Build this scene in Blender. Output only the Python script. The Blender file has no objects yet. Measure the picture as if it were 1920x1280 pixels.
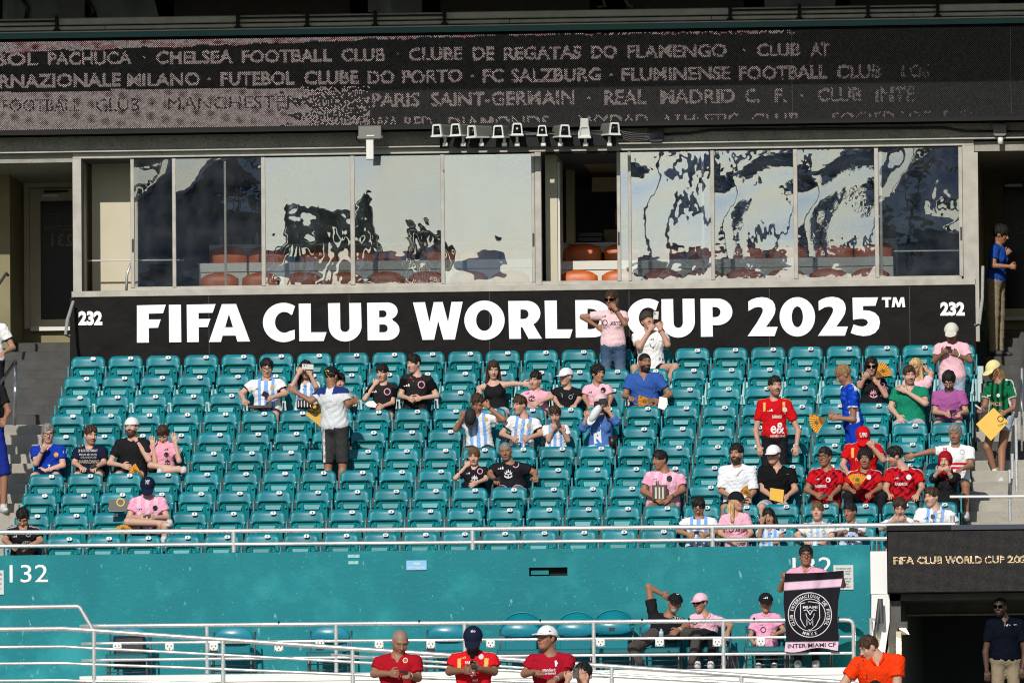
import bpy, math, random
import numpy as np
from mathutils import Vector, Matrix
from mathutils.geometry import tessellate_polygon
from mathutils.bvhtree import BVHTree
R_ = math.radians
scene = bpy.context.scene
COL = scene.collection
random.seed(7); np.random.seed(7)

# ------------------------------------------------------------------ camera
FPX, YAW, PITCH, ROLL = 22871.3, 0.07457, 0.07, 0.00854
CAM = np.array([12.20253, -155.0, -8.45203])
cy_, sy_, cp_, sp_ = math.cos(YAW), math.sin(YAW), math.cos(PITCH), math.sin(PITCH)
rt0 = np.array([cy_, sy_, 0.0]); fh = np.array([-sy_, cy_, 0.0]); zz = np.array([0, 0, 1.0])
fw = fh*cp_ + zz*sp_; up0 = -fh*sp_ + zz*cp_
RT = rt0*math.cos(ROLL) - up0*math.sin(ROLL)
UP = rt0*math.sin(ROLL) + up0*math.cos(ROLL)
cam = bpy.data.objects.new('camera', bpy.data.cameras.new('camera')); COL.objects.link(cam)
M = Matrix(((RT[0], UP[0], -fw[0], CAM[0]), (RT[1], UP[1], -fw[1], CAM[1]), (RT[2], UP[2], -fw[2], CAM[2]), (0, 0, 0, 1)))
cam.matrix_world = M
cam.data.sensor_width = 36.0; cam.data.lens = FPX/1920*36; cam.data.clip_start = 1.0; cam.data.clip_end = 3000
scene.camera = cam
# ------------------------------------------------------------------ light
SUN_EL, SUN_AZ = R_(31), R_(-9)     # azimuth measured from the camera side towards image left
sdir = Vector((math.sin(SUN_AZ)*math.cos(SUN_EL), -math.cos(SUN_AZ)*math.cos(SUN_EL), math.sin(SUN_EL)))
world = bpy.data.worlds.new('World'); scene.world = world; world.use_nodes = True
wn = world.node_tree; bg = wn.nodes['Background']
sky = wn.nodes.new('ShaderNodeTexSky'); sky.sky_type = 'NISHITA'; sky.sun_disc = False
sky.sun_elevation = SUN_EL; sky.sun_rotation = math.atan2(sdir.x, sdir.y)
sky.air_density = 1.0; sky.dust_density = .6
wn.links.new(sky.outputs[0], bg.inputs[0]); bg.inputs[1].default_value = 0.08
sun = bpy.data.objects.new('sun', bpy.data.lights.new('sun', 'SUN')); COL.objects.link(sun)
sun.data.energy = 3.7; sun.data.angle = R_(0.5); sun.data.color = (1.0, 0.95, 0.88)
sun.rotation_euler = sdir.to_track_quat('Z', 'Y').to_euler()
sun.location = (0, -40, 60)
scene.view_settings.view_transform = 'Standard'; scene.view_settings.look = 'None'
scene.view_settings.exposure = 0.0; scene.view_settings.gamma = 1.0
scene.render.engine = 'CYCLES'
scene.cycles.filter_width = 1.1; scene.cycles.max_bounces = 6; scene.cycles.transparent_max_bounces = 12

# ------------------------------------------------------------------ helpers
def ray(px, py):
    d = fw*FPX + RT*(px-960) + UP*(640-py)
    return d/np.linalg.norm(d)
def at(px, py, Y):
    d = ray(px, py); t = (Y-CAM[1])/d[1]
    return CAM + d*t
def proj(p):
    v = np.asarray(p)-CAM; F = v@fw
    return 960+FPX*(v@RT)/F, 640-FPX*(v@UP)/F
def PX(Y=0): return FPX/(Y+155.0)          # pixels per metre
def zat(py, Y, px=960): return float(at(px, py, Y)[2])
def xat(px, Y, py=640): return float(at(px, py, Y)[0])

def tag(o, label=None, cat=None, group=None, kind=None):
    if label: o['label'] = label
    if cat: o['category'] = cat
    if group: o['group'] = group
    if kind: o['kind'] = kind
    return o
def empty(name, loc=(0, 0, 0), label=None, cat=None, group=None, rz=0):
    o = bpy.data.objects.new(name, None); COL.objects.link(o)
    o.location = loc; o.rotation_euler = (0, 0, rz); o.empty_display_size = .1
    return tag(o, label, cat, group)
def meshobj(name, me, mat=None, parent=None):
    o = bpy.data.objects.new(name, me); COL.objects.link(o)
    if mat is not None and not me.materials: me.materials.append(mat)
    if parent is not None: o.parent = parent
    return o
class MB:
    """collects simple shapes into one mesh"""
    def __init__(s): s.v = []; s.f = []
    def add(s, vs, fs):
        n = len(s.v); s.v += [tuple(map(float, v)) for v in vs]; s.f += [tuple(i+n for i in f) for f in fs]; return s
    def box(s, x0, x1, y0, y1, z0, z1, bev=0):
        if bev > 0: return s.bbox(x0, x1, y0, y1, z0, z1, bev)
        v = [(x, y, z) for z in (z0, z1) for y in (y0, y1) for x in (x0, x1)]
        return s.add(v, [(0, 2, 3, 1), (4, 5, 7, 6), (0, 1, 5, 4), (2, 6, 7, 3), (0, 4, 6, 2), (1, 3, 7, 5)])
    def bbox(s, x0, x1, y0, y1, z0, z1, b):
        # box with chamfered vertical & horizontal edges seen from the front
        def ring(x0, x1, z0, z1, y): return [(x0, y, z0), (x1, y, z0), (x1, y, z1), (x0, y, z1)]
        v = ring(x0+b, x1-b, z0+b, z1-b, y0)+ring(x0, x1, z0, z1, y0+b)+ring(x0, x1, z0, z1, y1-b)+ring(x0+b, x1-b, z0+b, z1-b, y1)
        f = [(0, 1, 2, 3), (15, 14, 13, 12)]
        for k in range(3):
            for i in range(4):
                j = (i+1) % 4; f.append((4*k+i, 4*k+4+i, 4*k+4+j, 4*k+j))
        return s.add(v, f)
    def tube(s, pts, r, n=10, cap=True):
        pts = [np.array(p, float) for p in pts]; rr = r if hasattr(r, '__len__') else [r]*len(pts)
        vs = []; prev = None
        for i, p in enumerate(pts):
            t = (pts[min(i+1, len(pts)-1)]-pts[max(i-1, 0)]); t = t/(np.linalg.norm(t)+1e-9)
            if prev is None:
                a = np.array([0, 0, 1.]) if abs(t[2]) < .9 else np.array([0, 1., 0])
                u = np.cross(t, a)
            else: u = prev-t*np.dot(prev, t)
            u = u/np.linalg.norm(u); prev = u; w = np.cross(t, u)
            # mitre: widen at bends
            for k in range(n):
                a = 2*math.pi*k/n; vs.append(p+(u*math.cos(a)+w*math.sin(a))*rr[i])
        fs = []
        for i in range(len(pts)-1):
            for k in range(n):
                k2 = (k+1) % n; fs.append((i*n+k, (i+1)*n+k, (i+1)*n+k2, i*n+k2))
        if cap: fs.append(tuple(range(n))); fs.append(tuple((len(pts)-1)*n+k for k in reversed(range(n))))
        return s.add(vs, fs)
    def poly(s, outer, holes=(), y0=0., y1=None):
        """outline in (x,z); front at y0, back at y1"""
        loops = [[Vector((p[0], p[1], 0)) for p in l] for l in [outer]+list(holes)]
        flat = [p for l in loops for p in l]; tr = tessellate_polygon(loops)
        vs = [(p.x, y0, p.y) for p in flat]; fs = []
        for t in tr:
            a, b, c = [flat[i] for i in t]
            ccw = (b.x-a.x)*(c.y-a.y)-(b.y-a.y)*(c.x-a.x) > 0
            fs.append(tuple(t) if ccw else tuple(reversed(t)))
        if y1 is not None:
            n = len(flat); vs += [(p.x, y1, p.y) for p in flat]; fs += [tuple(i+n for i in reversed(f)) for f in list(fs)]
            k = 0
            for l in loops:
                ar = sum(l[i].x*l[(i+1) % len(l)].y-l[(i+1) % len(l)].x*l[i].y for i in range(len(l)))
                for i in range(len(l)):
                    a, b = k+i, k+(i+1) % len(l)
                    outerl = (k == 0)
                    fl = (ar > 0) == outerl
                    fs.append((b, a, a+n, b+n) if fl else (a, b, b+n, a+n))
                k += len(l)
        return s.add(vs, fs)
    def mesh(s, name, smooth=False):
        me = bpy.data.meshes.new(name); me.from_pydata(s.v, [], s.f); me.update()
        if smooth:
            me.polygons.foreach_set('use_smooth', [True]*len(me.polygons))
        return me
    def build(s, name, mat, parent=None, smooth=False):
        return meshobj(name, s.mesh(name, smooth), mat, parent)
def smooth_by_angle(o, ang=40):
    try:
        o.data.set_sharp_from_angle(angle=R_(ang))
    except Exception: pass

# ------------------------------------------------------------------ materials
def srgb(r, g, b):
    f = lambda c: (c/255/12.92 if c/255 <= .04045 else ((c/255+.055)/1.055)**2.4)
    return (f(r), f(g), f(b), 1)
def mat(name, col=(.5, .5, .5), rough=.5, metal=0., spec=.5, noise=None, bump=None, emit=None):
    """noise=(scale, colour2, lo, hi, detail) mixes a second colour; bump=(scale,strength,dist)"""
    m = bpy.data.materials.new(name); m.use_nodes = True; nt = m.node_tree; b = nt.nodes['Principled BSDF']
    col = tuple(col)[:3]+(1,)
    b.inputs['Base Color'].default_value = col; b.inputs['Roughness'].default_value = rough
    b.inputs['Metallic'].default_value = metal; b.inputs['Specular IOR Level'].default_value = spec
    tc = nt.nodes.new('ShaderNodeTexCoord')
    if noise:
        layers = noise if isinstance(noise, list) else [noise]
        prev = None
        for (sc, c2, lo, hi, det) in layers:
            n = nt.nodes.new('ShaderNodeTexNoise'); n.inputs['Scale'].default_value = sc if not hasattr(sc, '__len__') else sc[0]
            n.inputs['Detail'].default_value = det
            if hasattr(sc, '__len__'):
                mp = nt.nodes.new('ShaderNodeMapping'); mp.inputs['Scale'].default_value = sc[1]
                nt.links.new(tc.outputs['Object'], mp.inputs[0]); nt.links.new(mp.outputs[0], n.inputs['Vector'])
            else: nt.links.new(tc.outputs['Object'], n.inputs['Vector'])
            mr = nt.nodes.new('ShaderNodeMapRange'); mr.inputs[1].default_value = lo; mr.inputs[2].default_value = hi
            nt.links.new(n.outputs['Fac'], mr.inputs[0])
            mx = nt.nodes.new('ShaderNodeMix'); mx.data_type = 'RGBA'
            nt.links.new(mr.outputs[0], mx.inputs[0])
            if prev is None: mx.inputs[6].default_value = col
            else: nt.links.new(prev, mx.inputs[6])
            mx.inputs[7].default_value = tuple(c2)[:3]+(1,)
            prev = mx.outputs[2]
        nt.links.new(prev, b.inputs['Base Color'])
    if bump:
        n = nt.nodes.new('ShaderNodeTexNoise'); n.inputs['Scale'].default_value = bump[0]; n.inputs['Detail'].default_value = 4
        nt.links.new(tc.outputs['Object'], n.inputs['Vector'])
        bp = nt.nodes.new('ShaderNodeBump'); bp.inputs['Strength'].default_value = bump[1]; bp.inputs['Distance'].default_value = bump[2]
        nt.links.new(n.outputs['Fac'], bp.inputs['Height']); nt.links.new(bp.outputs[0], b.inputs['Normal'])
    if emit:
        b.inputs['Emission Color'].default_value = tuple(emit[0])[:3]+(1,); b.inputs['Emission Strength'].default_value = emit[1]
    return m
def attrmat(name, rough=.6, spec=.3, bump=None, emit=0., sheen=0., attr='Col'):
    m = mat(name, rough=rough, spec=spec, bump=bump); nt = m.node_tree; b = nt.nodes['Principled BSDF']
    a = nt.nodes.new('ShaderNodeAttribute'); a.attribute_name = attr
    nt.links.new(a.outputs['Color'], b.inputs['Base Color'])
    if emit:
        nt.links.new(a.outputs['Color'], b.inputs['Emission Color']); b.inputs['Emission Strength'].default_value = emit
        b.inputs['Base Color'].default_value = (0.01, .01, .01, 1)
        for l in list(b.inputs['Base Color'].links): nt.links.remove(l)
    if sheen: b.inputs['Sheen Weight'].default_value = sheen
    return m
def vary(m, lo=.80, hi=1.12):
    nt = m.node_tree; b = nt.nodes['Principled BSDF']; oi = nt.nodes.new('ShaderNodeObjectInfo'); mr = nt.nodes.new('ShaderNodeMapRange')
    mr.inputs[3].default_value = lo; mr.inputs[4].default_value = hi; nt.links.new(oi.outputs['Random'], mr.inputs[0])
    hs = nt.nodes.new('ShaderNodeHueSaturation'); l = b.inputs['Base Color'].links[0]; src = l.from_socket; nt.links.remove(l)
    nt.links.new(mr.outputs[0], hs.inputs['Value']); nt.links.new(src, hs.inputs['Color']); nt.links.new(hs.outputs[0], b.inputs['Base Color'])
TEAL = (.002, .175, .225)
M_ = {}
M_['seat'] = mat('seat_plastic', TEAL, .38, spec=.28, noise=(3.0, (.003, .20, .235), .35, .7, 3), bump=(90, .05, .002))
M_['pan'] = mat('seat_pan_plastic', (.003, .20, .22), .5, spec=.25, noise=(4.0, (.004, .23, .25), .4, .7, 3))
M_['tray'] = mat('sunlit_seat_underside', (.09, .33, .35), .6, noise=(14., (.07, .28, .3), .4, .7, 3))  # same plastic as the pan, paler to paint in sunlight on the shelf
M_['bracket'] = mat('painted_bracket', (.04, .33, .40), .35, noise=(20., (.02, .24, .28), .4, .7, 3))
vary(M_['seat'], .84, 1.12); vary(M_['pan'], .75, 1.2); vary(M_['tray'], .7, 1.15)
M_['white'] = mat('white_paint', (.78, .78, .76), .45)
M_['plate'] = mat('white_plate', (.85, .85, .85), .4)
M_['ink'] = mat('black_ink', (.015, .015, .015), .6)
M_['tealwall'] = mat('teal_painted_concrete', (.002, .17, .195), .6, spec=.25,
    noise=[(.8, (.003, .205, .23), .35, .7, 5), (2.3, (.006, .235, .26), .55, .8, 6), ((7., (1, 1, 2.5)), (.012, .25, .27), .58, .80, 9), (40., (.40, .62, .62), .685, .72, 12), ((13., (1, 1, .45)), (.16, .42, .43), .66, .72, 12), (1.6, (.02, .27, .29), .56, .74, 10), ((1., (1, 1, .12)), (.002, .14, .165), .5, .8, 4)], bump=(22, .35, .01))
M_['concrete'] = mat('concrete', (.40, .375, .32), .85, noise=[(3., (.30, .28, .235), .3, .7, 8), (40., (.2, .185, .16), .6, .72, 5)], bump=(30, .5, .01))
M_['terrace'] = mat('dark_terrace_concrete', (.11, .105, .09), .9, noise=(6., (.07, .065, .055), .4, .7, 6))
M_['coated'] = mat('grey_coated_concrete', (.045, .044, .042), .7, noise=[(5., (.07, .068, .062), .4, .75, 8), (70., (.45, .43, .4), .72, .76, 3)], bump=(60, .5, .008))
M_['beam'] = mat('grey_stucco', (.40, .38, .33), .9, noise=[(4., (.30, .28, .25), .3, .7, 7), (70., (.10, .09, .08), .58, .66, 4)], bump=(110, .9, .012))
M_['alu'] = mat('aluminium_frame', (.42, .40, .35), .45, metal=.15, noise=((6., (1, 1, 1)), (.33, .31, .27), .35, .7, 5))
M_['steel'] = mat('brushed_steel_rail', (.72, .72, .70), .33, metal=.55, noise=(30., (.55, .55, .53), .4, .7, 4))
M_['steel_dark'] = mat('grey_steel_rail', (.12, .12, .12), .4, metal=.6)
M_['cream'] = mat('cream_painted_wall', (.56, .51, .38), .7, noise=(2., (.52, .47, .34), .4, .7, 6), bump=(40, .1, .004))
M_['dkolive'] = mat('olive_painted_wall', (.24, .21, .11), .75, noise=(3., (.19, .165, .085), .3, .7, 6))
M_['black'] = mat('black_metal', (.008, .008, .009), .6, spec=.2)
M_['blackp'] = mat('black_plastic', (.018, .018, .02), .4)
M_['banner'] = mat('black_vinyl_banner', (.0115, .0105, .009), .75, spec=.15, noise=(5., (.008, .0075, .007), .3, .7, 6), bump=(2.6, .8, .07))
M_['bannerw'] = mat('white_banner_print', (.86, .86, .90), .55)
M_['greenstrip'] = mat('teal_fascia_paint', (.003, .10, .10), .4)
M_['cameral'] = mat('grey_camera_housing', (.16, .16, .14), .5)
M_['camwhite'] = mat('white_camera_trim', (.7, .7, .66), .45)
M_['glassdk'] = mat('dark_lens_glass', (.004, .004, .005), .25, spec=.2)
M_['orange'] = mat('orange_leather', (.55, .115, .012), .45, noise=(8., (.42, .085, .01), .4, .7, 5), bump=(60, .15, .004))
M_['counter'] = mat('white_counter', (.62, .62, .56), .5)
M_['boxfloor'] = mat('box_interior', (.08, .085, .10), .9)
M_['ceiling'] = mat('ceiling_tile', (.35, .28, .16), .9, bump=(60, .3, .01))
M_['cardboard'] = mat('carton_board', (.3, .22, .15), .8)
M_['led'] = mat('led_panel_face', (.007, .007, .0065), .9, spec=.0)
M_['leddots'] = attrmat('led_dots', .6, .2, emit=1.0)
M_['grass'] = mat('pitch_grass', (.03, .09, .02), .9)
M_['farstand'] = mat('far_stand_concrete', (.10, .11, .14), .9, noise=(.12, (.40, .42, .48), .45, .6, 4))
M_['lampface'] = mat('lamp_diffuser', (1, 1, 1), .5, emit=((1.0, .9, .68), 6.0))
M_['bluesign'] = mat('blue_notice', (.22, .48, .72), .5)
M_['noticew'] = mat('notice_white', (.55, .58, .56), .5)
M_['outlet'] = mat('outlet_cover', (.72, .73, .70), .4)
def glass_mat(name, tint, refl, bscale, bstr):
    m = bpy.data.materials.new(name); m.use_nodes = True; nt = m.node_tree; nt.nodes.clear()
    out = nt.nodes.new('ShaderNodeOutputMaterial'); mx = nt.nodes.new('ShaderNodeMixShader')
    tr = nt.nodes.new('ShaderNodeBsdfTransparent'); gl = nt.nodes.new('ShaderNodeBsdfGlossy')
    tr.inputs[0].default_value = tuple(tint)+(1,); gl.inputs['Roughness'].default_value = .0; gl.inputs[0].default_value = (.76, .85, 1, 1)
    tc = nt.nodes.new('ShaderNodeTexCoord'); n = nt.nodes.new('ShaderNodeTexNoise'); n.inputs['Scale'].default_value = bscale
    n.inputs['Detail'].default_value = .6; n.inputs['Roughness'].default_value = .3; n.inputs['Distortion'].default_value = .6
    bp = nt.nodes.new('ShaderNodeBump'); bp.inputs['Strength'].default_value = 1.0; bp.inputs['Distance'].default_value = bstr
    nt.links.new(tc.outputs['Object'], n.inputs['Vector']); nt.links.new(n.outputs['Fac'], bp.inputs['Height'])
    nt.links.new(bp.outputs[0], gl.inputs['Normal']); mx.inputs[0].default_value = refl
    nt.links.new(tr.outputs[0], mx.inputs[1]); nt.links.new(gl.outputs[0], mx.inputs[2])
    df = nt.nodes.new('ShaderNodeBsdfDiffuse'); df.inputs[0].default_value = (.6, .62, .62, 1); m2 = nt.nodes.new('ShaderNodeMixShader')
    n2 = nt.nodes.new('ShaderNodeTexNoise'); n2.inputs['Scale'].default_value = 3.5; n2.inputs['Detail'].default_value = 8; nt.links.new(tc.outputs['Object'], n2.inputs['Vector'])
    mr = nt.nodes.new('ShaderNodeMapRange'); mr.inputs[1].default_value = .35; mr.inputs[2].default_value = .75; mr.inputs[3].default_value = .002; mr.inputs[4].default_value = .032
    nt.links.new(n2.outputs['Fac'], mr.inputs[0]); nt.links.new(mr.outputs[0], m2.inputs[0]); nt.links.new(mx.outputs[0], m2.inputs[1]); nt.links.new(df.outputs[0], m2.inputs[2]); nt.links.new(m2.outputs[0], out.inputs[0])
    na = nt.nodes.new('ShaderNodeTexNoise'); na.inputs['Scale'].default_value = bscale*3.4; na.inputs['Detail'].default_value = 2; nt.links.new(tc.outputs['Object'], na.inputs['Vector'])
    b2 = nt.nodes.new('ShaderNodeBump'); b2.inputs['Strength'].default_value = 1.0; b2.inputs['Distance'].default_value = bstr*.055; nt.links.new(na.outputs['Fac'], b2.inputs['Height'])
    nt.links.new(bp.outputs[0], b2.inputs['Normal']); nt.links.new(b2.outputs[0], gl.inputs['Normal'])
    return m

# ------------------------------------------------------------------ text
_tc = {}
def text_tris(txt, bold=0.0, space=1.0):
    """2D triangulated text; returns (verts Nx2 normalised so that height of caps=1 and x from 0), tris"""
    k = (txt, bold, space)
    if k in _tc: return _tc[k]
    cu = bpy.data.curves.new('txt', 'FONT'); cu.body = txt; cu.size = 1.0; cu.resolution_u = 3; cu.offset = bold; cu.space_character = space
    o = bpy.data.objects.new('txt', cu); me = bpy.data.meshes.new_from_object(o)
    v = np.array([p.co[:2] for p in me.vertices]); me.calc_loop_triangles()
    t = np.array([p.vertices[:] for p in me.loop_triangles])
    bpy.data.objects.remove(o); bpy.data.curves.remove(cu); bpy.data.meshes.remove(me)
    v = v-v.min(0); w = v.max(0); v = v/w
    _tc[k] = (v, t, w[0]/w[1]); return _tc[k]
def text_obj(name, txt, x0, x1, z0, z1, y, m, parent=None, bold=.0, rot=0, space=1.0):
    v, t, _ = text_tris(txt, bold, space)
    vs = [(x0+(x1-x0)*a, y, z0+(z1-z0)*b) for a, b in v]
    return MB().add(vs, [tuple(q) for q in t]).build(name, m, parent)
# ================================================================== terrace
zs = [2.83053, 2.50681, 2.19839, 1.89864, 1.57548, 1.27802, 0.95441, 0.65511, 0.34575, 0.0]
DEP = 0.84
PLH = 0.78                                  # number plate height above the tread
def rowY(r): return (10-r)*DEP
def rowF(r): return zs[r-1]-PLH
XL, XR = -7.2, 6.95                        # terrace reaches the aisles
def block(name, x0, x1, y0, y1, z0, z1, m, parent=None, bev=0):
    return MB().box(x0, x1, y0, y1, z0, z1, bev).build(name, m, parent)
terr = empty('seating_terrace', (0, 0, 0)); tag(terr, kind='structure')
for r in range(1, 11):
    z = rowF(r)
    y1 = rowY(r)+.16 if r > 1 else 8.02
    block('terrace_step', -5.93, 6.32, rowY(r)-.68+.0, y1, z-(.6 if r < 9 else .10 if r == 10 else .42), z, M_['terrace'], terr)
# aisle stairs on both sides: two steps per row, dark coated above, bare concrete below
def stairs(name, x0, x1):
    st = empty(name, (0, 0, 0)); tag(st, kind='structure')
    for i in range(0, 27):
        r = 10-i/2
        z = np.interp(i/2, [0, 1, 2, 3, 4, 5, 6, 7, 8, 9], [rowF(q) for q in range(10, 0, -1)])
        if i < 0: z = rowF(10)+i*.16
        if i > 18: z = rowF(1)+(i-18)*.15
        y0 = i*DEP/2-.52
        dark = i >= 18
        if x0 > 0 and 13 <= i <= 14: dark = True
        y1 = y0+DEP/2+.02 if i < 26 else y0+1.4
        block('step', x0, x1, y0, y1, z-(.45 if i > 1 else .12), z, M_['coated'] if dark else M_['concrete'], st, bev=.012)
    return rowF(1)+8*.15
ztop = stairs('stairway_left', -8.6, -5.935)
stairs('stairway_right', 6.325, 8.4)

# ------------------------------------------------------------------ seats
def outline_panel(w, h, R, n=6):
    pts = [(-w/2, 0), (w/2, 0)]
    for i in range(n+1):
        a = math.pi/2*i/n; pts.append((w/2-R+R*math.cos(a), h-R+R*math.sin(a)))
    for i in range(n+1):
        a = math.pi/2+math.pi/2*i/n; pts.append((-w/2+R+R*math.cos(a), h-R+R*math.sin(a)))
    return pts
def backrest_mesh():
    mb = MB(); nu, H, R, W = 12, .37, .085, .458
    zsamp = [0, .05, .12, .2, .27, .30, .325, .345, .36, .368, .37]
    vs = []; 
    for side in (0, 1):
        for z in zsamp:
            d = H-z; w = W/2 if d > R else W/2-R+math.sqrt(max(0, R*R-(R-d)**2))
            if z < .2: w -= (.2-z)*.12
            for i in range(nu+1):
                u = -1+2*i/nu; x = u*w
                y = .05*z/H-.034*(x/.229)**2 + .034
                lip = max(0, (z-.325)/.045); y += .022*lip*lip
                edge = max(0, (abs(u)-.88)/.12); y += .012*edge*edge
                y += .014 if side else 0
                vs.append((x, y, z+.44))
    nz = len(zsamp); n1 = nu+1; fs = []
    for j in range(nz-1):
        for i in range(nu):
            a = j*n1+i; fs.append((a, a+1, a+n1+1, a+n1)); b = a+nz*n1; fs.append((b, b+n1, b+n1+1, b+1))
    o = nz*n1
    for j in range(nz-1):
        a = j*n1; fs.append((a, a+n1, a+n1+o, a+o)); a = j*n1+nu; fs.append((a, a+o, a+n1+o, a+n1))
    for i in range(nu):
        a = (nz-1)*n1+i; fs.append((a, a+1, a+1+o, a+o)); a = i; fs.append((a+1, a, a+o, a+1+o))
    mb.add(vs, fs)
    return mb.mesh('backrest', True)
def pan_meshes():
    # folded pan, hinge-local: hinge at origin, pan rises to z=.225 and leans forward (-y)
    H, W, R, L = .232, .40, .055, .048
    mb = MB()
    def P(x, z, d): return (x, -L*z/H-d, z)      # d = proud toward the viewer
    inner = outline_panel(W-.03, H-.014, R-.012)
    outer = outline_panel(W, H, R)
    loops = [[Vector((a, b, 0)) for a, b in inner]]
    tr = tessellate_polygon(loops)
    n = len(inner)
    vs = [P(a, b, .0) for a, b in inner]; fs = []
    for t in tr:
        A, B, C = [inner[i] for i in t]
        ccw = (B[0]-A[0])*(C[1]-A[1])-(B[1]-A[1])*(C[0]-A[0]) > 0
        fs.append(tuple(t) if ccw else tuple(reversed(t)))
    mb.add(vs, fs)
    # rim: inner wall, front lip, outer wall
    v = [P(a, b, 0) for a, b in inner]+[P(a, b, .030) for a, b in inner]+[P(a, b, .034) for a, b in outer]+[P(a, b+.004, -.012) for a, b in outer]
    f = []
    for i in range(1, n-0):
        j = (i+1) % n
        f += [(i, j, n+j, n+i), (n+i, n+j, 2*n+j, 2*n+i), (2*n+i, 2*n+j, 3*n+j, 3*n+i)]
    f.append(tuple(3*n+i for i in reversed(range(n))))
    mb.add(v, f)
    # stiffening ribs
    for s in (-1, 1):
        x = s*.118
        for (xa, xb) in ((x-.012, x+.012),):
            v = [P(xa, .0, .0), P(xb, .0, .0), P(xb, H-.03, .0), P(xa, H-.03, .0), P(xa, .0, .018), P(xb, .0, .018), P(xb, H-.03, .022), P(xa, H-.03, .022)]
            mb.add(v, [(4, 5, 6, 7), (0, 4, 7, 3), (1, 2, 6, 5), (3, 7, 6, 2)])
    pan = mb.mesh('seat_pan', False)
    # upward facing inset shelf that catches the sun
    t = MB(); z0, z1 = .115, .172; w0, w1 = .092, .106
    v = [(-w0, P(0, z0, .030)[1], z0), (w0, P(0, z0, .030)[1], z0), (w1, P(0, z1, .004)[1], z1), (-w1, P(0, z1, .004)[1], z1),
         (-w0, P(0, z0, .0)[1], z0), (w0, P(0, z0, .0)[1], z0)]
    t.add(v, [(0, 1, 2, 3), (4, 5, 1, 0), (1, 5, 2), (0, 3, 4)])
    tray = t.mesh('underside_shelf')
    b = MB()
    y = P(0, .145, .02)[1]
    b.tube([(0, y+.02, .145), (0, y-.006, .145)], .013, 8)
    return pan, tray, b.mesh('bolt', True)
def openpan_mesh():
    mb = MB(); mb.bbox(-.2, .2, -.40, .0, -.02, .02, .012); return mb.mesh('seat_pan')
def bracket_mesh():
    mb = MB()
    mb.bbox(-.010, .010, -.075, -.02, .40, .665, .004)
    mb.bbox(-.014, .014, -.11, -.02, .385, .435, .008)
    mb.box(-.006, .006, -.02, .05, .0, .62)
    mb.box(-.02, .02, -.10, .06, .0, .012)
    return mb.mesh('side_bracket')
def plate_mesh():
    mb = MB(); pts = []
    w, h, r = .072, .043, .021
    for cx, a0 in ((w/2-r, -90), (-w/2+r, 90)):
        for i in range(7):
            a = R_(a0+180*i/6); pts.append((cx+r*math.cos(a), r*math.sin(a)))
    mb.poly(pts, (), -.004, .0); return mb.mesh('number_plate')
BACK, (PAN, TRAY, BOLT), OPAN, BRACK, PLATE = backrest_mesh(), pan_meshes(), openpan_mesh(), bracket_mesh(), plate_mesh()
BACK.materials.append(M_['seat']); PAN.materials.append(M_['pan']); TRAY.materials.append(M_['tray']); BOLT.materials.append(M_['bracket'])
OPAN.materials.append(M_['seat']); BRACK.materials.append(M_['bracket']); PLATE.materials.append(M_['plate'])
NUM = {}
for k in range(1, 25):
    v, t, a = text_tris(str(k), .03)
    h = .027; w = h*a*1.0
    NUM[k] = MB().add([(w*(p-.5), -.0065, h*(q-.5)) for p, q in v], [tuple(x) for x in t]).mesh('seat_number'); NUM[k].materials.append(M_['ink'])
RIV = MB()
RIV.tube([(0, .0, .655), (0, -.016, .655)], .0065, 6)
RIV = RIV.mesh('rivet'); RIV.materials.append(M_['white'])
ORD = ['top', 'second', 'third', 'fourth', 'fifth', 'sixth', 'seventh', 'eighth', 'ninth', 'front']
OCC = {}          # (row, seat) -> occupied (pan down)
def occ(r, *ks):
    for k in ks: OCC[(r, k)] = 1
occ(3, 6, 7, 8, 9, 10, 12, 13, 14, 15, 16, 22, 23); occ(5, 12, 13, 14, 15); occ(1, 16); occ(4, 23, 24); occ(6, 1, 2, 3, 4)
occ(7, 12, 13, 22, 24); occ(8, 17, 19, 20, 21, 22, 23, 24); occ(9, 4); occ(10, 1, 18, 19, 20, 21, 22, 23, 24)
WORD = 'one two three four five six seven eight nine ten eleven twelve thirteen fourteen fifteen sixteen seventeen eighteen nineteen twenty twenty-one twenty-two twenty-three twenty-four'.split()
def make_seat(r, k):
    x = (k-12)*.508-.070; y = rowY(r)
    s = empty('stadium_seat', (x+random.uniform(-.004, .004), y, rowF(r)), rz=random.uniform(-.012, .012))
    state = 'occupied' if (r, k) in OCC else 'folded up'
    tag(s, f'{state} teal stadium seat with number plate {WORD[k-1]}, {ORD[r-1]} row'+(' from the top' if 1 < r < 10 else ''), 'seat', 'teal numbered stadium seats')
    def ch(n, me, par, loc=(0, 0, 0), rx=0):
        o = bpy.data.objects.new(n, me); COL.objects.link(o); o.parent = par; o.location = loc; o.rotation_euler = (rx, 0, 0); return o
    b = ch('backrest', BACK, s); [ch('rivet', RIV, b, (q*.212, 0, 0)) for q in (-1, 1)]
    if (r, k) in OCC: ch('seat_pan', OPAN, s, (0, .0, .44))
    else:
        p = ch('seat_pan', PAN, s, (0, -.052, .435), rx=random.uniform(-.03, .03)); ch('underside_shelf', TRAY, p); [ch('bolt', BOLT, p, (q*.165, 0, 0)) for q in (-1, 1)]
    ch('side_bracket', BRACK, s, (-.254, 0, 0))
    if k == 24: ch('side_bracket', BRACK, s, (.254, 0, 0))
    pl = ch('number_plate', PLATE, s, (.070, .036, PLH-.003)); ch('seat_number', NUM[k], pl)
    return s
for r in range(1, 11):
    for k in range(1, 25): make_seat(r, k)

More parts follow.
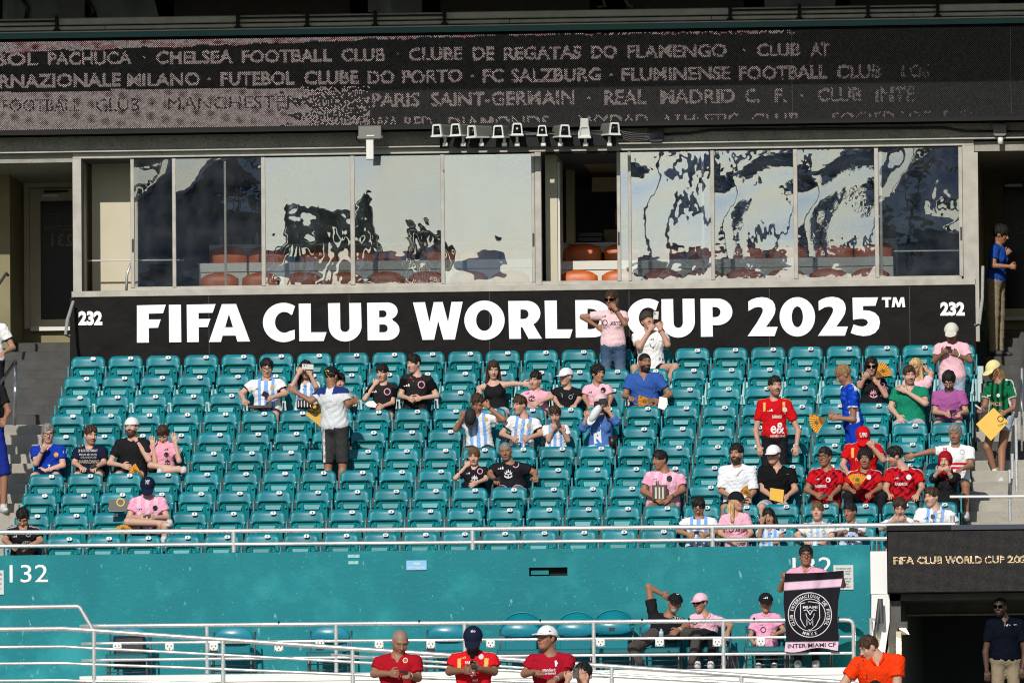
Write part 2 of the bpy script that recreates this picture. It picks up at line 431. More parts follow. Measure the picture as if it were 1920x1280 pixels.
# ================================================================== parapet, wall and front railings
YW = -1.0
zt = zat(1029, YW); zledge = zat(1166, YW)
xw0, xw1 = -9.5, xat(1632, YW, 1100)
wall = empty('parapet_wall', (0, YW, zt)); wall.location = (0, 0, 0)
tag(wall, 'long teal painted concrete parapet wall marked 132 below the front row of seats', 'wall')
# slotted vent opening
va, vb, vt, vbm = xat(992, YW, 1070), xat(1064, YW, 1070), zat(1063, YW, 1028), zat(1079, YW, 1028)
mb = MB()
mb.box(xw0, va, YW, YW+.3, zledge, zt); mb.box(vb, xw1, YW, YW+.3, zledge, zt); mb.box(va, vb, YW, YW+.3, vt, zt); mb.box(va, vb, YW, YW+.3, zledge, vbm)
mb.build('wall_face', M_['tealwall'], wall)
block('lower_wall_face', xw0, xw1, YW-.03, YW+.3, -2.6, zledge-.002, M_['tealwall'], wall)
block('vent_recess', va-.02, vb+.02, YW+.12, YW+.13, vbm-.02, vt+.02, M_['black'], wall)
block('vent_shelf', va+.02, (va+vb)/2, YW+.06, YW+.115, vbm+.02, vt-.03, M_['tealwall'], wall)
block('walkway_slab', xw0, xw1, YW+.3, YW+.75, zt-.4, zt-.1, M_['concrete'], wall)
def pix_box(name, x0, y0, x1, y1, Y, d, m, parent=None):
    xm, ym = (x0+x1)/2, (y0+y1)/2
    return block(name, xat(x0, Y, ym), xat(x1, Y, ym), Y-d, Y+.0, zat(y1, Y, xm), zat(y0, Y, xm), m, parent)
def pix_text(name, txt, x0, y0, x1, y1, Y, m, parent=None, bold=0., space=1.):
    xm, ym = (x0+x1)/2, (y0+y1)/2
    return text_obj(name, txt, xat(x0, Y, ym), xat(x1, Y, ym), zat(y1, Y, xm), zat(y0, Y, xm), Y, m, parent, bold, space=space)
for jx in (33, 1640-520):
    a_ = xat(jx, YW, 1100)
    if jx < 100: block('wall_joint', a_-.006, a_+.006, YW-.002, YW+.01, zledge, zt-.01, M_['pan'], wall)
block('wall_joint', xw0, xw1, YW-.032, YW-.029, zat(1203, YW)-.004, zat(1203, YW)+.004, M_['pan'], wall)
pix_text('painted_number', '132', 18, 1058, 90, 1091, YW-.004, M_['white'], wall, .0)
pix_text('painted_number', '132', 1486, 1044, 1560, 1077, YW-.004, M_['white'], wall, .0)
# notices
def notice(x0, y0, x1, y1, m, label, lines, frame=True):
    o = empty('notice', at((x0+x1)/2, y1, YW-.02)); tag(o, label, 'sign'); L = o.location
    def loc(ob):
        ob.location = (-L[0], -L[1], -L[2]); return ob
    if frame: loc(pix_box('frame', x0-1.2, y0-1.2, x1+1.2, y1+1.2, YW-.003, .012, M_['steel'], o))
    loc(pix_box('panel', x0, y0, x1, y1, YW-.006, .012, m, o))
    for (t, a, b, c, d, mm) in lines: loc(pix_text('lettering', t, a, b, c, d, YW-.021, mm, o, .01))
    return o
notice(1564, 1060, 1599, 1104, M_['noticew'], 'white framed notice with black print on the teal wall right of the 132 lettering', [
    ('THIS SECTION IS FOR', 1567, 1064, 1596, 1067, M_['ink']), ('GUESTS WITH', 1568, 1069, 1595, 1072, M_['ink']), ('DISABILITIES', 1568, 1074, 1594, 1077, M_['ink']),
    ('PLEASE HELP US', 1567, 1083, 1596, 1086, M_['ink']), ('KEEP IT OPEN', 1568, 1088, 1595, 1091, M_['ink']), ('TICKETED', 1570, 1093, 1592, 1096, M_['ink']), ('SEATS ONLY', 1568, 1098, 1595, 1101, M_['ink'])])
notice(-20, 1070, 6, 1113, M_['noticew'], 'white framed notice cut by the left edge of the picture on the teal wall', [
    ('DISABILITIES', -18, 1074, 4, 1078, M_['ink']), ('ACCESS ONLY', -18, 1083, 4, 1087, M_['ink']), ('TICKETED', -17, 1092, 3, 1096, M_['ink']), ('SEATS ONLY', -18, 1101, 3, 1105, M_['ink'])])
notice(762, 1050, 800, 1068, M_['bluesign'], 'small light blue notice stuck on the middle of the teal wall', [
    ('welcome', 775, 1053, 788, 1058, M_['white']), ('PREMIUM GUESTS ONLY', 765, 1062, 798, 1065, M_['white'])], False)
M_['tape'] = mat('torn_tape', (.3, .55, .53), .5, noise=(40., (.1, .4, .42), .5, .6, 3))
o = tag(pix_box('tape_strip', 652, 1039, 674, 1045, YW-.002, .004, M_['tape']), 'upper of two torn pale tape strips on the teal wall', 'tape', 'tape strips on the teal wall')
o = tag(pix_box('tape_strip', 653, 1051, 672, 1057, YW-.002, .004, M_['tape']), 'lower of two torn pale tape strips on the teal wall', 'tape', 'tape strips on the teal wall')
# white pier right of the wall
pier = empty('concrete_pier', (0, 0, 0)); tag(pier, 'white painted concrete pier between the teal wall and the dark tunnel', 'pier')
px0, px1 = xw1+.004, xat(1664, YW, 1100)
block('pier_shaft', px0, px1+.02, YW-.02, YW+.6, zat(1113, YW, 1648), zat(1033, YW, 1648), M_['white'], pier)
mb = MB(); q = [at(a, b, YW-.05) for a, b in ((1634, 1114), (1668, 1113), (1668, 1165), (1660, 1215), (1650, 1290), (1632, 1290))]
mb.poly([(p[0], p[2]) for p in q][::-1], (), YW-.05, YW+.6); mb.build('pier_foot', M_['white'], pier)

# ---- railings
def railing(name, label, rails, posts, Y, r=.030, rp=.027, m=None, group=None):
    m = m or M_['steel']
    o = empty(name, (0, 0, 0)); tag(o, label, 'railing', group)
    for pts in rails:
        P = []
        for p in pts:
            yy = Y if len(p) < 3 else p[2]
            P.append(at(p[0], p[1], yy))
        mb = MB(); rr = r if not isinstance(pts, tuple) else r
        mb.tube(P, rr, 12); ob = mb.build('rail', m, o, True); smooth_by_angle(ob)
    for (x, ya, yb) in posts:
        a, b = at(x, ya, Y), at(x, yb, Y); b[0] = a[0]
        mb = MB(); mb.tube([a, b], rp, 12); ob = mb.build('post', m, o, True); smooth_by_angle(ob)
    return o
YR = -.85
railing('front_railing', 'double pipe railing on top of the teal wall in front of the front row', [
    [(-60, 998), (440, 995), (886, 991.5), (1336, 987.5), (1790, 982.5)]], [(438, 995, 1035), (886, 992, 1032), (1336, 988, 1027), (1786, 966, 995)], YR, .030, .030)
fr = bpy.data.objects['front_railing']
mb = MB(); mb.tube([at(a, b, YR) for a, b in ((-60, 1024), (440, 1020), (886, 1016.5), (1336, 1012), (1668, 1009))], .026, 12); smooth_by_angle(mb.build('rail', M_['steel'], fr, True))
# accessible platform
YP = -2.35
zfl = zat(1258, YP)
plat = empty('viewing_platform', (0, 0, 0)); tag(plat, kind='structure')
block('platform_slab', xat(150, YP, 1262), xat(1640, YP, 1258), YP-.06, YW-.032, zfl-.09, zfl, M_['white'], plat)
block('platform_wall', xat(-60, YP, 1262), xat(1640, YP, 1258), YP-.05, YW-.032, zfl-1.2, zfl-.094, M_['white'], plat)
YA = YP+.06
postsA = [(388, 1171), (630, 1169), (871, 1167), (1113, 1165), (1356, 1163)]
rr = []
for dy, x0 in ((0, 152), (33, 154), (65, 154), (97, 154)):
    l = [(x0, 1174+dy-dy*.02, YA+.25), (x0+14, 1173.5+dy*.98, YA+.05), (x0+40, 1173+dy*.98, YA), (640, 1169+dy*.965), (1120, 1165.2+dy*.96), (1590 if dy else 1585, 1161.5+dy*.955)]
    if dy == 0: l += [(1594, 1162.5), (1599, 1167), (1600, 1175)]
    else: l += [(1600, 1161.4+dy*.955)]
    rr.append(l)
ra = railing('platform_railing', 'four pipe railing along the edge of the accessible viewing platform', [rr[0]], [(x, y, 1262) for x, y in postsA]+[(1600, 1172, 1257)], YA, .027, .026)
for l in rr[1:]:
    mb = MB(); mb.tube([at(p[0], p[1], p[2] if len(p) > 2 else YA) for p in l], .019, 10); smooth_by_angle(mb.build('rail', M_['steel'], ra, True))
for i, x in enumerate((523, 786, 1013, 1204, 1292, 1414)):
    a = at(x-1.5, 1168 - (x-523)*.008, YA); b = at(x+1.5, 1168-(x-523)*.008, YA)
    mb = MB(); mb.tube([a, b], .0285, 12); mb.build('rail_clamp', M_['black'], ra, True)
# ramp railing, descends to the right in front of the platform
YB = -3.9
def rampy(x): return 1178 if x < 130 else 1180+(x-150)*.0687
rB = railing('ramp_railing', 'long pipe railing sloping down to the right along the ramp', [
    [(-60, 1179.5), (120, 1178), (152, 1180), (340, rampy(340)), (900, rampy(900)), (1390, rampy(1390)), (1600, rampy(1600)), (1612, 1284), (1616, 1300)]],
    [(x, rampy(x)+1, 1320) for x in (176, 418, 661, 903, 1147, 1390)], YB, .029, .027)
for dy in (33.5, 64.5, 96.5, 128):
    l = [(-60, 1179.5+dy), (120, 1178+dy), (155, 1180.5+dy*.99)]+[(x, rampy(x)+dy*(.97-(x-150)*.00042)) for x in (340, 700, 1100, 1500)]
    mb = MB(); mb.tube([at(a, b, YB) for a, b in l], .019, 10); smooth_by_angle(mb.build('rail', M_['steel'], rB, True))
for off in (14,):
    mb = MB(); mb.tube([at(x, rampy(x)+off, YB) for x in (620, 900, 1300, 1560)], .016, 8); mb.build('rail', M_['steel'], rB, True)
railing('landing_railing', 'short raised pipe handrail at the left end bending down to the ramp post', [[(-60, 1139), (146, 1136), (150, 1139), (176, 1183)]], [(-40, 1139, 1300)], YB+.03, .026, .026)
block('ramp_slab', -9.5, 5.0, YB-.4, YB+.9, -4.4, -3.3, M_['concrete']).name = 'ramp'
tag(bpy.data.objects['ramp'], kind='structure')
# outlet covers clipped on the platform rail
for i, (x, y) in enumerate(((220, 1212), (318, 1212), (401, 1212), (523, 1213), (600, 1206), (711, 1208), (808, 1208), (920, 1206), (1126, 1204), (1237, 1204), (1345, 1204), (1427, 1203))):
    o = empty('outlet_box', at(x, y+8, YA-.03))
    ordn = ['first', 'second', 'third', 'fourth', 'fifth', 'sixth', 'seventh', 'eighth', 'ninth', 'tenth', 'eleventh', 'twelfth'][i]
    tag(o, f'white outlet cover on the platform railing, {ordn} counted from the left', 'outlet', 'outlet covers on the platform railing')
    mb = MB(); mb.bbox(-.056, .056, -.02, .03, .005, .105, .008); mb.build('cover', M_['outlet'], o)
    mb = MB()
    for (a, b) in ((-.022, .065), (.022, .065), (0, .03), (-.044, .016), (.044, .016)): mb.box(a-.006, a+.006, -.023, -.019, b-.008, b+.008)
    mb.build('socket_holes', M_['ink'], o)
    if i in (2, 4, 6): MB().bbox(-.045, .045, -.03, .02, -.03, .004, .01).build('plug_guard', M_['blackp'], o)

# platform chairs
M_['pad'] = mat('vinyl_pad', (.01, .19, .26), .3, noise=(5., (.015, .25, .33), .35, .7, 4))
M_['padd'] = mat('vinyl_seat', (.008, .12, .14), .35)
def chair_parts():
    d = MB(); pts = []
    for i in range(13):
        a = math.pi*i/12; pts.append((.25*math.cos(a), .05+.16*math.sin(a)**.8 if 0 < i < 12 else .05))
    pts += [(-.24, .03), (-.12, .0), (.12, .0), (.24, .03)]
    n = len(pts); vs = []
    for s, y in ((.86, -.05), (1.0, -.025), (1.0, .03)):
        vs += [(x*s, y+.04*(x/.25)**2*0, .08+(z-.08)*s) for x, z in pts]
    fs = [tuple(range(n))]
    for k in range(2):
        for i in range(n): j = (i+1) % n; fs.append((k*n+i, (k+1)*n+i, (k+1)*n+j, k*n+j))
    d.add(vs, [tuple(f) for f in fs]); pad = d.mesh('back_pad', True)
    h = MB(); h.bbox(-.27, .27, -.42, .0, -.05, .03, .02); seat = h.mesh('seat_cushion')
    f = MB()
    f.tube([(0, -.02, 0), (0, .06, .45), (0, .1, .58)], .012, 8); frame = f.mesh('rear_leg', True)
    f = MB(); f.tube([(0, -.38, 0), (0, -.36, .27)], .012, 8); fleg = f.mesh('front_leg', True)
    f = MB(); f.tube([(-.25, -.38, .0), (.25, -.38, .0)], .008, 6); bar = f.mesh('cross_bar', True)
    g = MB()
    pts = [(.255*math.cos(math.pi*i/16), .20*math.sin(math.pi*i/16)) for i in range(17)]
    g.tube([(x, .0, z) for x, z in pts], .012, 8)
    g.poly([(x*.97, z*.97) for x, z in pts], (), .0, .02); arch = g.mesh('raised_back', True)
    l = MB(); l.bbox(-.2, .2, .0, .03, .0, .19, .01); low = l.mesh('lower_back')
    return pad, seat, frame, arch, low, fleg, bar
CP = chair_parts(); mats = (M_['pad'], M_['padd'], M_['steel_dark'], M_['seat'], M_['seat'], M_['steel_dark'], M_['steel_dark'])
for me, mm in zip(CP, mats): me.materials.append(mm)
lab = ['with a black bag on its back, leftmost', 'empty, second from the left', 'empty, third from the left', 'empty, left of the man in the navy cap', 'with a raised round back, left of the man in the white cap',
       'with a raised round back, right of the man in the white cap', 'with a small dark plate on its raised round back', 'under the man with his arm behind his head', 'under the woman in the pink cap', 'under the boy in the black cap', 'behind the man holding up the towel']
for i, (x, yp, raised) in enumerate(((243, 1204, 0), (438, 1204, 0), (619, 1202, 0), (838, 1199, 0), (975, 1194, 1), (1078, 1193, 1), (1147, 1189, 1), (1238, 1192, 0), (1330, 1190, 0), (1437, 1190, 0), (1520, 1190, 0))):
    Yc = -1.45; p = at(x, yp, Yc-.06); c = empty('platform_chair', (p[0], Yc, zfl))
    tag(c, 'teal platform chair, '+lab[i], 'chair', 'padded chairs on the platform')
    def ch(n, me, loc):
        o = bpy.data.objects.new(n, me); COL.objects.link(o); o.parent = c; o.location = loc; return o
    ch('back_pad', CP[0], (0, 0, p[2]-zfl)); ch('seat_cushion', CP[1], (0, .0, .27)); [ch('rear_leg', CP[2], (q*.26, 0, 0)) for q in (-1, 1)]; [ch('front_leg', CP[5], (q*.25, 0, 0)) for q in (-1, 1)]; [ch('cross_bar', CP[6], (0, 0, q)) for q in (.07, .14)]
    ch('lower_back', CP[4], (0, .04, .30))
    if raised: ch('raised_back', CP[3], (.02, .07, p[2]-zfl+.12))
    if i == 6: ch('number_badge', MB().box(-.035, .035, -.056, -.05, .05, .09).mesh('badge'), (0, -.003, p[2]-zfl)).data.materials.append(M_['ink'])
    if i == 0:
        b = MB().bbox(-.2, .2, -.12, -.07, .0, .42, .03).build('backpack', M_['blackp']); b.location = (p[0], Yc-.0, zfl+.12)
        tag(b, 'black bag panel hanging on the back of the leftmost platform chair', 'bag')
# ================================================================== press box
YX = 8.2
def Zx(y, Y=YX): return zat(y, Y, 960)
def Xx(x, Y=YX, y=420): return xat(x, Y, y)
box = empty('press_box', (0, 0, 0)); tag(box, 'enclosed press box with a long row of sliding windows above the black banner', 'building')
xa, xb = Xx(137), Xx(1828)
def bx(name, x0, x1, y0, y1, Y0, Y1, m, parent=box, bev=0):
    return block(name, Xx(x0), Xx(x1), Y0, Y1, Zx(y1), Zx(y0), m, parent, bev)
bx('window_head', 137, 1828, 274.5, 286, YX-.03, YX+.10, M_['alu'], bev=.006)
bx('window_sill', 134, 1829, 535, 546.5, YX-.05, YX+.12, M_['alu'], bev=.006)
bx('sill_track', 250, 1802, 528, 535, YX-.00, YX+.10, M_['alu'])
bx('head_track', 250, 1802, 286, 289, YX+.0, YX+.10, M_['black'])
bx('end_post', 137, 153, 286, 535, YX-.028, YX+.10, M_['alu'])
bx('end_post', 1806, 1828, 286, 535, YX-.028, YX+.10, M_['alu'])
bx('mullion', 153.5, 157, 290, 535, YX-.01, YX+.06, M_['black'])
for a, b in ((245, 252), (323, 330), (490, 498), (657, 665.5), (826.5, 834), (997, 1003), (1157, 1164), (1178, 1184), (1333, 1340), (1488, 1496), (1640, 1648), (1798, 1805.5)):
    bx('mullion', a, b, 288, 530, YX-.012, YX+.055, M_['alu'], bev=.006)
bx('meeting_stile', 1003.3, 1015.5, 286, 535, YX-.026, YX+.08, M_['alu'], bev=.006)
bx('mullion', 419.5, 423.5, 290, 530, YX+.06, YX+.09, M_['alu']); bx('mullion', 1649, 1654, 290, 530, YX+.06, YX+.09, M_['alu']); bx('mullion', 1315, 1320, 290, 530, YX+.06, YX+.09, M_['alu'])
for x in (249, 1000, 1160, 1802): bx('latch', x-1.5, x+1.5, 438, 462, YX-.03, YX-.013, M_['blackp'])
panes = [(252, 323, .22), (330, 490, .26), (498, 657, .44), (665.5, 826.5, .42), (834, 997, .50), (1164, 1178, .5), (1184, 1333, .50), (1340, 1488, .44), (1496, 1640, .38), (1648, 1798, .30)]
for i, (a, b, rf) in enumerate(panes):
    g = glass_mat(f'window_glass_{i}', (.95, .97, .97), rf*.8, (.9, .8, .7, .8, .6, 1., 1.1, 1.3, 1.3, .9)[i], (.012, .012, .013, .014, .012, .014, .019, .021, .020, .015)[i])
    o = MB().box(0, Xx(b)-Xx(a), 0, .008, 0, Zx(289)-Zx(529)).build('pane', g, box)
    o.location = (Xx(a), YX+.012+.004*(i % 2), Zx(529)); o.rotation_euler = (R_((1.40, 1.25, .64, .70, .66, .3, .46, .52, .64, 1.0)[i]), 0, 0)
# structure behind
bx('front_wall', 137, 1828, 546.6, 720, YX+.0, YX+.2, M_['coated'])
bx('side_wall', 137, 150, 286, 546, YX+.11, YX+5.9, M_['cream']); bx('side_wall', 1815, 1828, 286, 546, YX+.11, YX+5.9, M_['cream'])
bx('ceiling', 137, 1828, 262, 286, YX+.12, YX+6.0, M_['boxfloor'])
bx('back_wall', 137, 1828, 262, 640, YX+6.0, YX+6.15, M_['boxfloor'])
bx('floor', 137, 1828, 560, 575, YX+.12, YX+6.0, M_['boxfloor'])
bx('partition', 160, 243.5, 280, 560, YX+.84, YX+.96, M_['cream']); bx('partition', 1018, 1040, 286, 560, YX+.50, YX+1.6, M_['cream'])
bx('partition', 1041, 1045, 300, 560, YX+.50, YX+.7, M_['counter'])
bx('partition_edge', 243.6, 246, 280, 560, YX+.83, YX+1.0, M_['alu'])
def bxt(name, pts, r, Y, m): # tube
    mb = MB(); mb.tube([at(a, b, Y) for a, b in pts], r, 8); return mb.build(name, m, box, True)
bxt('guard_rail', [(163, 489), (345, 487.5)], .012, YX+.40, M_['counter']); bxt('guard_rail', [(1676, 471), (1799, 470)], .012, YX+.5, M_['counter'])
bxt('grab_bar', [(237, 545), (238, 515), (246, 492)], .018, YX+.3, M_['steel'])
# opened interior seen through the gap
block('ceiling_tile', Xx(1076), Xx(1176), YX+2.0, YX+4.4, Zx(287), Zx(286)-.002, M_['ceiling'], box)
o = bx('lit_panel', 1080, 1160, 298, 325, YX+3.2, YX+3.25, M_['ceiling'])
bx('shelf_unit', 1105, 1160, 400, 470, YX+3.0, YX+3.4, M_['cardboard']); bx('shelf_unit', 1125, 1160, 360, 390, YX+3.1, YX+3.4, M_['cardboard'])
for k in range(5): bx('equipment_case', 1060, 1104, 410+k*9, 417+k*9, YX+2.6, YX+3.0, M_['blackp'])
bx('wall_pier', 1045, 1060, 300, 440, YX+1.7, YX+2.0, M_['dkolive'])
# counters
YL, YU = YX+1.25, YX+2.35
for (nm, x0, x1, y0, y1, Y) in (('counter', 372, 1004, 489.5, 503, YL), ('counter', 1031, 1674, 485.5, 499, YL), ('counter', 392, 1004, 455, 460, YU), ('counter', 1044, 1682, 451, 456, YU)):
    xm = (x0+x1)/2
    c = block(nm, Xx(x0, Y), Xx(x1, Y), Y, Y+.5, zat(y1, Y, xm)-.02, zat(y0, Y, xm), M_['counter'], box)
    block('counter_front', Xx(x0, Y), Xx(x1, Y), Y+.02, Y+.05, zat(y1, Y, xm)-(.5 if Y == YL else .1), zat(y1, Y, xm)-.024, M_['counter'], box)
for x in (395, 548, 700, 852, 1046, 1210, 1518, 1680):
    block('counter_leg', Xx(x-2, YU), Xx(x+2, YU), YU+.05, YU+.1, zat(540, YU), zat(462, YU), M_['counter'], box)
# orange chairs
def boxchair_mesh():
    mb = MB(); W, H = .51, .62; nu, nv = 14, 12; vs = []
    for s in (0, 1):
        for j in range(nv+1):
            v = j/nv; z = H*v
            for i in range(nu+1):
                u = -1+2*i/nu
                w = W/2*(1-.10*max(0, v-.8)/.2*0)
                R = .07; d = H-z
                ww = w if d > R else w-R+math.sqrt(max(0, R*R-(R-d)**2))
                x = u*ww; zz_ = z - .035*u*u*max(0, (v-.6)/.4)
                bul = .05*(1-u**4)*(1-(2*v-1)**6)
                crease = .012*math.exp(-((abs(u)*.30+.68-v)/.02)**2) if v < .98 else 0
                crease += .0
                y = -bul+crease if s == 0 else .07
                vs.append((x, y, zz_))
    n1 = nu+1; o = (nv+1)*n1; fs = []
    for j in range(nv):
        for i in range(nu):
            a = j*n1+i; fs.append((a, a+1, a+n1+1, a+n1)); fs.append((a+o, a+o+n1, a+o+n1+1, a+o+1))
        a = j*n1; fs.append((a, a+n1, a+n1+o, a+o)); a = j*n1+nu; fs.append((a, a+o, a+n1+o, a+n1))
    for i in range(nu):
        a = nv*n1+i; fs.append((a, a+1, a+1+o, a+o))
    mb.add(vs, fs); return mb.mesh('chair_back', True)
BC = boxchair_mesh(); BC.materials.append(M_['orange'])
BS = MB().bbox(-.25, .25, -.45, .0, -.0, .10, .03).mesh('chair_seat'); BS.materials.append(M_['orange'])
low = [411, 489, 567, 645, 723, 801, 879, 957, 1085, 1163, 1242, 1320, 1396, 1474, 1553, 1632]
upp = [428, 501, 595, 668, 745, 822, 899, 976, 1092, 1168, 1245, 1322, 1400, 1477, 1564, 1637]
ORDW = 'first second third fourth fifth sixth seventh eighth'.split()
for row, (xs, Y, ytop, nm) in enumerate(((low, YX+.85, 507.0, 'front'), (upp, YX+1.95, 457.5, 'back'))):
    for i, x in enumerate(xs):
        p = at(x, ytop+(960-x)*.0075, Y); c = empty('press_chair', (p[0], Y, p[2]-.62), rz=random.uniform(-.06, .06))
        tag(c, f'orange leather chair in the {nm} row, ' + (f'{ORDW[i]} from the left window post' if i < 8 else f'{ORDW[i-8]} counted from the open window gap'), 'chair', 'orange chairs in the press box')
        for n, me, l in (('chair_back', BC, (0, 0, 0)), ('chair_seat', BS, (0, -.02, .0))):
            o = bpy.data.objects.new(n, me); COL.objects.link(o); o.parent = c; o.location = l
for i, (x0, x1) in enumerate(((411, 431), (433, 452), (500, 516), (518, 537))):
    o = block('carton', Xx(x0, YU), Xx(x1, YU), YU+.05, YU+.25, Zx(457, YU+.1)+.0, Zx(437, YU+.1), M_['cardboard'])
    tag(o, ['leftmost small brown carton on the press box counter', 'second small brown carton on the press box counter', 'third brown carton, just right of the window post', 'rightmost small brown carton on the press box counter'][i], 'box', 'cartons on the press box counter')
b = MB(); p = at(482, 456, YU+.1); b.tube([(p[0], p[1], p[2]-.02), (p[0], p[1], p[2]+.1), (p[0], p[1], p[2]+.13), (p[0], p[1], p[2]+.15)], [.028, .03, .012, .012], 8)
tag(b.build('water_bottle', M_['counter'], None, True), 'small clear water bottle on the counter behind the second window', 'bottle')

# black banner with big white lettering
ban = empty('banner', (0, 0, 0)); tag(ban, 'long black banner with big white tournament lettering below the press box windows', 'banner')
YBn = 8.13
mb = MB(); nx = 120; x0, x1 = xat(131, YBn, 600), xat(1829, YBn, 600); z0, z1 = zat(680, YBn), zat(547.3, YBn)
rows_ = 7; vs = []
for j in range(rows_):
    for i in range(nx+1):
        x = x0+(x1-x0)*i/nx; z = z0+(z1-z0)*j/(rows_-1)
        vs.append((x, YBn-.006-.004*math.sin(x*1.7+z*2)+.004*math.sin(x*5.3+z*9), z))
mb.add(vs, [(j*(nx+1)+i, j*(nx+1)+i+1, (j+1)*(nx+1)+i+1, (j+1)*(nx+1)+i) for j in range(rows_-1) for i in range(nx)])
mb.build('banner_sheet', M_['banner'], ban, True)
for sx_ in (392, 655, 918, 1180, 1443, 1706):
    a_ = xat(sx_, YBn, 600); block('seam', a_-.004, a_+.004, YBn-.0165, YBn-.0145, z0, z1, M_['coated'], ban)
def arc(cx, cy, rx, ry, a0, a1, n=14):
    return [(cx+rx*math.cos(R_(a0+(a1-a0)*i/n)), cy+ry*math.sin(R_(a0+(a1-a0)*i/n))) for i in range(n+1)]
G = []
def g(ch, sc, org, outer, *holes): G.append((ch, sc, org, outer, holes))
o1, s1 = (240, 550), 7.385
g('F', s1, o1, [(123, 165), (525, 155), (485, 275), (288, 280), (288, 360), (455, 358), (415, 475), (288, 478), (290, 680), (123, 682)])
g('I', s1, o1, [(565, 157), (733, 155), (738, 675), (570, 677)])
g('F', s1, o1, [(812, 155), (1213, 147), (1173, 268), (978, 270), (978, 353), (1142, 350), (1103, 465), (980, 468), (980, 672), (818, 674)])
g('A', s1, o1, [(1300, 148), (1497, 146), (1690, 665), (1515, 667), (1490, 583), (1310, 585), (1287, 671), (1120, 672)], [(1397, 287), (1453, 468), (1345, 468)])
o2, s2 = (480, 550), 6.4
def Cg(dx, dy, k): 
    return [(dx+a*k, dy+b*k) for a, b in arc(330, 348, 248, 236, -56, -303, 28)+[(465, 435)]+arc(340, 346, 112, 125, 58, 316, 20)+[(435, 253)]]
g('C', s2, o2, Cg(0, 0, 1))
g('L', s2, o2, [(512, 122), (657, 120), (660, 465), (847, 464), (813, 570), (520, 573)])
g('U', s2, o2, [(863, 117), (1008, 115), (1012, 405)]+arc(1068, 408, 55, 54, 175, 5, 10)+[(1123, 400), (1117, 115), (1260, 114), (1267, 380)]+arc(1069, 385, 199, 192, 2, 178, 20))
g('B', s2, o2, [(1332, 112)]+arc(1575, 212, 125, 104, -90, 62, 12)+arc(1580, 437, 142, 124, -62, 90, 14)+[(1340, 563)],
  [(1478, 205)]+arc(1530, 245, 36, 41, -90, 90, 8)+[(1478, 286)], [(1480, 373)]+arc(1540, 419, 40, 46, -90, 90, 8)+[(1480, 466)])
o3, s3 = (760, 550), 5.647
g('W', s3, o3, [(80, 95), (208, 92), (255, 302), (300, 92), (395, 90), (452, 302), (488, 90), (608, 88), (525, 488), (403, 489), (348, 293), (305, 490), (182, 492)])
g('O', s3, o3, arc(838, 284, 214, 209, 0, 352, 36), arc(836, 284, 86, 112, 0, 350, 28))
g('R', s3, o3, [(1088, 80)]+arc(1290, 210, 140, 132, -90, 62, 12)+[(1447, 478), (1305, 480), (1238, 357), (1222, 357), (1226, 480), (1100, 481)], [(1219, 171)]+arc(1255, 220, 50, 50, -90, 90, 8)+[(1219, 270)])
g('L', s3, o3, [(1474, 76), (1603, 74), (1607, 380), (1772, 379), (1742, 473), (1484, 475)])
g('D', 1, (0, 0), [(1078.4, 562.6)]+arc(1111, 597.3, 37.5, 35, -90, 90, 18)+[(1079.6, 632.8)], [(1101.5, 578.5)]+arc(1109, 597.8, 15.5, 19, -90, 90, 10)+[(1101.8, 617)])
o4, s4 = (1080, 550), 6.0
g('C', s4, o4, Cg(495, -47, .93))
g('U', s4, o4, [(960, 65), (1092, 62), (1099, 332)]+arc(1150, 335, 50, 52, 175, 5, 10)+[(1202, 330), (1198, 60), (1332, 58), (1338, 312)]+arc(1150, 315, 188, 182, 2, 178, 20))
g('P', s4, o4, [(1400, 58)]+arc(1590, 207, 170, 150, -90, 90, 16)+[(1538, 358), (1540, 486), (1405, 488)], [(1535, 153)]+arc(1570, 210, 55, 56, -90, 90, 8)+[(1538, 267)])
o5, s5 = (1390, 550), 5.818
two = [(75, 88), (110, 66), (165, 47), (225, 40), (290, 50), (340, 80), (365, 120), (373, 170), (364, 222), (335, 275), (270, 365), (397, 364), (363, 465), (68, 466), (165, 325), (210, 248), (231, 205), (234, 172), (215, 151), (180, 148), (140, 157), (77, 193)]
g('2', s5, o5, two); g('0', s5, o5, arc(611, 255, 194, 215, 0, 352, 36), arc(611, 255, 61, 113, 0, 350, 28))
g('2', s5, o5, [(a+767, b-4) for a, b in two])
g('5', s5, o5, [(1212, 45), (1492, 42), (1463, 135), (1328, 137), (1328, 183), (1400, 188), (1460, 212), (1500, 255), (1513, 315), (1500, 380), (1460, 430), (1400, 458), (1330, 465), (1260, 455), (1193, 432), (1224, 337), (1270, 353), (1320, 361), (1360, 350), (1382, 320), (1368, 290), (1330, 276), (1280, 277), (1218, 288)])
g('T', s5, o5, [(1536, 42), (1635, 41), (1633, 68), (1603, 69), (1605, 152), (1572, 153), (1570, 70), (1530, 70)])
g('M', s5, o5, [(1655, 42), (1690, 42), (1715, 105), (1738, 42), (1775, 41), (1788, 150), (1757, 151), (1750, 95), (1730, 150), (1702, 151), (1683, 95), (1670, 151), (1640, 152)])
for ch, sc, org, outer, holes in G:
    def cv(l): 
        r = [at(org[0]+a/sc, org[1]+b/sc, YBn-.02) for a, b in l]; return [(p[0], p[2]) for p in r]
    mb = MB(); mb.poly(cv(outer), [cv(h) for h in holes], YBn-.02); mb.build('letter', M_['bannerw'], ban)
for (a, b, c, d) in ((147, 583, 192, 610), (1763, 566, 1809, 592)):
    v, t, _ = text_tris('232', .055)
    vs = []
    for (p, q) in v:
        w = at(a+(c-a)*p, d+(b-d)*q, YBn-.02); vs.append(w)
    MB().add(vs, [tuple(x) for x in t]).build('section_number', M_['bannerw'], ban)

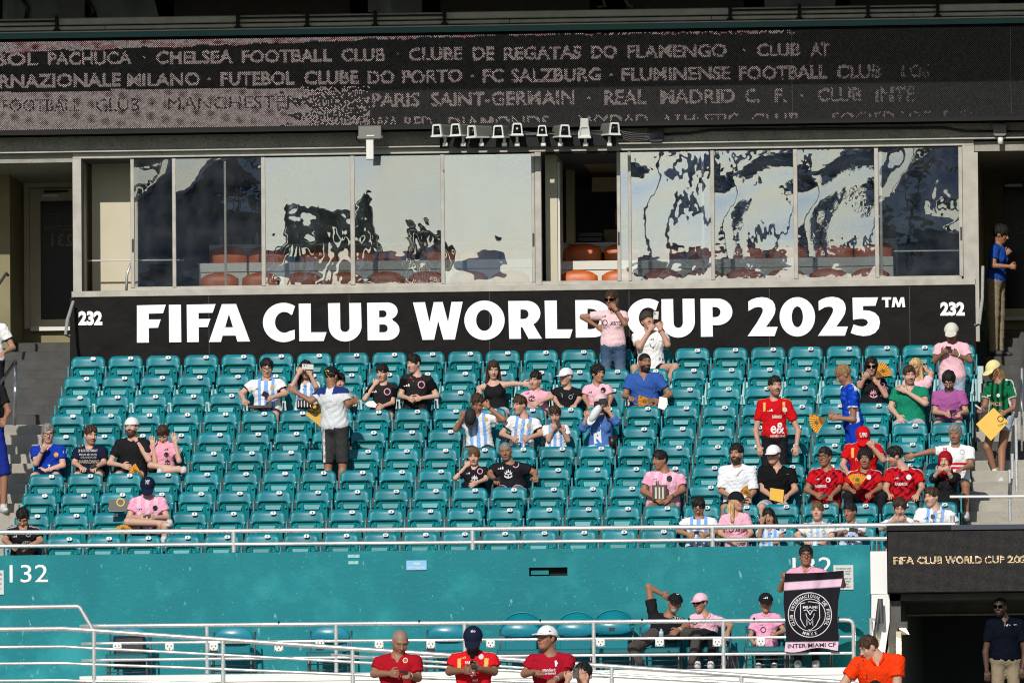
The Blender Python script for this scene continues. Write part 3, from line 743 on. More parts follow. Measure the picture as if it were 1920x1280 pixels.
# ------------------------------------------------------------------ corridors at both ends
def corridor(side):
    c = empty('entrance_recess', (0, 0, 0))
    Yb = YX+3.35
    if side < 0:
        tag(c, 'shaded entrance recess with a glass door, left of the press box', 'building')
        x0, x1 = -9.6, Xx(137)-.004
        P = lambda n, a, b, y0, y1, Y0, Y1, m: block(n, xat(a, Y0), xat(b, Y0), Y0, Y1, zat(y1, Y0, 70), zat(y0, Y0, 70), m, c)
        P('return_wall', -60, 44, 292, 640, Yb-1.0, Yb-.9, M_['dkolive']) if False else None
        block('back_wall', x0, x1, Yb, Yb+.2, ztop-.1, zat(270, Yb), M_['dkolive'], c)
        block('side_wall', x0-.6, xat(44, Yb), Yb-1.55, Yb-.005, ztop-.1, zat(270, Yb), M_['dkolive'], c)
        d = empty('door', (0, 0, 0)); d.parent = c
        P2 = lambda n, a, b, y0, y1, Y0, Y1, m: block(n, xat(a, Y0), xat(b, Y0), Y0, Y1, zat(y1, Y0, 70), zat(y0, Y0, 70), m, d)
        P2('door_frame', 46, 56, 352, 616, Yb-.06, Yb-.002, M_['cream']); P2('door_frame', 46, 160, 340, 352, Yb-.06, Yb-.002, M_['cream'])
        P2('door_stile', 57, 77, 354, 614, Yb-.05, Yb-.004, M_['cream']); P2('door_stile', 77.1, 160, 354, 377, Yb-.05, Yb-.004, M_['cream']); P2('door_stile', 77.1, 160, 599, 612, Yb-.05, Yb-.004, M_['cream'])
        P2('door_glass', 77.1, 160, 377, 599, Yb-.03, Yb-.01, M_['glassdk']); P2('door_closer', 80, 112, 364, 369, Yb-.12, Yb-.051, M_['steel']); P2('closer_arm', 84, 130, 358, 361, Yb-.14, Yb-.12, M_['black'])
        P2('threshold', 57, 160, 612.5, 620, Yb-.10, Yb-.03, M_['camwhite'])
        v, t, _ = text_tris('231', .02)
        MB().add([at(133-(133-90)*p+6, 462+(438-462)*q, Yb-.034) for p, q in v], [tuple(reversed(x)) for x in t]).build('door_lettering', M_['cameral'], d)
        v, t, _ = text_tris('SECTION', .0)
        MB().add([at(138-(138-84)*p, 432+(423-432)*q, Yb-.034) for p, q in v], [tuple(reversed(x)) for x in t]).build('door_lettering', M_['cameral'], d)
        for k in range(3):
            MB().tube([at(94+k*2, 402+k*4, Yb-.034), at(104+k*3, 400+k*4, Yb-.034), at(116+k, 405+k*4, Yb-.034)], .008, 4).build('door_emblem', M_['cameral'], d)
        block('ceiling', x0, x1, YX+.0, Yb+.2, Zx(292)-.0, Zx(275), M_['beam'], c)
    else:
        tag(c, 'dark entrance recess with a glass door, right of the press box', 'building')
        x0, x1 = Xx(1828)+.004, 9.2
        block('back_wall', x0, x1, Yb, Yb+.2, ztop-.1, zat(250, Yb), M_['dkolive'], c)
        block('ceiling', x0, x1, YX+.0, Yb+.2, zat(283, YX, 1880), zat(265, YX, 1880), M_['beam'], c)
        block('side_wall', xat(1960, Yb), x1+.5, YX-1.9, Yb-.005, ztop-.1, zat(250, Yb), M_['dkolive'], c)
        d = empty('door', (0, 0, 0)); d.parent = c
        P2 = lambda n, a, b, y0, y1, Y0, Y1, m: block(n, xat(a, Y0), xat(b, Y0), Y0, Y1, zat(y1, Y0, 1890), zat(y0, Y0, 1890), m, d)
        P2('door_glass', 1884, 1960, 353, 578, Yb-.05, Yb-.02, M_['glassdk']); P2('door_stile', 1870, 1960, 578.5, 592, Yb-.05, Yb-.004, M_['cream']); P2('threshold', 1860, 1960, 592.5, 600, Yb-.1, Yb-.03, M_['camwhite'])
        P2('door_stile', 1862, 1883.5, 340, 578, Yb-.05, Yb-.004, M_['dkolive']); P2('door_closer', 1888, 1920, 345, 350, Yb-.12, Yb-.051, M_['steel'])
        v, t, _ = text_tris('233', .02)
        MB().add([at(1946-(1946-1903)*p, 441+(416-441)*q, Yb-.054) for p, q in v], [tuple(reversed(x)) for x in t]).build('door_lettering', M_['cameral'], d)
        block('jamb_strip', xat(1829.5, YX-.05), xat(1837, YX-.05), YX-.05, YX+.2, zat(640, YX, 1830), zat(286, YX, 1830), M_['alu'], c)
corridor(-1); corridor(1)
railing('stair_handrail', 'dark handrail with a steel post on the left stairs beside the aisle', [[(-12, 735, 3.4), (20, 690, 5.4), (28, 677, 6.0), (31, 684, 6.0)]], [], 6.0, .024, .024, M_['steel_dark'])
mb = MB(); mb.tube([at(30, 682, 6.0), at(27, 797, 6.0)], .023, 10); mb.build('post', M_['steel'], bpy.data.objects['stair_handrail'], True)
railing('wall_handrail', 'short dark handrail on the wall of the left entrance recess', [[(-10, 545, 8.6), (12, 512, 8.9), (15, 516, 9.0)]], [], 9, .02, .02, M_['steel_dark'])
railing('wall_handrail', 'steel handrail on the left end of the black banner wall', [[(137, 566, 8.0), (126, 600, 7.6), (123, 628, 7.3), (130, 630, 7.5)]], [], 8, .022, .02, M_['steel'])
railing('wall_handrail', 'steel handrail at the right corner of the press box', [[(1843, 500, 8.0), (1842, 560, 7.7), (1836, 608, 7.4), (1829, 610, 7.6)]], [], 8, .022, .02, M_['steel'])
railing('stair_handrail', 'dark pipe handrail running down the right stairs at the picture edge', [[(1925, 640, 6.0), (1919, 654, 5.9), (1905, 780, 2.9)]], [], 4, .026, .02, M_['steel_dark'])
railing('stair_handrail', 'lower dark handrail on the right stairs with three steel posts', [[(1901, 800, 2.5), (1893, 930, .2)]], [(1905, 785, 922), (1893, 880, 977), (1898, 850, 897)], .6, .026, .02, M_['steel_dark'])
for p in bpy.data.objects['stair_handrail.002'].children:
    if p.name.startswith('post'): p.data.materials[0] = M_['steel']
mb = MB(); mb.tube([at(1916, 690, 4.5), at(1916, 845, 4.5)], .016, 8); mb.build('post', M_['steel'], bpy.data.objects['stair_handrail.001'], True)
railing('aisle_barrier', 'thin white pipe barrier across the foot of the right stairs', [[(1781, 931), (1960, 930)]], [], -.55, .018, .02, M_['white'])

# ------------------------------------------------------------------ beam, LED ribbon, upper balcony
bm = block('concrete_beam', -9.8, 9.6, YX-.05, YX+.4, Zx(275.2)+.0, Zx(190), M_['beam']); tag(bm, 'long grey stucco beam between the ribbon screen and the press box windows', 'beam')
dr = MB(); dr.box(-9.8, 9.6, YX-.12, YX-.05, Zx(274.8)+.0, Zx(272.5)); t_ = dr.build('drip_edge', M_['alu'], bm)
YLd = 7.80
zl0, zl1 = zat(240, YLd), zat(58, YLd)
led = empty('ribbon_screen', (0, 0, 0)); tag(led, 'long dark LED ribbon screen scrolling club names above the press box', 'screen')
block('screen_cabinet', -9.8, 9.6, YLd, YX-.06, zl0, zl1, M_['led'], led)
block('bottom_trim', -9.8, 9.6, YLd-.03, YLd-.002, zl0-.0, zat(230.5, YLd), M_['black'], led)
def raster(words, pitch, X0, X1, Z0, Z1, Y, stag=True):
    """dot centres and lit mask from pixel-placed words"""
    nx = int((X1-X0)/pitch); nz = int((Z1-Z0)/pitch*(2 if stag else 1))
    i, j = np.meshgrid(np.arange(nx), np.arange(nz))
    x = X0+(i+(.5*(j % 2) if stag else 0))*pitch; z = Z0+j*pitch*(.5 if stag else 1)
    x = x.ravel(); z = z.ravel(); lit = np.zeros(len(x), bool)
    for (txt, a, b, yc, h, bold) in words:
        xm = (a+b)/2; wx0, wx1 = xat(a, Y, yc), xat(b, Y, yc); wz0, wz1 = zat(yc+h/2, Y, xm), zat(yc-h/2, Y, xm)
        v, t, _ = text_tris(txt, bold); V = np.stack([wx0+(wx1-wx0)*v[:, 0], wz0+(wz1-wz0)*v[:, 1]], 1)
        box_ = (x >= wx0-.01) & (x <= wx1+.01) & (z >= wz0-.01) & (z <= wz1+.01); idx = np.nonzero(box_)[0]
        P = np.stack([x[idx], z[idx]], 1); m = np.zeros(len(idx), bool)
        for (p, q, r) in t:
            A, B, C = V[p], V[q], V[r]
            def e(A, B): return (B[0]-A[0])*(P[:, 1]-A[1])-(B[1]-A[1])*(P[:, 0]-A[0])
            e1, e2, e3 = e(A, B), e(B, C), e(C, A)
            m |= ((e1 >= 0) & (e2 >= 0) & (e3 >= 0)) | ((e1 <= 0) & (e2 <= 0) & (e3 <= 0))
        lit[idx[m]] = True
    return x, z, lit
W = []
def line(y0, slope, h, items, bold=.0):
    for txt, a, b in items: W.append((txt, a, b, y0+slope*((a+b)/2-960), h if txt != '.' else 5, bold))
line(100, -.0125, 25, [('TBOL', -40, 72), ('PACHUCA', 90, 247), ('.', 268, 274), ('CHELSEA', 292, 437), ('FOOTBALL', 453, 622), ('CLUB', 640, 722), ('.', 742, 748), ('CLUBE', 767, 867), ('DE', 886, 927), ('REGATAS', 945, 1090), ('DO', 1108, 1157), ('FLAMENGO', 1176, 1363), ('.', 1392, 1398), ('CLUB', 1419, 1500), ('AT', 1520, 1556)], .032)
line(142, -.0115, 26, [('TERNAZIONALE', -45, 227), ('MILANO', 239, 375), ('.', 390, 396), ('FUTEBOL', 414, 552), ('CLUBE', 571, 672), ('DO', 689, 740), ('PORTO', 753, 867), ('.', 882, 888), ('FC', 905, 945), ('SALZBURG', 958, 1127), ('.', 1143, 1149), ('FLUMINENSE', 1166, 1370), ('FOOTBALL', 1386, 1552), ('CLUB', 1569, 1652), ('.', 1664, 1670), ('LOS', 1690, 1745)], .032)
line(185, -.0115, 27, [('PARIS', 697, 787), ('SAINT-GERMAIN', 808, 1077), ('.', 1101, 1107), ('REAL', 1133, 1212), ('MADRID', 1238, 1378), ('C.', 1398, 1425), ('F.', 1452, 1475), ('.', 1500, 1506), ('CLUB', 1533, 1616), ('INTE', 1642, 1715)], .028)
line(229.5, -.0115, 24, [('URAWA RED', 640, 810), ('DIAMONDS', 840, 1030), ('WYDAD', 1085, 1215), ('ATHLETIC', 1240, 1385), ('CLUB', 1410, 1498), ('SOCIEDADE', 1560, 1745), ('ESP', 1770, 1825)], .01)
PIT = .0290
x, z, lit = raster(W, PIT, -9.6, 9.4, zat(229, YLd), zat(62, YLd), YLd)
x2, z2, dk = raster([('FOOTBALL', 5, 150, 198, 24, 0), ('CLUB', 180, 262, 197, 24, 0), ('.', 282, 288, 196, 5, 0), ('MANCHESTER CITY', 315, 655, 192, 24, 0)], PIT, -9.6, 9.4, zat(229, YLd), zat(62, YLd), YLd)
# pixel coordinates of every dot
mpp = 1/PX(YLd); xc = xat(960, YLd, 150); pxx = 960+(x-xc)/mpp; zc = zat(150, YLd)
pyy = 150-(z-zc)/mpp + (960-pxx)*.0089
rnd = np.random.rand(len(x))
nz_ = lambda a, b: np.sin(a*.05+2*np.sin(b*.21))*.5+np.sin(a*.13+b*.4)*.3+np.sin(a*.31-b*.7)*.2
nn = nz_(pxx, pyy)
lowbg = (pyy > 163+ (pxx < 200)*4) & (pxx < 560+60*nn)
topbg = (pyy < 92 - pxx*.028 + 3*nn) & (pxx < 1150) | (pyy < 66+2*nn) & (pxx < 1500) & (rnd > .4)
bgm = (lowbg | topbg)
mixzone = (pxx > 560) & (pxx < 690) & (pyy > 160) & (rnd > .55+.35*nn) 
on = (lit | bgm | mixzone) & ~(dk & (rnd > .25))
on &= ~((pxx > 640) & (rnd > .93)); fade = np.clip((1850-pxx)/500, 0, 1)
on &= (rnd < .25+fade) | (pxx < 1500)
base = np.array([.44, .365, .345]); dark = np.array([.014, .0135, .012])
inten = (.55+.55*rnd)*np.interp(pxx, [0, 1100, 1500, 1900], [1.05, .95, .75, .35])
colr = np.where(on[:, None], base[None]*inten[:, None], dark[None]*(.5+1.6*rnd[:, None]))
red = on & topbg & (nn > .35); colr[red] *= np.array([.9, .5, .55]); blu = on & topbg & (nn < -.75); colr[blu] *= np.array([.4, .5, 1.0])
def dots(name, x, z, colr, Y, r, parent, shape=4):
    n = len(x); ang = np.arange(shape)*2*np.pi/shape+(np.pi/4 if shape == 4 else 0)
    v = np.zeros((n, shape, 3)); v[:, :, 0] = x[:, None]+r*np.cos(ang)[None]; v[:, :, 1] = Y; v[:, :, 2] = z[:, None]+r*np.sin(ang)[None]
    me = bpy.data.meshes.new(name); me.vertices.add(n*shape); me.vertices.foreach_set('co', v.ravel())
    me.loops.add(n*shape); me.loops.foreach_set('vertex_index', np.arange(n*shape, dtype=np.int32)); me.polygons.add(n)
    me.polygons.foreach_set('loop_start', np.arange(0, n*shape, shape, dtype=np.int32)); me.update()
    a = me.color_attributes.new('Col', 'FLOAT_COLOR', 'POINT'); c = np.ones((n, shape, 4)); c[:, :, :3] = colr[:, None]; a.data.foreach_set('color', c.ravel())
    o = meshobj(name, me, M_['leddots'], parent); tag(o, kind='stuff'); return o
dots('led_dots', x, z, colr, YLd-.004, .0098, led)
for k in range(0, 14):
    xs_ = xat(120+k*137, YLd); block('module_joint', xs_-.0015, xs_+.0015, YLd-.003, YLd-.001, zat(228, YLd), zat(66, YLd), M_['cameral'] if k in (10, 13) else M_['black'], led)
# teal fascia strip and parapet rails above
YF = YLd-.03
def Zf(y): return zat(y, YF)
fas = empty('balcony_front', (0, 0, 0)); tag(fas, 'teal and aluminium balcony edge with short black posts above the ribbon screen', 'balcony')
block('fascia_strip', -9.8, 9.6, YF, YX, Zf(58.5), Zf(48.5), M_['greenstrip'], fas)
block('fascia_cap', -9.8, 9.6, YF-.02, YX, Zf(48.3), Zf(46), M_['alu'], fas)
block('lower_channel', -9.8, 9.6, YF+.03, YX, Zf(43.5), Zf(36), M_['alu'], fas, .008)
block('upper_channel', -9.8, 9.6, YF+.06, YX, Zf(33.5), Zf(20), M_['alu'], fas, .01)
block('channel_gap', -9.8, 9.6, YF+.10, YX, Zf(46), Zf(33), M_['black'], fas)
for i in range(5): 
    block('channel_seam', xat(200+i*380, YF)-.004, xat(200+i*380, YF)+.004, YF+.025, YF+.029, Zf(43), Zf(36.2), M_['black'], fas)
for x_ in (110, 450, 580, 708, 838, 1375, 1505, 1634, 1765):
    sl = (960-x_)*.0115
    block('rail_post', xat(x_-3, YF), xat(x_+3, YF), YF-.02, YF+.06, Zf(44), Zf(16), M_['black'], fas); block('post_foot', xat(x_-6, YF), xat(x_+6, YF), YF-.03, YF+.06, Zf(46), Zf(41), M_['black'], fas)
for (a, b) in ((-30, 110), (450, 580), (580, 708), (708, 838), (1375, 1505), (1505, 1634), (1634, 1765)):
    block('dark_rail', xat(a, YF), xat(b, YF), YF-.01, YF+.03, Zf(27.5), Zf(24.5), M_['black'], fas)
up = empty('upper_deck', (0, 0, 0)); tag(up, 'dark shaded upper deck with grey glass screens at the top of the picture', 'building')
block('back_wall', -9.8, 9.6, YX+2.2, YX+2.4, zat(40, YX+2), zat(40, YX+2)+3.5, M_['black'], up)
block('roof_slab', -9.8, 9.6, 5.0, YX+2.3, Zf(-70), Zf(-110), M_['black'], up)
M_['greypl'] = mat('grey_plastic_screen', (.10, .12, .13), .35, noise=[(2., (.05, .06, .07), .4, .6, 3), ((1., (3, 1, .6)), (.17, .19, .2), .6, .7, 3)])
M_['brown'] = mat('brown_seat_backs', (.03, .010, .003), .5, noise=(6., (.01, .005, .003), .4, .6, 3))
for pl in ([(5, -20), (160, -20), (158, 36), (5, 38)], [(160, -20), (285, -20), (297, 30), (185, 36)], [(690, -20), (792, -20), (791, 24), (730, 26), (690, 22)], [(1432, -20), (1567, -20), (1566, 18), (1434, 20)]):
    q = [at(a, b, YX+.5) for a, b in pl]; MB().poly([(p[0], p[2]) for p in q][::-1], (), YX+.5, YX+.54).build('glass_screen', M_['greypl'], up)
for (a, b) in ((330, 660), (830, 1110), (1180, 1400), (1600, 1880)):
    block('seat_backs', xat(a, YX+1), xat(b, YX+1), YX+1, YX+1.1, zat(30, YX+1), zat(-20, YX+1), M_['brown'], up)
for (pts, r) in (([(40, -5), (52, 14), (48, 40)], .03), ([(160, -10), (175, 22), (170, 30)], .03), ([(1128, -5), (1135, 12), (1120, 14)], .02), ([(1170, -5), (1178, 10), (1186, 14)], .02)):
    MB().tube([at(a, b, YX+.4) for a, b in pts], r, 8).build('bracket_arm', M_['blackp'] if pts[0][0] < 500 else M_['cameral'], up, True)

# ------------------------------------------------------------------ row of cameras on the beam
YC = YLd-.06
mt = empty('camera_mount', (0, 0, 0)); tag(mt, 'black mounting bar under the row of nine surveillance cameras', 'bracket')
block('bar', xat(828, YC), xat(1158, YC), YC-.05, YC+.06, zat(276, YC, 990), zat(258, YC, 990), M_['black'], mt)
cams = [(826, 244, -28, 'leftmost', 1), (860, 243, -24, 'second', 1), (894, 246, -40, 'third', 1), (937, 246, -14, 'fourth', 1), (968, 242, 10, 'fifth', 1), (1017, 244, 3, 'middle narrow, sixth', .85), (1053, 245, 24, 'seventh', 1), (1096, 240, 4, 'bright all white, eighth', 1), (1145, 241, 28, 'rightmost', 1)]
cb = MB(); pr = [(-.055, -.05), (.055, -.05), (.068, .01), (.045, .085), (-.045, .085), (-.068, .01)]
for i, (x_, y_, rz_, nm, sc_) in enumerate(cams):
    p = at(x_+(3 if rz_ < -10 else 0), y_+3, YLd-.19)
    c = empty('surveillance_camera', tuple(p), rz=R_(rz_*.9)); c.scale = (1.02*sc_,)*3; c.rotation_euler = (R_(3 if i != 7 else 22), 0, R_(rz_*.9))
    # body: tapered housing from front (y=-.12) to back
    prof = [(-.072, -.055), (.072, -.055), (.058, .075), (.045, .092), (-.045, .092), (-.058, .075)]
    mb = MB(); vs = [(a, -.12, b) for a, b in prof]+[(a*.92, .22, b*.95) for a, b in prof]; n = 6
    mb.add(vs, [tuple(reversed(range(6, 12)))[::-1]]+[(k, n+k, n+(k+1) % n, (k+1) % n) for k in range(n)]+[(0, 1, 2, 3, 4, 5)])
    whole = M_['camwhite'] if i == 7 else M_['cameral']
    mb.build('housing', whole, c)
    fr_ = MB(); inner = [(a*.80, b*.80) for a, b in prof]; outer = [(a*1.04, b*1.04) for a, b in prof]
    fr_.poly(outer, [inner], -.15, -.118); fr_.build('front_trim', M_['camwhite'], c)
    MB().box(-.085, .085, -.16, .12, -.072, -.052).build('base_tray', M_['camwhite'], c)
    if i != 7:
        MB().poly([(a*.82, b*.82) for a, b in prof], (), -.125).build('window', M_['glassdk'], c)
        MB().tube([(0, -.14, .02), (0, -.12, .02)], .03, 12).build('lens', M_['blackp'], c, True)
        MB().tube([(0, -.146, .02), (0, -.139, .02)], .014, 10).build('lens_glass', M_['camwhite'] if i in (4, 5) else M_['glassdk'], c, True)
    else: MB().poly([(a*.82, b*.82) for a, b in prof], (), -.135).build('shutter', M_['camwhite'], c)
    tag(c, f'{nm} surveillance camera of the row on the beam', 'camera', 'surveillance cameras on the beam')
    q = at(x_+(9 if rz_ < -10 else -2 if rz_ > 15 else 2), 268, YC-.09)
    b = MB(); b.bbox(q[0]-.035, q[0]+.035, q[1]-.04, q[1]+.03, q[2]-.05, q[2]+.0, .008); b.tube([(q[0], q[1]-.02, q[2]-.0), (q[0], q[1]-.03, q[2]+.085)], .022, 8)
    bb = b.build('camera_bracket', M_['steel'], mt)
cab = []
rng = random.Random(3)
for k in range(5):
    y0 = 240+k*3.2; pts = [(1000+rng.uniform(-20, 20), 250+k, YC-.03)]
    pts += [(1158, 245+k*3, YC-.04), (1185, 250+k*4, YC-.05), (1215, 252+k*2.5, YC-.04), (1235, 250+k*1.5, YC-.03)]
    cab.append(pts)
for k in range(3): cab.append([(840, 252+k*3, YC-.03), (900, 256+k*2, YC-.05), (980, 248+k*3, YC-.04), (1060, 254-k*2, YC-.05), (1150, 250+k*3, YC-.03)])
mb = MB()
for pts in cab: mb.tube([at(*p) for p in pts], .011, 6)
tag(mb.build('cable_bundle', M_['blackp'], None, True), 'bundle of black cables running from the cameras to the junction box', 'cable')
def octbox(name, x_, y_, w, h, d, m, Y):
    p = at(x_, y_, Y); W2, H2 = w/2, h/2; c = .3*min(W2, H2)
    pts = [(-W2+c, -H2), (W2-c, -H2), (W2, -H2+c), (W2, H2-c), (W2-c, H2), (-W2+c, H2), (-W2, H2-c), (-W2, -H2+c)]
    return MB().poly([(p[0]+a, p[2]+b) for a, b in pts], (), Y-d, Y).build(name, m)
jb = octbox('junction_box', 1231, 253, .20, .20, .1, M_['blackp'], YX-.055); tag(jb, 'black cut-corner junction box right of the camera row', 'junction box')
jb2 = octbox('junction_box', 1875, 245, .175, .16, .12, M_['cameral'], YX-.055); tag(jb2, 'grey junction box with a lamp below at the right end of the conduit', 'junction box')
mb = MB(); p = at(1876, 262, YX-.12); mb.tube([(p[0], p[1], p[2]+.03), (p[0], p[1], p[2]-.06)], .038, 12); mb.build('lamp_cup', M_['camwhite'], jb2, True)
mb = MB(); mb.tube([at(*q) for q in ((1245, 252, YX-.09), (1290, 250, YX-.09), (1335, 244, YX-.09), (1545, 241.5, YX-.09), (1770, 239.5, YX-.09), (1810, 246, YX-.09), (1862, 246, YX-.09))], .017, 8)
mb.tube([at(*q) for q in ((1888, 246, YX-.09), (1960, 248, YX-.09))], .015, 8)
tag(mb.build('conduit', M_['blackp'], None, True), 'long black conduit pipe fixed along the beam to the right', 'pipe')
wb = empty('wireless_box', (0, 0, 0)); tag(wb, 'grey box with a white antenna bar hanging in front of the third window post', 'box')
bb = lambda n, a, b, c, d, Y0, dd, m: block(n, xat(a, Y0), xat(b, Y0), Y0-dd, Y0, zat(d, Y0, 697), zat(c, Y0, 697), m, wb, .008)
bb('housing', 676, 719, 237, 262, YLd-.04, .10, M_['cameral']); bb('flange', 674, 721, 256, 260, YLd-.035, .08, M_['alu']); bb('antenna_bar', 690, 704, 263, 300, YLd-.06, .08, M_['camwhite']); bb('housing_label', 690, 705, 253, 256, YLd-.142, .004, M_['camwhite'])
mb = MB(); mb.tube([at(678, 240, YX-.1), at(668, 245, YX-.1), at(668, 262, YX-.1), at(677, 268, YX-.1)], .006, 6); mb.build('loose_wire', M_['blackp'], wb, True)

# ------------------------------------------------------------------ right hand LED board and tunnel
YT = -1.25
tb = empty('tunnel_screen', (0, 0, 0)); tag(tb, 'black LED screen with amber scrolling letters above the dark tunnel', 'screen')
cx0, cx1 = xat(1663, YT, 1050), 9.2
zt0, zt1 = zat(1110.5, YT, 1780), zat(984, YT, 1780)
block('screen_cabinet', cx0, cx1, YT, YT+.22, zt0, zt1, M_['led'], tb)
block('top_cover', cx0, xat(1783, YT, 990), YT-.02, YT-.001, zat(993, YT, 1780), zt1, M_['black'], tb)
M_['navy'] = mat('dark_navy_trim', (.02, .028, .05), .5)
block('top_cover', xat(1783.5, YT, 990), cx1, YT-.02, YT-.001, zat(993, YT, 1780), zt1, M_['navy'], tb)
words = [(t, a, b, yc, 14, .03) for t, a, b, yc in (('FIFA', 1675, 1714, 1050), ('CLUB', 1720, 1767, 1049.5), ('WORLD', 1772, 1841, 1049), ('CUP', 1846, 1884, 1048.5), ('2025', 1889, 1937, 1048))]
x, z, lit = raster(words, .0136, cx0+.02, 9.0, zt0+.02, zat(994, YT, 1780), YT, False)
rnd = np.random.rand(len(x)); r2 = np.random.rand(len(x))
c_ = np.array([.017, .016, .014])*(.5+1.6*rnd[:, None]); am = np.array([1.1, .85, .48])*(.65+.6*rnd[:, None]); rd = np.array([.5, .03, .02])
colr = np.where(lit[:, None], np.where((r2 < .12)[:, None], rd[None], am), c_)
dots('led_dots', x, z, colr, YT-.003, .0080, tb)
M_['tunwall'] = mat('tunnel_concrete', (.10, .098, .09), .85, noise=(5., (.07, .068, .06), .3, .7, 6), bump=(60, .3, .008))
tn = empty('tunnel', (0, 0, 0)); tag(tn, 'dark concrete tunnel entrance with a soffit beam, below the screen on the right', 'building')
XT0 = xat(1665, -1.0, 1150)
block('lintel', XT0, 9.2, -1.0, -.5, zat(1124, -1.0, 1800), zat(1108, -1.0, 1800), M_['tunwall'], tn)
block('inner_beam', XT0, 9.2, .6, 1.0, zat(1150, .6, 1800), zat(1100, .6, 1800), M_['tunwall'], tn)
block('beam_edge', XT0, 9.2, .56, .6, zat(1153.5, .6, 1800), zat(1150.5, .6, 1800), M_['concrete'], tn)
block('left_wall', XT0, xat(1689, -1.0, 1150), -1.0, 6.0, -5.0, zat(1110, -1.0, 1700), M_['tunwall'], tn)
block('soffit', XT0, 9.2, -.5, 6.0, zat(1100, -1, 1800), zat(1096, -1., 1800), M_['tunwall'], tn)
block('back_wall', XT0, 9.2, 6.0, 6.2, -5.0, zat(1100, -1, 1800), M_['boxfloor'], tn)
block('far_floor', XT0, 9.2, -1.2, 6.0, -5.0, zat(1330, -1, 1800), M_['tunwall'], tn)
lm = empty('wall_lamp', tuple(at(1695, 1180, -1.15))); tag(lm, 'small lit lamp box on the tunnel wall beside the man in the orange shirt', 'lamp')
MB().bbox(-.09, .05, -.1, .12, .015, .10, .01).build('lamp_housing', M_['tunwall'], lm)
v = [(-.06, -.12, .012), (.03, -.12, .012), (.07, -.09, -.065), (-.02, -.09, -.065)]
MB().add(v, [(0, 3, 2, 1)]).build('lamp_face', M_['lampface'], lm)
MB().add(v, [(0, 1, 2, 3)]).build('lamp_back', M_['tunwall'], lm)
lo = bpy.data.objects.new('lamp_light', bpy.data.lights.new('lamp_light', 'AREA')); COL.objects.link(lo); lo.parent = lm
lo.data.energy = 5; lo.data.size = .12; lo.data.color = (1, .75, .4); lo.location = (-.05, -.16, -.08); lo.rotation_euler = (R_(-10), R_(18), 0)
MB().box(-.10, -.035, -.03, .02, -1.2, -.02).build('lit_wall_strip', M_['cream'], lm)  # pale strip paints the lamp's glow onto the wall below it
railing('tunnel_handrail', 'dark looped handrail standing on the white pier beside the tunnel', [[(1641, 1196), (1650, 1122)], [(1651, 1122), (1653, 1168)]], [], -1.2, .028, .02, M_['steel_dark'])
railing('tunnel_handrail', 'bright pipe rail end between the teal wall and the white pier', [[(1633, 1235), (1633, 1158), (1640, 1162)]], [], -1.3, .024, .02, M_['steel'])

# ------------------------------------------------------------------ surroundings behind the camera
gr = block('pitch', -400, 400, -420, 60, -11.2, -10.6, M_['grass']); tag(gr, kind='structure')
mat_trunk = mat('palm_trunk', (.10, .08, .06), .9); mat_leaf = mat('palm_leaf', (.04, .07, .02), .7)
fs = empty('far_stand', (0, 0, 0)); tag(fs, 'far dark grandstand across the pitch reflected in the press box windows', 'building')
rf_ = random.Random(5)
for k, (z0, z1, y, c) in enumerate(((-10.5, -2, -228, .10), (-2, 3.2, -233, .55), (3.2, 4.6, -231, .9), (4.6, 9.0, -240, .22), (9.0, 10.2, -236, .7), (10.2, 15.2, -246, .35), (15.2, 16.2, -243, .8))):
    block('stand_tier', -160, 140, -290, y, z0+.01, z1, mat('far_tier_%d' % k, (c*.92, c*.95, c), .9, noise=(.15, (c*.5, c*.5, c*.55), .45, .6, 4)), fs)
for i in range(3): block('roof', -160+i*105, -70+i*105, -300, -268, 47+i*3, 50+i*3, M_['farstand'], fs)
for i in range(9): block('roof_mast', -150+i*33+(i % 3)*4, -148.4+i*33+(i % 3)*4, -272, -270, 10, 47, M_['farstand'], fs)
for i in range(22):
    x_ = -150+i*13+rf_.uniform(-3, 3); block('rooftop_unit', x_, x_+rf_.uniform(2, 7), -252, -249, 16.2, 17+rf_.uniform(0, 4), M_['farstand'], fs)
for i in range(10):
    x_ = -60+i*9.5+rf_.uniform(-3, 3); t_ = empty('palm_tree', (x_, -205, -10.6)); tag(t_, 'palm tree before the far stand, reflected in the press box glass', 'tree', 'palm trees reflected in the windows')
    h_ = rf_.uniform(22, 30); mb = MB(); mb.tube([(0, 0, 0), (.3, 0, h_*.5), (0, 0, h_)], [.35, .28, .22], 7); mb.build('trunk', mat_trunk, t_, True)
    mb = MB()
    for q in range(15):
        a = q*2.4; e = rf_.uniform(-.3, .9); L = rf_.uniform(3, 4.4); d = np.array([math.cos(a), math.sin(a)]); pts = []
        for w in range(5):
            u = w/4; pts.append((d[0]*L*u, d[1]*L*u, h_+e*L*u-1.1*L*u*u))
        for w in range(4):
            p0, p1 = np.array(pts[w]), np.array(pts[w+1]); o_ = np.array([-d[1], d[0], 0])*.55*(1-w/4.5); o2 = np.array([-d[1], d[0], 0])*.55*(1-(w+1)/4.5); dz = np.array([0, 0, -.35])
            mb.add([p0, p1, p1+o2+dz, p0+o_+dz], [(0, 1, 2, 3)]); mb.add([p0, p1, p1-o2+dz, p0-o_+dz], [(3, 2, 1, 0)])
    mb.build('crown', mat_leaf, t_)
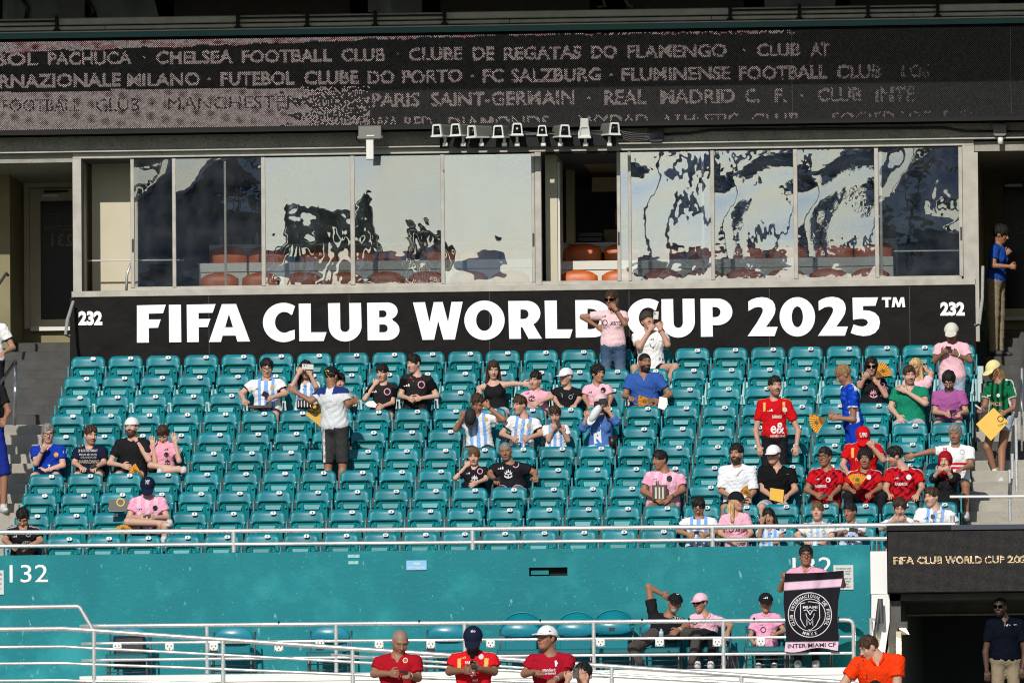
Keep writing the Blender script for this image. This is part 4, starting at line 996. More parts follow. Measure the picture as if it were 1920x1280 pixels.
# ================================================================== people
M_['skin'] = attrmat('skin', .52, .35, bump=(160, .12, .002))
M_['cloth'] = attrmat('jersey_cloth', .85, .08, bump=(17, .55, .02), sheen=.0)
M_['hair'] = mat('hair_strands', (.02, .015, .012), .5, spec=.35)
def hair_mat(col):
    k = 'hair_%02x%02x%02x' % tuple(int(c*255) for c in col)
    if k not in M_:
        c2 = tuple(min(1, c*1.9+.012) for c in col)
        M_[k] = mat('hair', col, .6, spec=.22, noise=((60., (1, 1, .25)), c2, .45, .7, 3), bump=(120, .8, .004))
    return M_[k]
def axis(lo, hi, fine, h=.0125, hf=.0068):
    x = lo; out = [lo]
    fine = sorted(fine)
    while x < hi:
        st = h
        for a, b in fine:
            if a-h*.6 <= x <= b: st = hf; break
        x += st; out.append(x)
    return np.array(out, dtype=np.float32)
class Field:
    def __init__(s, lo, hi, fine=((), (), ()), h=.0125, hf=.0068):
        s.ax = [axis(lo[i], hi[i], fine[i], h, hf) for i in range(3)]
        s.F = np.full([len(a) for a in s.ax], .2, np.float32)
    def blk(s, lo, hi):
        sl = []
        for i in range(3):
            a = max(0, int(np.searchsorted(s.ax[i], lo[i]))-1); b = min(len(s.ax[i]), int(np.searchsorted(s.ax[i], hi[i]))+1)
            if b-a < 2: return None
            sl.append(slice(a, b))
        return tuple(sl)
    def grid(s, sl):
        return (s.ax[0][sl[0]][:, None, None], s.ax[1][sl[1]][None, :, None], s.ax[2][sl[2]][None, None, :])
    def comb(s, sl, d, k):
        F = s.F[sl]
        if k <= 0: s.F[sl] = np.minimum(F, d)
        else:
            h = np.clip(.5+.5*(F-d)/k, 0, 1); s.F[sl] = F*(1-h)+d*h-k*h*(1-h)
    def sub(s, sl, d, k=.008):
        F = s.F[sl]; h = np.clip(.5-.5*(F+d)/k, 0, 1); s.F[sl] = F*(1-h)-d*h+k*h*(1-h)
    def cap(s, a, b, ra, rb, k=.02, cut=None, neg=False):
        a = np.asarray(a, float); b = np.asarray(b, float); m = max(ra, rb)+max(k, 0)+.03
        sl = s.blk(np.minimum(a, b)-m, np.maximum(a, b)+m)
        if sl is None: return
        x, y, z = s.grid(sl); ab = b-a; L2 = float(ab@ab)+1e-9
        t = np.clip(((x-a[0])*ab[0]+(y-a[1])*ab[1]+(z-a[2])*ab[2])/L2, 0, 1)
        d = np.sqrt((x-a[0]-t*ab[0])**2+(y-a[1]-t*ab[1])**2+(z-a[2]-t*ab[2])**2)-(ra+(rb-ra)*t)
        if cut is not None:
            c, n = cut; d = np.maximum(d, (x-c[0])*n[0]+(y-c[1])*n[1]+(z-c[2])*n[2])
        if neg: s.sub(sl, d, k)
        else: s.comb(sl, d.astype(np.float32), k)
    def ell(s, c, r, B=None, k=.02, neg=False):
        c = np.asarray(c, float); m = max(r)+max(k, 0)+.03
        sl = s.blk(c-m, c+m)
        if sl is None: return
        x, y, z = s.grid(sl); X = [x-c[0], y-c[1], z-c[2]]
        if B is not None: X = [X[0]*B[i][0]+X[1]*B[i][1]+X[2]*B[i][2] for i in range(3)]
        d = ellf(X[0], X[1], X[2], r)
        if neg: s.sub(sl, d, k)
        else: s.comb(sl, d.astype(np.float32), k)
    def halfspace(s, c, n):
        x, y, z = s.ax[0][:, None, None], s.ax[1][None, :, None], s.ax[2][None, None, :]
        s.F = np.maximum(s.F, ((x-c[0])*n[0]+(y-c[1])*n[1]+(z-c[2])*n[2]).astype(np.float32))
    def wrinkle(s, amp, seed, wl=(.05, .11)):
        rg = np.random.RandomState(seed); x, y, z = s.ax[0][:, None, None], s.ax[1][None, :, None], s.ax[2][None, None, :]
        act = np.abs(s.F) < .03; acc = np.zeros_like(s.F)
        for i in range(5):
            a = rg.choice([-1, 1])*rg.uniform(.25, 1.35); k = 2*np.pi/rg.uniform(*wl); ph = rg.uniform(0, 6.28)
            w = np.sin(x*k*math.sin(a)+z*k*math.cos(a)+y*k*rg.uniform(-.6, .6)+1.3*np.sin(x*17+z*11+ph)+ph)
            acc += (1-np.abs(w))**2 if i < 3 else .4*w
        s.F = np.where(act, s.F+amp*(acc-1.0), s.F)
    def mesh(s):
        F = s.F; F[0] = F[-1] = .2; F[:, 0] = F[:, -1] = .2; F[:, :, 0] = F[:, :, -1] = .2
        S = F < 0
        c = S[:-1, :-1, :-1].astype(np.uint8)
        cnt = np.zeros([n-1 for n in F.shape], np.uint8)
        for dx in (0, 1):
            for dy in (0, 1):
                for dz in (0, 1):
                    cnt += S[dx:dx+F.shape[0]-1, dy:dy+F.shape[1]-1, dz:dz+F.shape[2]-1]
        act = (cnt > 0) & (cnt < 8); I, J, K = np.nonzero(act); n = len(I)
        idx = np.full(act.shape, -1, np.int32); idx[I, J, K] = np.arange(n)
        acc = np.zeros((n, 3)); wt = np.zeros(n); ax = s.ax
        cor = [(a, b, c) for a in (0, 1) for b in (0, 1) for c in (0, 1)]
        for a in cor:
            for d in range(3):
                if a[d]: continue
                b = list(a); b[d] = 1
                fa = F[I+a[0], J+a[1], K+a[2]]; fb = F[I+b[0], J+b[1], K+b[2]]
                m = (fa < 0) != (fb < 0); t = np.where(m, fa/np.where(m, fa-fb, 1), 0)
                ii = [I, J, K]
                for q in range(3):
                    p = ax[q][ii[q]+a[q]]
                    if q == d: p = p+(ax[q][ii[q]+1]-ax[q][ii[q]])*t
                    acc[:, q] += np.where(m, p, 0)
                wt += m
        V = acc/wt[:, None]
        Q = []
        def quads(d):
            o = [0, 1, 2]; o.remove(d)
            sl0 = [slice(None)]*3; sl1 = [slice(None)]*3; sl0[d] = slice(0, -1); sl1[d] = slice(1, None)
            A, B = S[tuple(sl0)], S[tuple(sl1)]
            e = A != B; P = list(np.nonzero(e)); inside = A[tuple(P)]
            ok = (P[o[0]] > 0) & (P[o[1]] > 0) & (P[o[0]] < F.shape[o[0]]-1) & (P[o[1]] < F.shape[o[1]]-1)
            P = [p[ok] for p in P]; inside = inside[ok]
            def ci(u, v):
                q = list(P); q[o[0]] = q[o[0]]-u; q[o[1]] = q[o[1]]-v; return idx[tuple(q)]
            f = np.stack([ci(1, 1), ci(0, 1), ci(0, 0), ci(1, 0)], 1)
            flip = inside if d != 1 else ~inside
            f[~flip] = f[~flip][:, ::-1]
            Q.append(f)
        for d in range(3): quads(d)
        return V, np.concatenate(Q)
def ellf(x, y, z, r):
    k0 = np.sqrt((x/r[0])**2+(y/r[1])**2+(z/r[2])**2); k1 = np.sqrt((x/r[0]**2)**2+(y/r[1]**2)**2+(z/r[2]**2)**2)+1e-6
    return k0*(k0-1)/k1
def smin(a, b, k):
    h = np.clip(.5+.5*(b-a)/k, 0, 1); return b*(1-h)+a*h-k*h*(1-h)
def smax(a, b, k): return -smin(-a, -b, k)
def capf(x, y, z, a, b, ra, rb):
    ab = np.array(b, float)-np.array(a, float); t = np.clip(((x-a[0])*ab[0]+(y-a[1])*ab[1]+(z-a[2])*ab[2])/(ab@ab), 0, 1)
    return np.sqrt((x-a[0]-t*ab[0])**2+(y-a[1]-t*ab[1])**2+(z-a[2]-t*ab[2])**2)-(ra+(rb-ra)*t)
def head_sdf(x, y, z, fat=1., beard=0.):
    d = ellf(x, y+.012, z-.028, (.074, .094, .084))
    d = smin(d, ellf(x, y-.022, z+.035, (.060*fat, .066, .075)), .03)
    d = smin(d, ellf(x, y-.052, z+.088, (.030*fat, .030, .022)), .03)
    d = smin(d, capf(np.abs(x), y, z, (.0, .084, .036), (.04, .074, .034), .012, .010), .012)
    d = smin(d, capf(np.abs(x), y, z, (.038, .062, -.018), (.034, .064, -.034), .018, .016), .018)
    e = np.sqrt((np.abs(x)-.031)**2*.6+(y-.100)**2+(z-.013)**2*1.6)-.0155
    d = smax(d, -e, .008)
    d = smin(d, capf(x, y, z, (0, .086, .018), (0, .108, -.020), .0085, .0125), .010)
    d = smin(d, np.sqrt((np.abs(x)-.013)**2+(y-.096)**2+(z+.025)**2)-.008, .008)
    d = smin(d, ellf(x, y-.088, z+.052, (.023, .010, .0085)), .008)
    d = smin(d, ellf(np.abs(x)-.074, y+.006, z+.004, (.010, .021, .030)), .006)
    if beard: d = smin(d, ellf(x, y-.048, z+.078, (.046*fat, .048, .046)), .015)
    return d
def hair_sdf(x, y, z, style, sd=0):
    n = np.sin(x*210+z*60+sd)*np.sin(y*190+z*50)*.0022+np.sin(x*95+y*70+sd*2)*.003
    if style == 'buzz': d = ellf(x, y+.012, z-.029, (.0765, .0965, .0865)); n = n*.25
    elif style == 'curly': d = ellf(x, y+.010, z-.040, (.098, .108, .100)); n = (np.sin(x*150+sd)*np.sin(y*140+1)*np.sin(z*150+2))*.012+n
    elif style == 'big': d = ellf(x, y+.010, z-.044, (.086, .102, .094)); n = n*1.8
    else: d = ellf(x, y+.008, z-.042-.01*np.clip(y/.1, -1, 1), (.081, .102, .094)); n = n*1.3+.0045*np.sin(x*130+sd*1.7+y*40)*np.sin(y*110+sd)
    if style in ('long', 'blonde'):
        d = smin(d, ellf(x, y+.070, z+.10, (.080, .040, .150)), .02)
        d = smin(d, capf(np.abs(x), y, z, (.070, -.01, .0), (.090, .012, -.235), .024, .030), .02)
    top = (.055 if style != 'fringe' else .034) if style != 'buzz' else .062
    jag = .006*np.sin(x*170+sd)+.004*np.sin(x*310+sd*3)
    face = ellf(x, y-.088, z-(top-.145)*.5*1.0+.0+jag, (.066, .082, (top+.145)*.5))
    d = smax(d, -face, .006)
    if style not in ('long', 'blonde'):
        line = -.02-.035*(y < 0)*np.clip(-y/.05, 0, 1)-.0
        side = line-z
        d = smax(d, side*.7, .006)
        d = smax(d, -(capf(np.abs(x), y, z, (.084, -.002, -.012), (.084, .0, -.05), .030, .03)), .004)
    return d+n
def rotm(yaw, pitch, roll):
    """rows: head right, forward, up in world. yaw 0 faces the camera (-Y), + turns to image right"""
    y, p, r = R_(yaw), R_(pitch), R_(roll)
    f = np.array([math.sin(y)*math.cos(p), -math.cos(y)*math.cos(p), -math.sin(p)])
    rt = np.array([math.cos(y), math.sin(y), 0.0]); u = np.cross(f, -rt); u = np.cross(rt, f); u /= np.linalg.norm(u)
    u = u if u[2] > 0 or p > 1.5 else -u
    rt2 = rt*math.cos(r)-u*math.sin(r); u2 = rt*math.sin(r)+u*math.cos(r)
    return np.array([rt2, f, u2])
def nrm(v): return v/(np.linalg.norm(v)+1e-9)
def obj_from(name, V, Q, base, m, parent, col=None):
    me = bpy.data.meshes.new(name); n = len(V); q = len(Q)
    me.vertices.add(n); me.vertices.foreach_set('co', (V-base).astype(np.float32).ravel())
    me.loops.add(q*4); me.loops.foreach_set('vertex_index', Q.astype(np.int32).ravel()); me.polygons.add(q)
    me.polygons.foreach_set('loop_start', np.arange(0, q*4, 4, dtype=np.int32)); me.update(); me.validate()
    me.polygons.foreach_set('use_smooth', [True]*len(me.polygons))
    if col is not None:
        a = me.color_attributes.new('Col', 'FLOAT_COLOR', 'POINT'); c = np.ones((n, 4), np.float32); c[:, :3] = col; a.data.foreach_set('color', c.ravel())
    return meshobj(name, me, m, parent)
SK = {'light': (.52, .295, .205), 'fair': (.57, .34, .25), 'med': (.41, .22, .135), 'tan': (.31, .15, .088), 'brown': (.24, .12, .07), 'dark': (.085, .045, .03)}
HC = {'black': (.008, .007, .006), 'brown': (.035, .018, .009), 'lbrown': (.10, .055, .025), 'grey': (.16, .15, .14), 'blonde': (.42, .27, .12), 'dblonde': (.20, .12, .05)}
C_ = dict(white=(.78, .78, .78), pink=(.78, .36, .50), lpink=(.80, .50, .56), black=(.014, .014, .016), sky=(.22, .42, .78), red=(.55, .008, .012), dred=(.33, .008, .018),
          blue=(.006, .045, .42), polo=(.035, .10, .36), green=(.01, .22, .12), purple=(.36, .10, .30), navy=(.01, .014, .035), grey=(.66, .68, .70), jean=(.05, .09, .16), khaki=(.26, .21, .14),
          ljean=(.35, .42, .52), charcoal=(.04, .04, .042), orange=(.80, .045, .005), tan=(.30, .24, .17), gold=(.75, .40, .06), denim=(.07, .16, .42), bgreen=(.005, .14, .05))
tri_count = 0
def person(label, h, row=None, Y=None, floor=None, s=1., hs=None, w=1., turn=0, look=(0, 0, 0), stand=False, skin='med', hair=('short', 'brown'), beard=None,
           shirt='white', sl=.60, kind='tee', paint=None, pants=('shorts', 'charcoal'), l=None, r=None, lean=.06, nk=(0, 0), cap=None, glasses=None, hip=None,
           fist='ff', decals=(), knees=None, feet=None, seed=0, women=False, hood=None, shoes='white', sh=1., group='spectators'):
    global tri_count
    seed = abs(seed or int(h[0]))+1
    rg = random.Random(seed)
    if row is not None:
        floor = rowF(row); Yh = rowY(row)-.16
        if stand: Yh = rowY(row)-.34
    else: Yh = Y
    hs = (hs or s**.35)*1.05
    Hd = rotm(*look)
    Hc = at(h[0], h[1], Yh-lean)
    f0 = np.array([math.sin(R_(turn)), -math.cos(R_(turn)), 0.]); R0 = np.array([math.cos(R_(turn)), math.sin(R_(turn)), 0.])
    m = 1/PX(Yh)
    N = Hc-Hd[1]*.030*hs*np.array([1, 1, 0])+np.array([nk[0]*m, 0, -(.146*s**.5)-nk[1]*m+max(0, look[1]-12)*.0011])
    if stand:
        hz = N[2]-.53*s; P = np.array([N[0]+(hip if hip is not None else 0)*m, Yh+.0, hz])
    else:
        P = np.array([Hc[0]+(hip if hip is not None else 0)*m, Yh+.02, floor+.49*(.6+.4*s)])
    T = N-P; Lt = np.linalg.norm(T); T = T/Lt
    R = nrm(R0-T*(R0@T)); F = np.cross(R, T)
    B = np.array([R, F, T]); q = Lt/.55
    shw = (.160 if not women else .142)*s*(.6+.4*w)*(.45+.55*sh)
    S = {}
    for k, sg in (('l', -1), ('r', 1)): S[k] = N-T*.072*s+R*shw*sg
    arms = {}
    for k, spec, sg in (('l', l, -1), ('r', r, 1)):
        Sh = S[k]; La, Lf = .285*s, .315*s
        if spec is None:
            E = Sh-T*La*.93+R*sg*.09*s-F*.04; Hn = E+F*.26*s-T*.05*s-R*sg*.09*s
        else:
            ex, ey, hx, hy = spec[:4]; se = spec[4] if len(spec) > 4 else .2; sf = spec[5] if len(spec) > 5 else 1
            def solve(O, px_, py_, L, sg_):
                X = at(px_, py_, O[1]); v = ray(px_, py_); d = np.linalg.norm(X-O)
                return X-v*math.sqrt(max(0, L*L-d*d))*sg_
            E = solve(Sh, ex, ey, La, se); Hn = solve(E, hx, hy, Lf, sf)
        fd = nrm(Hn-E); ll = np.linalg.norm(Hn-E); Wr = Hn-fd*min(.075*s, ll*.35)
        arms[k] = (Sh, E, Wr, Hn, fd)
    # legs
    legs = {}
    for k, sg in (('l', -1), ('r', 1)):
        hj = P+R*sg*.085*s
        if stand:
            kn = np.array([hj[0]+R[0]*sg*.02, hj[1]+f0[1]*.03, (hj[2]+floor+.08)/2+.02]); an = np.array([hj[0]+R[0]*sg*.03, hj[1], floor+.08])
            if knees: kk = knees[0 if sg < 0 else 1]; kn = at(kk[0], kk[1], hj[1]+(kk[2] if len(kk) > 2 else 0))
            if feet: kk = feet[0 if sg < 0 else 1]; an = at(kk[0], kk[1], hj[1]+(kk[2] if len(kk) > 2 else 0))
        else:
            kn = hj+f0*.42*s+R*sg*.055*s; kn[2] = floor+.47*(.6+.4*s)
            an = kn.copy()+f0*.02; an[2] = floor+.08
            if knees: kk = knees[0 if sg < 0 else 1]; kn = at(kk[0], kk[1], kn[1]+(kk[2] if len(kk) > 2 else 0))
            if feet: kk = feet[0 if sg < 0 else 1]; an = at(kk[0], kk[1], kn[1]+(kk[2] if len(kk) > 2 else 0))
        legs[k] = (hj, kn, an)
    pts = [Hc, N, P]+[p for a in arms.values() for p in a[:4]]+[p for a in legs.values() for p in a]
    lo = np.min(pts, 0)-.19; hi = np.max(pts, 0)+.19
    fz = [[], [], []]
    for i in range(3):
        fz[i].append((Hc[i]-.13*hs, Hc[i]+.14*hs))
        for k in 'lr': fz[i].append((arms[k][3][i]-.07, arms[k][3][i]+.07))
    base = np.array([P[0], P[1], floor])
    root = empty('person', tuple(base)); tag(root, label, 'person', group)
    # ---------------- body
    Fd = Field(lo, hi, fz, .0135, .0072)
    sk = np.array(SK[skin])
    Fd.ell(P+T*.03*s, (.165*s*w, .12*s*w, .115*s), B, .03)
    Fd.ell(P+T*.30*Lt, (.140*s*w, .10*s*w, .17*q*1.), B, .05)
    Fd.ell(P+T*.68*Lt, (.155*s*w*(1 if not women else .93), .105*s*w, .18*q), B, .05)
    for k in 'lr':
        Sh, E, Wr, Hn, fd = arms[k]
        Fd.cap(N-T*.015, Sh, .038*s, .046*s*w, .03); Fd.cap(Sh, E, .050*s*w**.5, .037*s*w**.5, .02); Fd.cap(E, Wr, .040*s*w**.5, .026*s, .012)
        hj, kn, an = legs[k]
        Fd.cap(hj, kn, .082*s*w, .055*s, .04); Fd.cap(kn, an, .054*s, .034*s, .012); Fd.cap(kn+(an-kn)*.15-f0*.02, kn+(an-kn)*.5-f0*.01, .047*s, .036*s, .02)
        Fd.cap(an-np.array([0, 0, .03]), an+f0*.14*s-np.array([0, 0, .045]), .032, .026, .012)
        # hand
        hsz = s**.7; sd = 1 if k == 'l' else -1
        side = nrm(np.cross(fd, np.array([0, -1., 0]) if abs(fd[1]) < .85 else np.array([0, 0, 1.])))
        nb = nrm(np.cross(side, fd)); nb = nb if nb[1] < 0 or abs(fd[1]) >= .85 else -nb     # back of hand towards camera / up
        if abs(fd[1]) >= .85 and nb[2] < 0: nb = -nb
        st = fist[0 if k == 'l' else 1]
        pc = Wr+fd*.045*hsz; Bh = np.array([side, fd, nb])
        Fd.ell(pc, (.040*hsz, .050*hsz, .017*hsz), Bh, .012)
        cu = {'f': (.35, .5), 'g': (1.25, 1.4), 'o': (.05, .15)}[st]
        for i in range(4):
            o_ = (-.030+.020*i)*hsz; ln = (.034, .040, .038, .030)[i]*hsz*(1.15 if st == 'o' else 1)
            p0 = Wr+fd*.078*hsz+side*o_; d1 = fd*math.cos(cu[0])-nb*math.sin(cu[0])+side*(o_*(5 if st == 'o' else 2)); p1 = p0+nrm(d1)*ln
            d2 = fd*math.cos(cu[0]+cu[1])-nb*math.sin(cu[0]+cu[1])+side*(o_*2); p2 = p1+nrm(d2)*ln*.95
            Fd.cap(p0, p1, .0100*hsz, .0092*hsz, .004); Fd.cap(p1, p2, .0092*hsz, .0080*hsz, .004)
        up_ = side*sd if (side[2]*sd > 0) else -side*sd
        t0 = Wr+fd*.022*hsz+up_*.026*hsz; t1 = t0+nrm(fd*.7+up_*.75-nb*.2)*.042*hsz; t2 = t1+nrm(fd*.95+up_*.1-nb*.3)*.032*hsz
        Fd.cap(t0, t1, .0135*hsz, .011*hsz, .006); Fd.cap(t1, t2, .011*hsz, .009*hsz, .003)
    nr = (.054 if not women else .045)*s**.6*(.5+.5*w)
    Fd.cap(N-T*.03, Hc+Hd[2]*-.05*hs-Hd[1]*.022*hs, nr*1.08, nr, .03)
    def headblk(fd, R_=.19):
        sl = fd.blk(Hc-R_*hs*np.array([1, 1, 1.5]), Hc+R_*hs)
        x, y, z = fd.grid(sl); X = [(x-Hc[0])/hs, (y-Hc[1])/hs, (z-Hc[2])/hs]
        return sl, [X[0]*Hd[i][0]+X[1]*Hd[i][1]+X[2]*Hd[i][2] for i in range(3)]
    sb_, X = headblk(Fd); hd = head_sdf(*X, fat=(.5+.5*w)*(.93 if women else 1.), beard=1 if beard == 'full' else 0)*hs
    Fd.comb(sb_, np.where(hd > .12, .2, hd).astype(np.float32), .012)
    V, Q = Fd.mesh()
    Lc = (V-Hc)@Hd.T/hs; x, y, z = Lc.T; ax_ = np.abs(x)
    col = np.tile(sk, (len(V), 1)); near = np.linalg.norm(Lc, axis=1) < .16
    hcol = np.array(HC[hair[1]]) if hair[1] in HC else np.array(HC['black'])
    def mixc(mask, c, a=1.):
        col[mask] = col[mask]*(1-a)+np.array(c)*a
    fr = near & (y > .045)
    mixc(fr & (np.abs(z+.055) < .035) & (ax_ < .06), sk*np.array([1.02, .88, .88]), .6)
    mixc(fr & (ax_ > .03) & (ax_ < .06) & (np.abs(z+.025) < .018), sk*np.array([1.08, .80, .78]), .5)
    if beard:
        bm = near & (y > .0) & (z < -.040-.25*(.06-y)) & (z > -.125)
        mixc(bm, hcol, {'full': .92, 'stub': .38, 'goatee': .0}[beard])
        mixc(fr & (np.abs(z+.041) < .008) & (ax_ < .032), hcol, .85 if beard != 'stub' else .5)
        if beard == 'goatee': mixc(fr & (z < -.06) & (ax_ < .026), np.array([.3, .3, .3]), .8)
    mixc(fr & (np.abs(z+.0515) < .0075) & (ax_ < .024), (.36, .12, .10) if skin not in ('dark', 'brown') else (.16, .06, .05), .75)
    mixc(fr & (np.abs(z-.034-.08*(ax_-.03)*0) < .0052) & (ax_ > .014) & (ax_ < .048), hcol*1.2, .65)
    mixc(fr & (np.abs(z-.0125) < .0062) & (ax_ > .019) & (ax_ < .043), (.05, .035, .03), .6)
    mixc(fr & (np.abs(z-.0125) < .0035) & (ax_ > .020) & (ax_ < .027), (.6, .58, .55), .5)
    if hair[0] in ('buzz', 'bald'): mixc((near & (z > .045) & (y < .075) | near & (y < .0) & (z > -.03)) if hair[0] == 'buzz' else near & (z > -.035) & ((y < -.03) | (ax_ > .058) & (y < .03)), hcol*1.6, .8); mixc(near & (z > .06) & (hair[0] == 'bald'), hcol*1.5, .35)
    body = obj_from('body', V, Q, base, M_['skin'], root, col); tri_count += len(Q)*2
    # ---------------- hair, cap
    hm = hair_mat(HC.get(hair[1], HC['black']))
    if hair[0] not in ('bald', 'none') and not hood:
        hf = Field(Hc-.19*np.array([1, 1, 1.75]), Hc+.17, h=.0072, hf=.0072); sb_, X = headblk(hf, .20)
        d = hair_sdf(*X, hair[0], seed)
        if cap: d = np.maximum(d, X[2]-.022)
        d = d*hs; hf.comb(sb_, d.astype(np.float32), 0)
        if hair[0] in ('long', 'blonde'): pass
        V, Q = hf.mesh()
        if len(V): obj_from('hair', V, Q, base, hm, root); tri_count += len(Q)*2
    if cap:
        ccol, bcol, back = cap[0], cap[1] if len(cap) > 1 else cap[0], (cap[2] if len(cap) > 2 else 0)
        hf = Field(Hc-.23, Hc+.23, h=.0085, hf=.0085); sb_, X = headblk(hf, .22); x, y, z = X; yy = -y if back else y
        d = ellf(x, y+.010, z-.030, (.093, .112, .101)); d = np.maximum(d, .028-z-.12*yy*0)
        tilt = z-.034-.0+2.6*x*x+.22*(yy-.09)
        br = np.maximum(ellf(x, yy-.095, tilt*0, (.074, .092, 1.)), np.abs(tilt)-.006); br = np.maximum(br, -(yy-.05))
        d = smin(d, br, .008); hf.comb(sb_, (d*hs).astype(np.float32), 0)
        V, Q = hf.mesh(); L = (V-Hc)@Hd.T/hs; yb = -L[:, 1] if back else L[:, 1]
        cc = np.tile(np.array(C_.get(ccol, ccol)), (len(V), 1)); cc[yb > .098] = C_.get(bcol, bcol)
        if len(cap) > 3: cc[yb < .01] = C_.get(cap[3], cap[3])
        capo = obj_from('cap', V, Q, base, M_['cloth'], root, cc); tri_count += len(Q)*2
        capV, capQ = V, Q
    if hood:
        hf = Field(Hc-.30, Hc+.2, h=.009, hf=.009); sb_, X = headblk(hf, .25); x, y, z = X
        d = ellf(x, y+.010, z-.018, (.092, .110, .115)); d = smin(d, ellf(x, y-.02, z+.15, (.10, .09, .09)), .04); d = smin(d, capf(x, y, z, (.05, .05, -.1), (.05, .07, -.30), .045, .03), .03)
        d = smax(d, -ellf(x, y-.10, z+.012, (.050, .07, .068)), .008); hf.comb(sb_, (d*hs).astype(np.float32), 0); hf.wrinkle(.003, seed)
        V, Q = hf.mesh(); obj_from('headscarf', V, Q, base, M_['cloth'], root, np.tile(np.array(C_[hood]), (len(V), 1)))
    if glasses:
        def W3(a, b, c): return Hc+(Hd[0]*a+Hd[1]*b+Hd[2]*c)*hs-base
        mb = MB(); dk = glasses == 'sun'
        for sg in (-1, 1):
            ring = [W3(sg*.033+.027*math.cos(t)*1., .098-.012*abs(math.cos(t))*0-.35*(abs(sg*.033+.027*math.cos(t))-.033)*1., .010+.019*math.sin(t)) for t in np.linspace(0, 2*math.pi, 15)]
            mb.tube(ring, .0032, 5, False)
            mb.tube([W3(sg*.060, .088, .014), W3(sg*.074, .05, .016), W3(sg*.078, .0, .014)], .003, 5)
            if dk: n0 = len(mb.v); mb.add(ring[:-1], [tuple(range(14)), tuple(reversed(range(14)))])
        mb.tube([W3(-.007, .104, .014), W3(.007, .104, .014)], .003, 5)
        mb.build('sunglasses' if dk else 'glasses', M_['glassdk'] if dk else M_['blackp'], root, True)
    # ---------------- shirt
    e = .013 if kind != 'tank' else .007
    sf = Field(lo, hi, ([], [], []), .0105)
    wi = s*w
    sf.ell(P+T*.05*s, (.165*wi+e, .122*wi+e, .125*s), B, .03)
    sf.ell(P+T*.30*Lt, (.150*wi+e, .106*wi+e, .19*q), B, .05)
    sf.ell(P+T*.68*Lt, (.158*wi*(1 if not women else .94)+e, .108*wi+e, .19*q), B, .05)
    if women:
        for sg in (-1, 1): sf.ell(P+T*.62*Lt+R*sg*.065*s+F*.085*s, (.062*s, .05*s, .058*s), B, .03)
    for k, sg in (('l', -1), ('r', 1)):
        Sh, E, Wr, Hn, fd = arms[k]
        if kind == 'tank':
            sf.cap(P+T*.75*Lt+R*sg*.08*s, N-T*.02+R*sg*.085*s, .045*s, .022*s, .02); continue
        sf.cap(N-T*.018+R*sg*.02, Sh, .036*s+e, .046*s*w**.5+e*.8, .03)
        ad = nrm(E-Sh); L = np.linalg.norm(E-Sh)
        if sl <= 1:
            c = Sh+ad*L*sl; sf.cap(Sh, c+ad*.03, .048*s*w**.5+e, .052*s*w**.5+e*1.1, .03, cut=(c, ad))
        else:
            sf.cap(Sh, E, .054*s+e, .046*s+e, .02); c = E+(Wr-E)*(sl-1); a2 = nrm(Wr-E); sf.cap(E, c+a2*.03, .046*s+e, .036*s+e, .02, cut=(c, a2))
    nh = .058*s if kind != 'tank' else .085*s
    sf.cap(N+F*.028*s-T*(.0 if kind not in ('tank', 'v') else .02*s), N+T*.16+F*.03, nh*.98, nh*1.25, .010, neg=True)
    if kind in ('v', 'polo'): sf.cap(N+F*.075*s-T*.00*s, N+F*.12*s-T*.085*s, .034*s, .010*s, .008, neg=True)
    hem = P-T*(.045*s if not stand else .10*s)
    sf.halfspace(hem, -T)
    sf.wrinkle(.0044 if kind != 'tank' else .0012, seed, (.07, .15))
    V, Q = sf.mesh()
    rel = V-P; u = rel@R/s; v = rel@T/Lt; fr_ = rel@F
    adst = []; at_ = []
    for k in 'lr':
        Sh, E, Wr, Hn, fd = arms[k]; ab = E-Sh; t = ((V-Sh)@ab)/(ab@ab); adst.append(np.linalg.norm(V-Sh-np.clip(t, 0, 2)[:, None]*ab, axis=1)); at_.append(t)
    adst = np.array(adst); kk = adst.argmin(0); ta = np.array(at_)[kk, np.arange(len(V))]; da = adst.min(0)
    slv = (da < .088*s*w**.5) & (ta > .05) & (np.abs(u) > .13*w)
    info = dict(u=u, v=v, f=fr_, sleeve=slv, t=ta/max(sl, .01), V=V, top=(v > .80), rg=np.random.RandomState(seed), w=w)
    c0 = C_.get(shirt, shirt) if not isinstance(shirt, str) or shirt in C_ else C_['white']
    cc = np.tile(np.array(c0, float), (len(V), 1))
    if paint: paint(cc, info)
    sh = obj_from('shirt', V, Q, base, M_['cloth'], root, cc); tri_count += len(Q)*2
    # collar for polo
    if kind == 'polo':
        mb = MB()
        for sg in (-1, 1):
            a = N+R*sg*.058*s+F*-.02-base+T*.02; b = N+R*sg*.055*s+F*.06*s-base-T*.0; c = N+R*sg*.02*s+F*.105*s-base-T*.045*s
            mb.tube([a, b, c], [.010, .014, .008], 6)
        co = mb.mesh('collar', True); at2 = co.color_attributes.new('Col', 'FLOAT_COLOR', 'POINT'); at2.data.foreach_set('color', np.tile(np.array(list(c0)+[1.]), (len(co.vertices), 1)).ravel())
        meshobj('collar', co, M_['cloth'], sh)
    # ---------------- trousers
    pf = Field(lo, hi, ([], [], []), .013)
    pc = np.array(C_.get(pants[1], pants[1]))
    pf.ell(P+T*.02*s, (.172*wi, .128*wi, .12*s), B, .03)
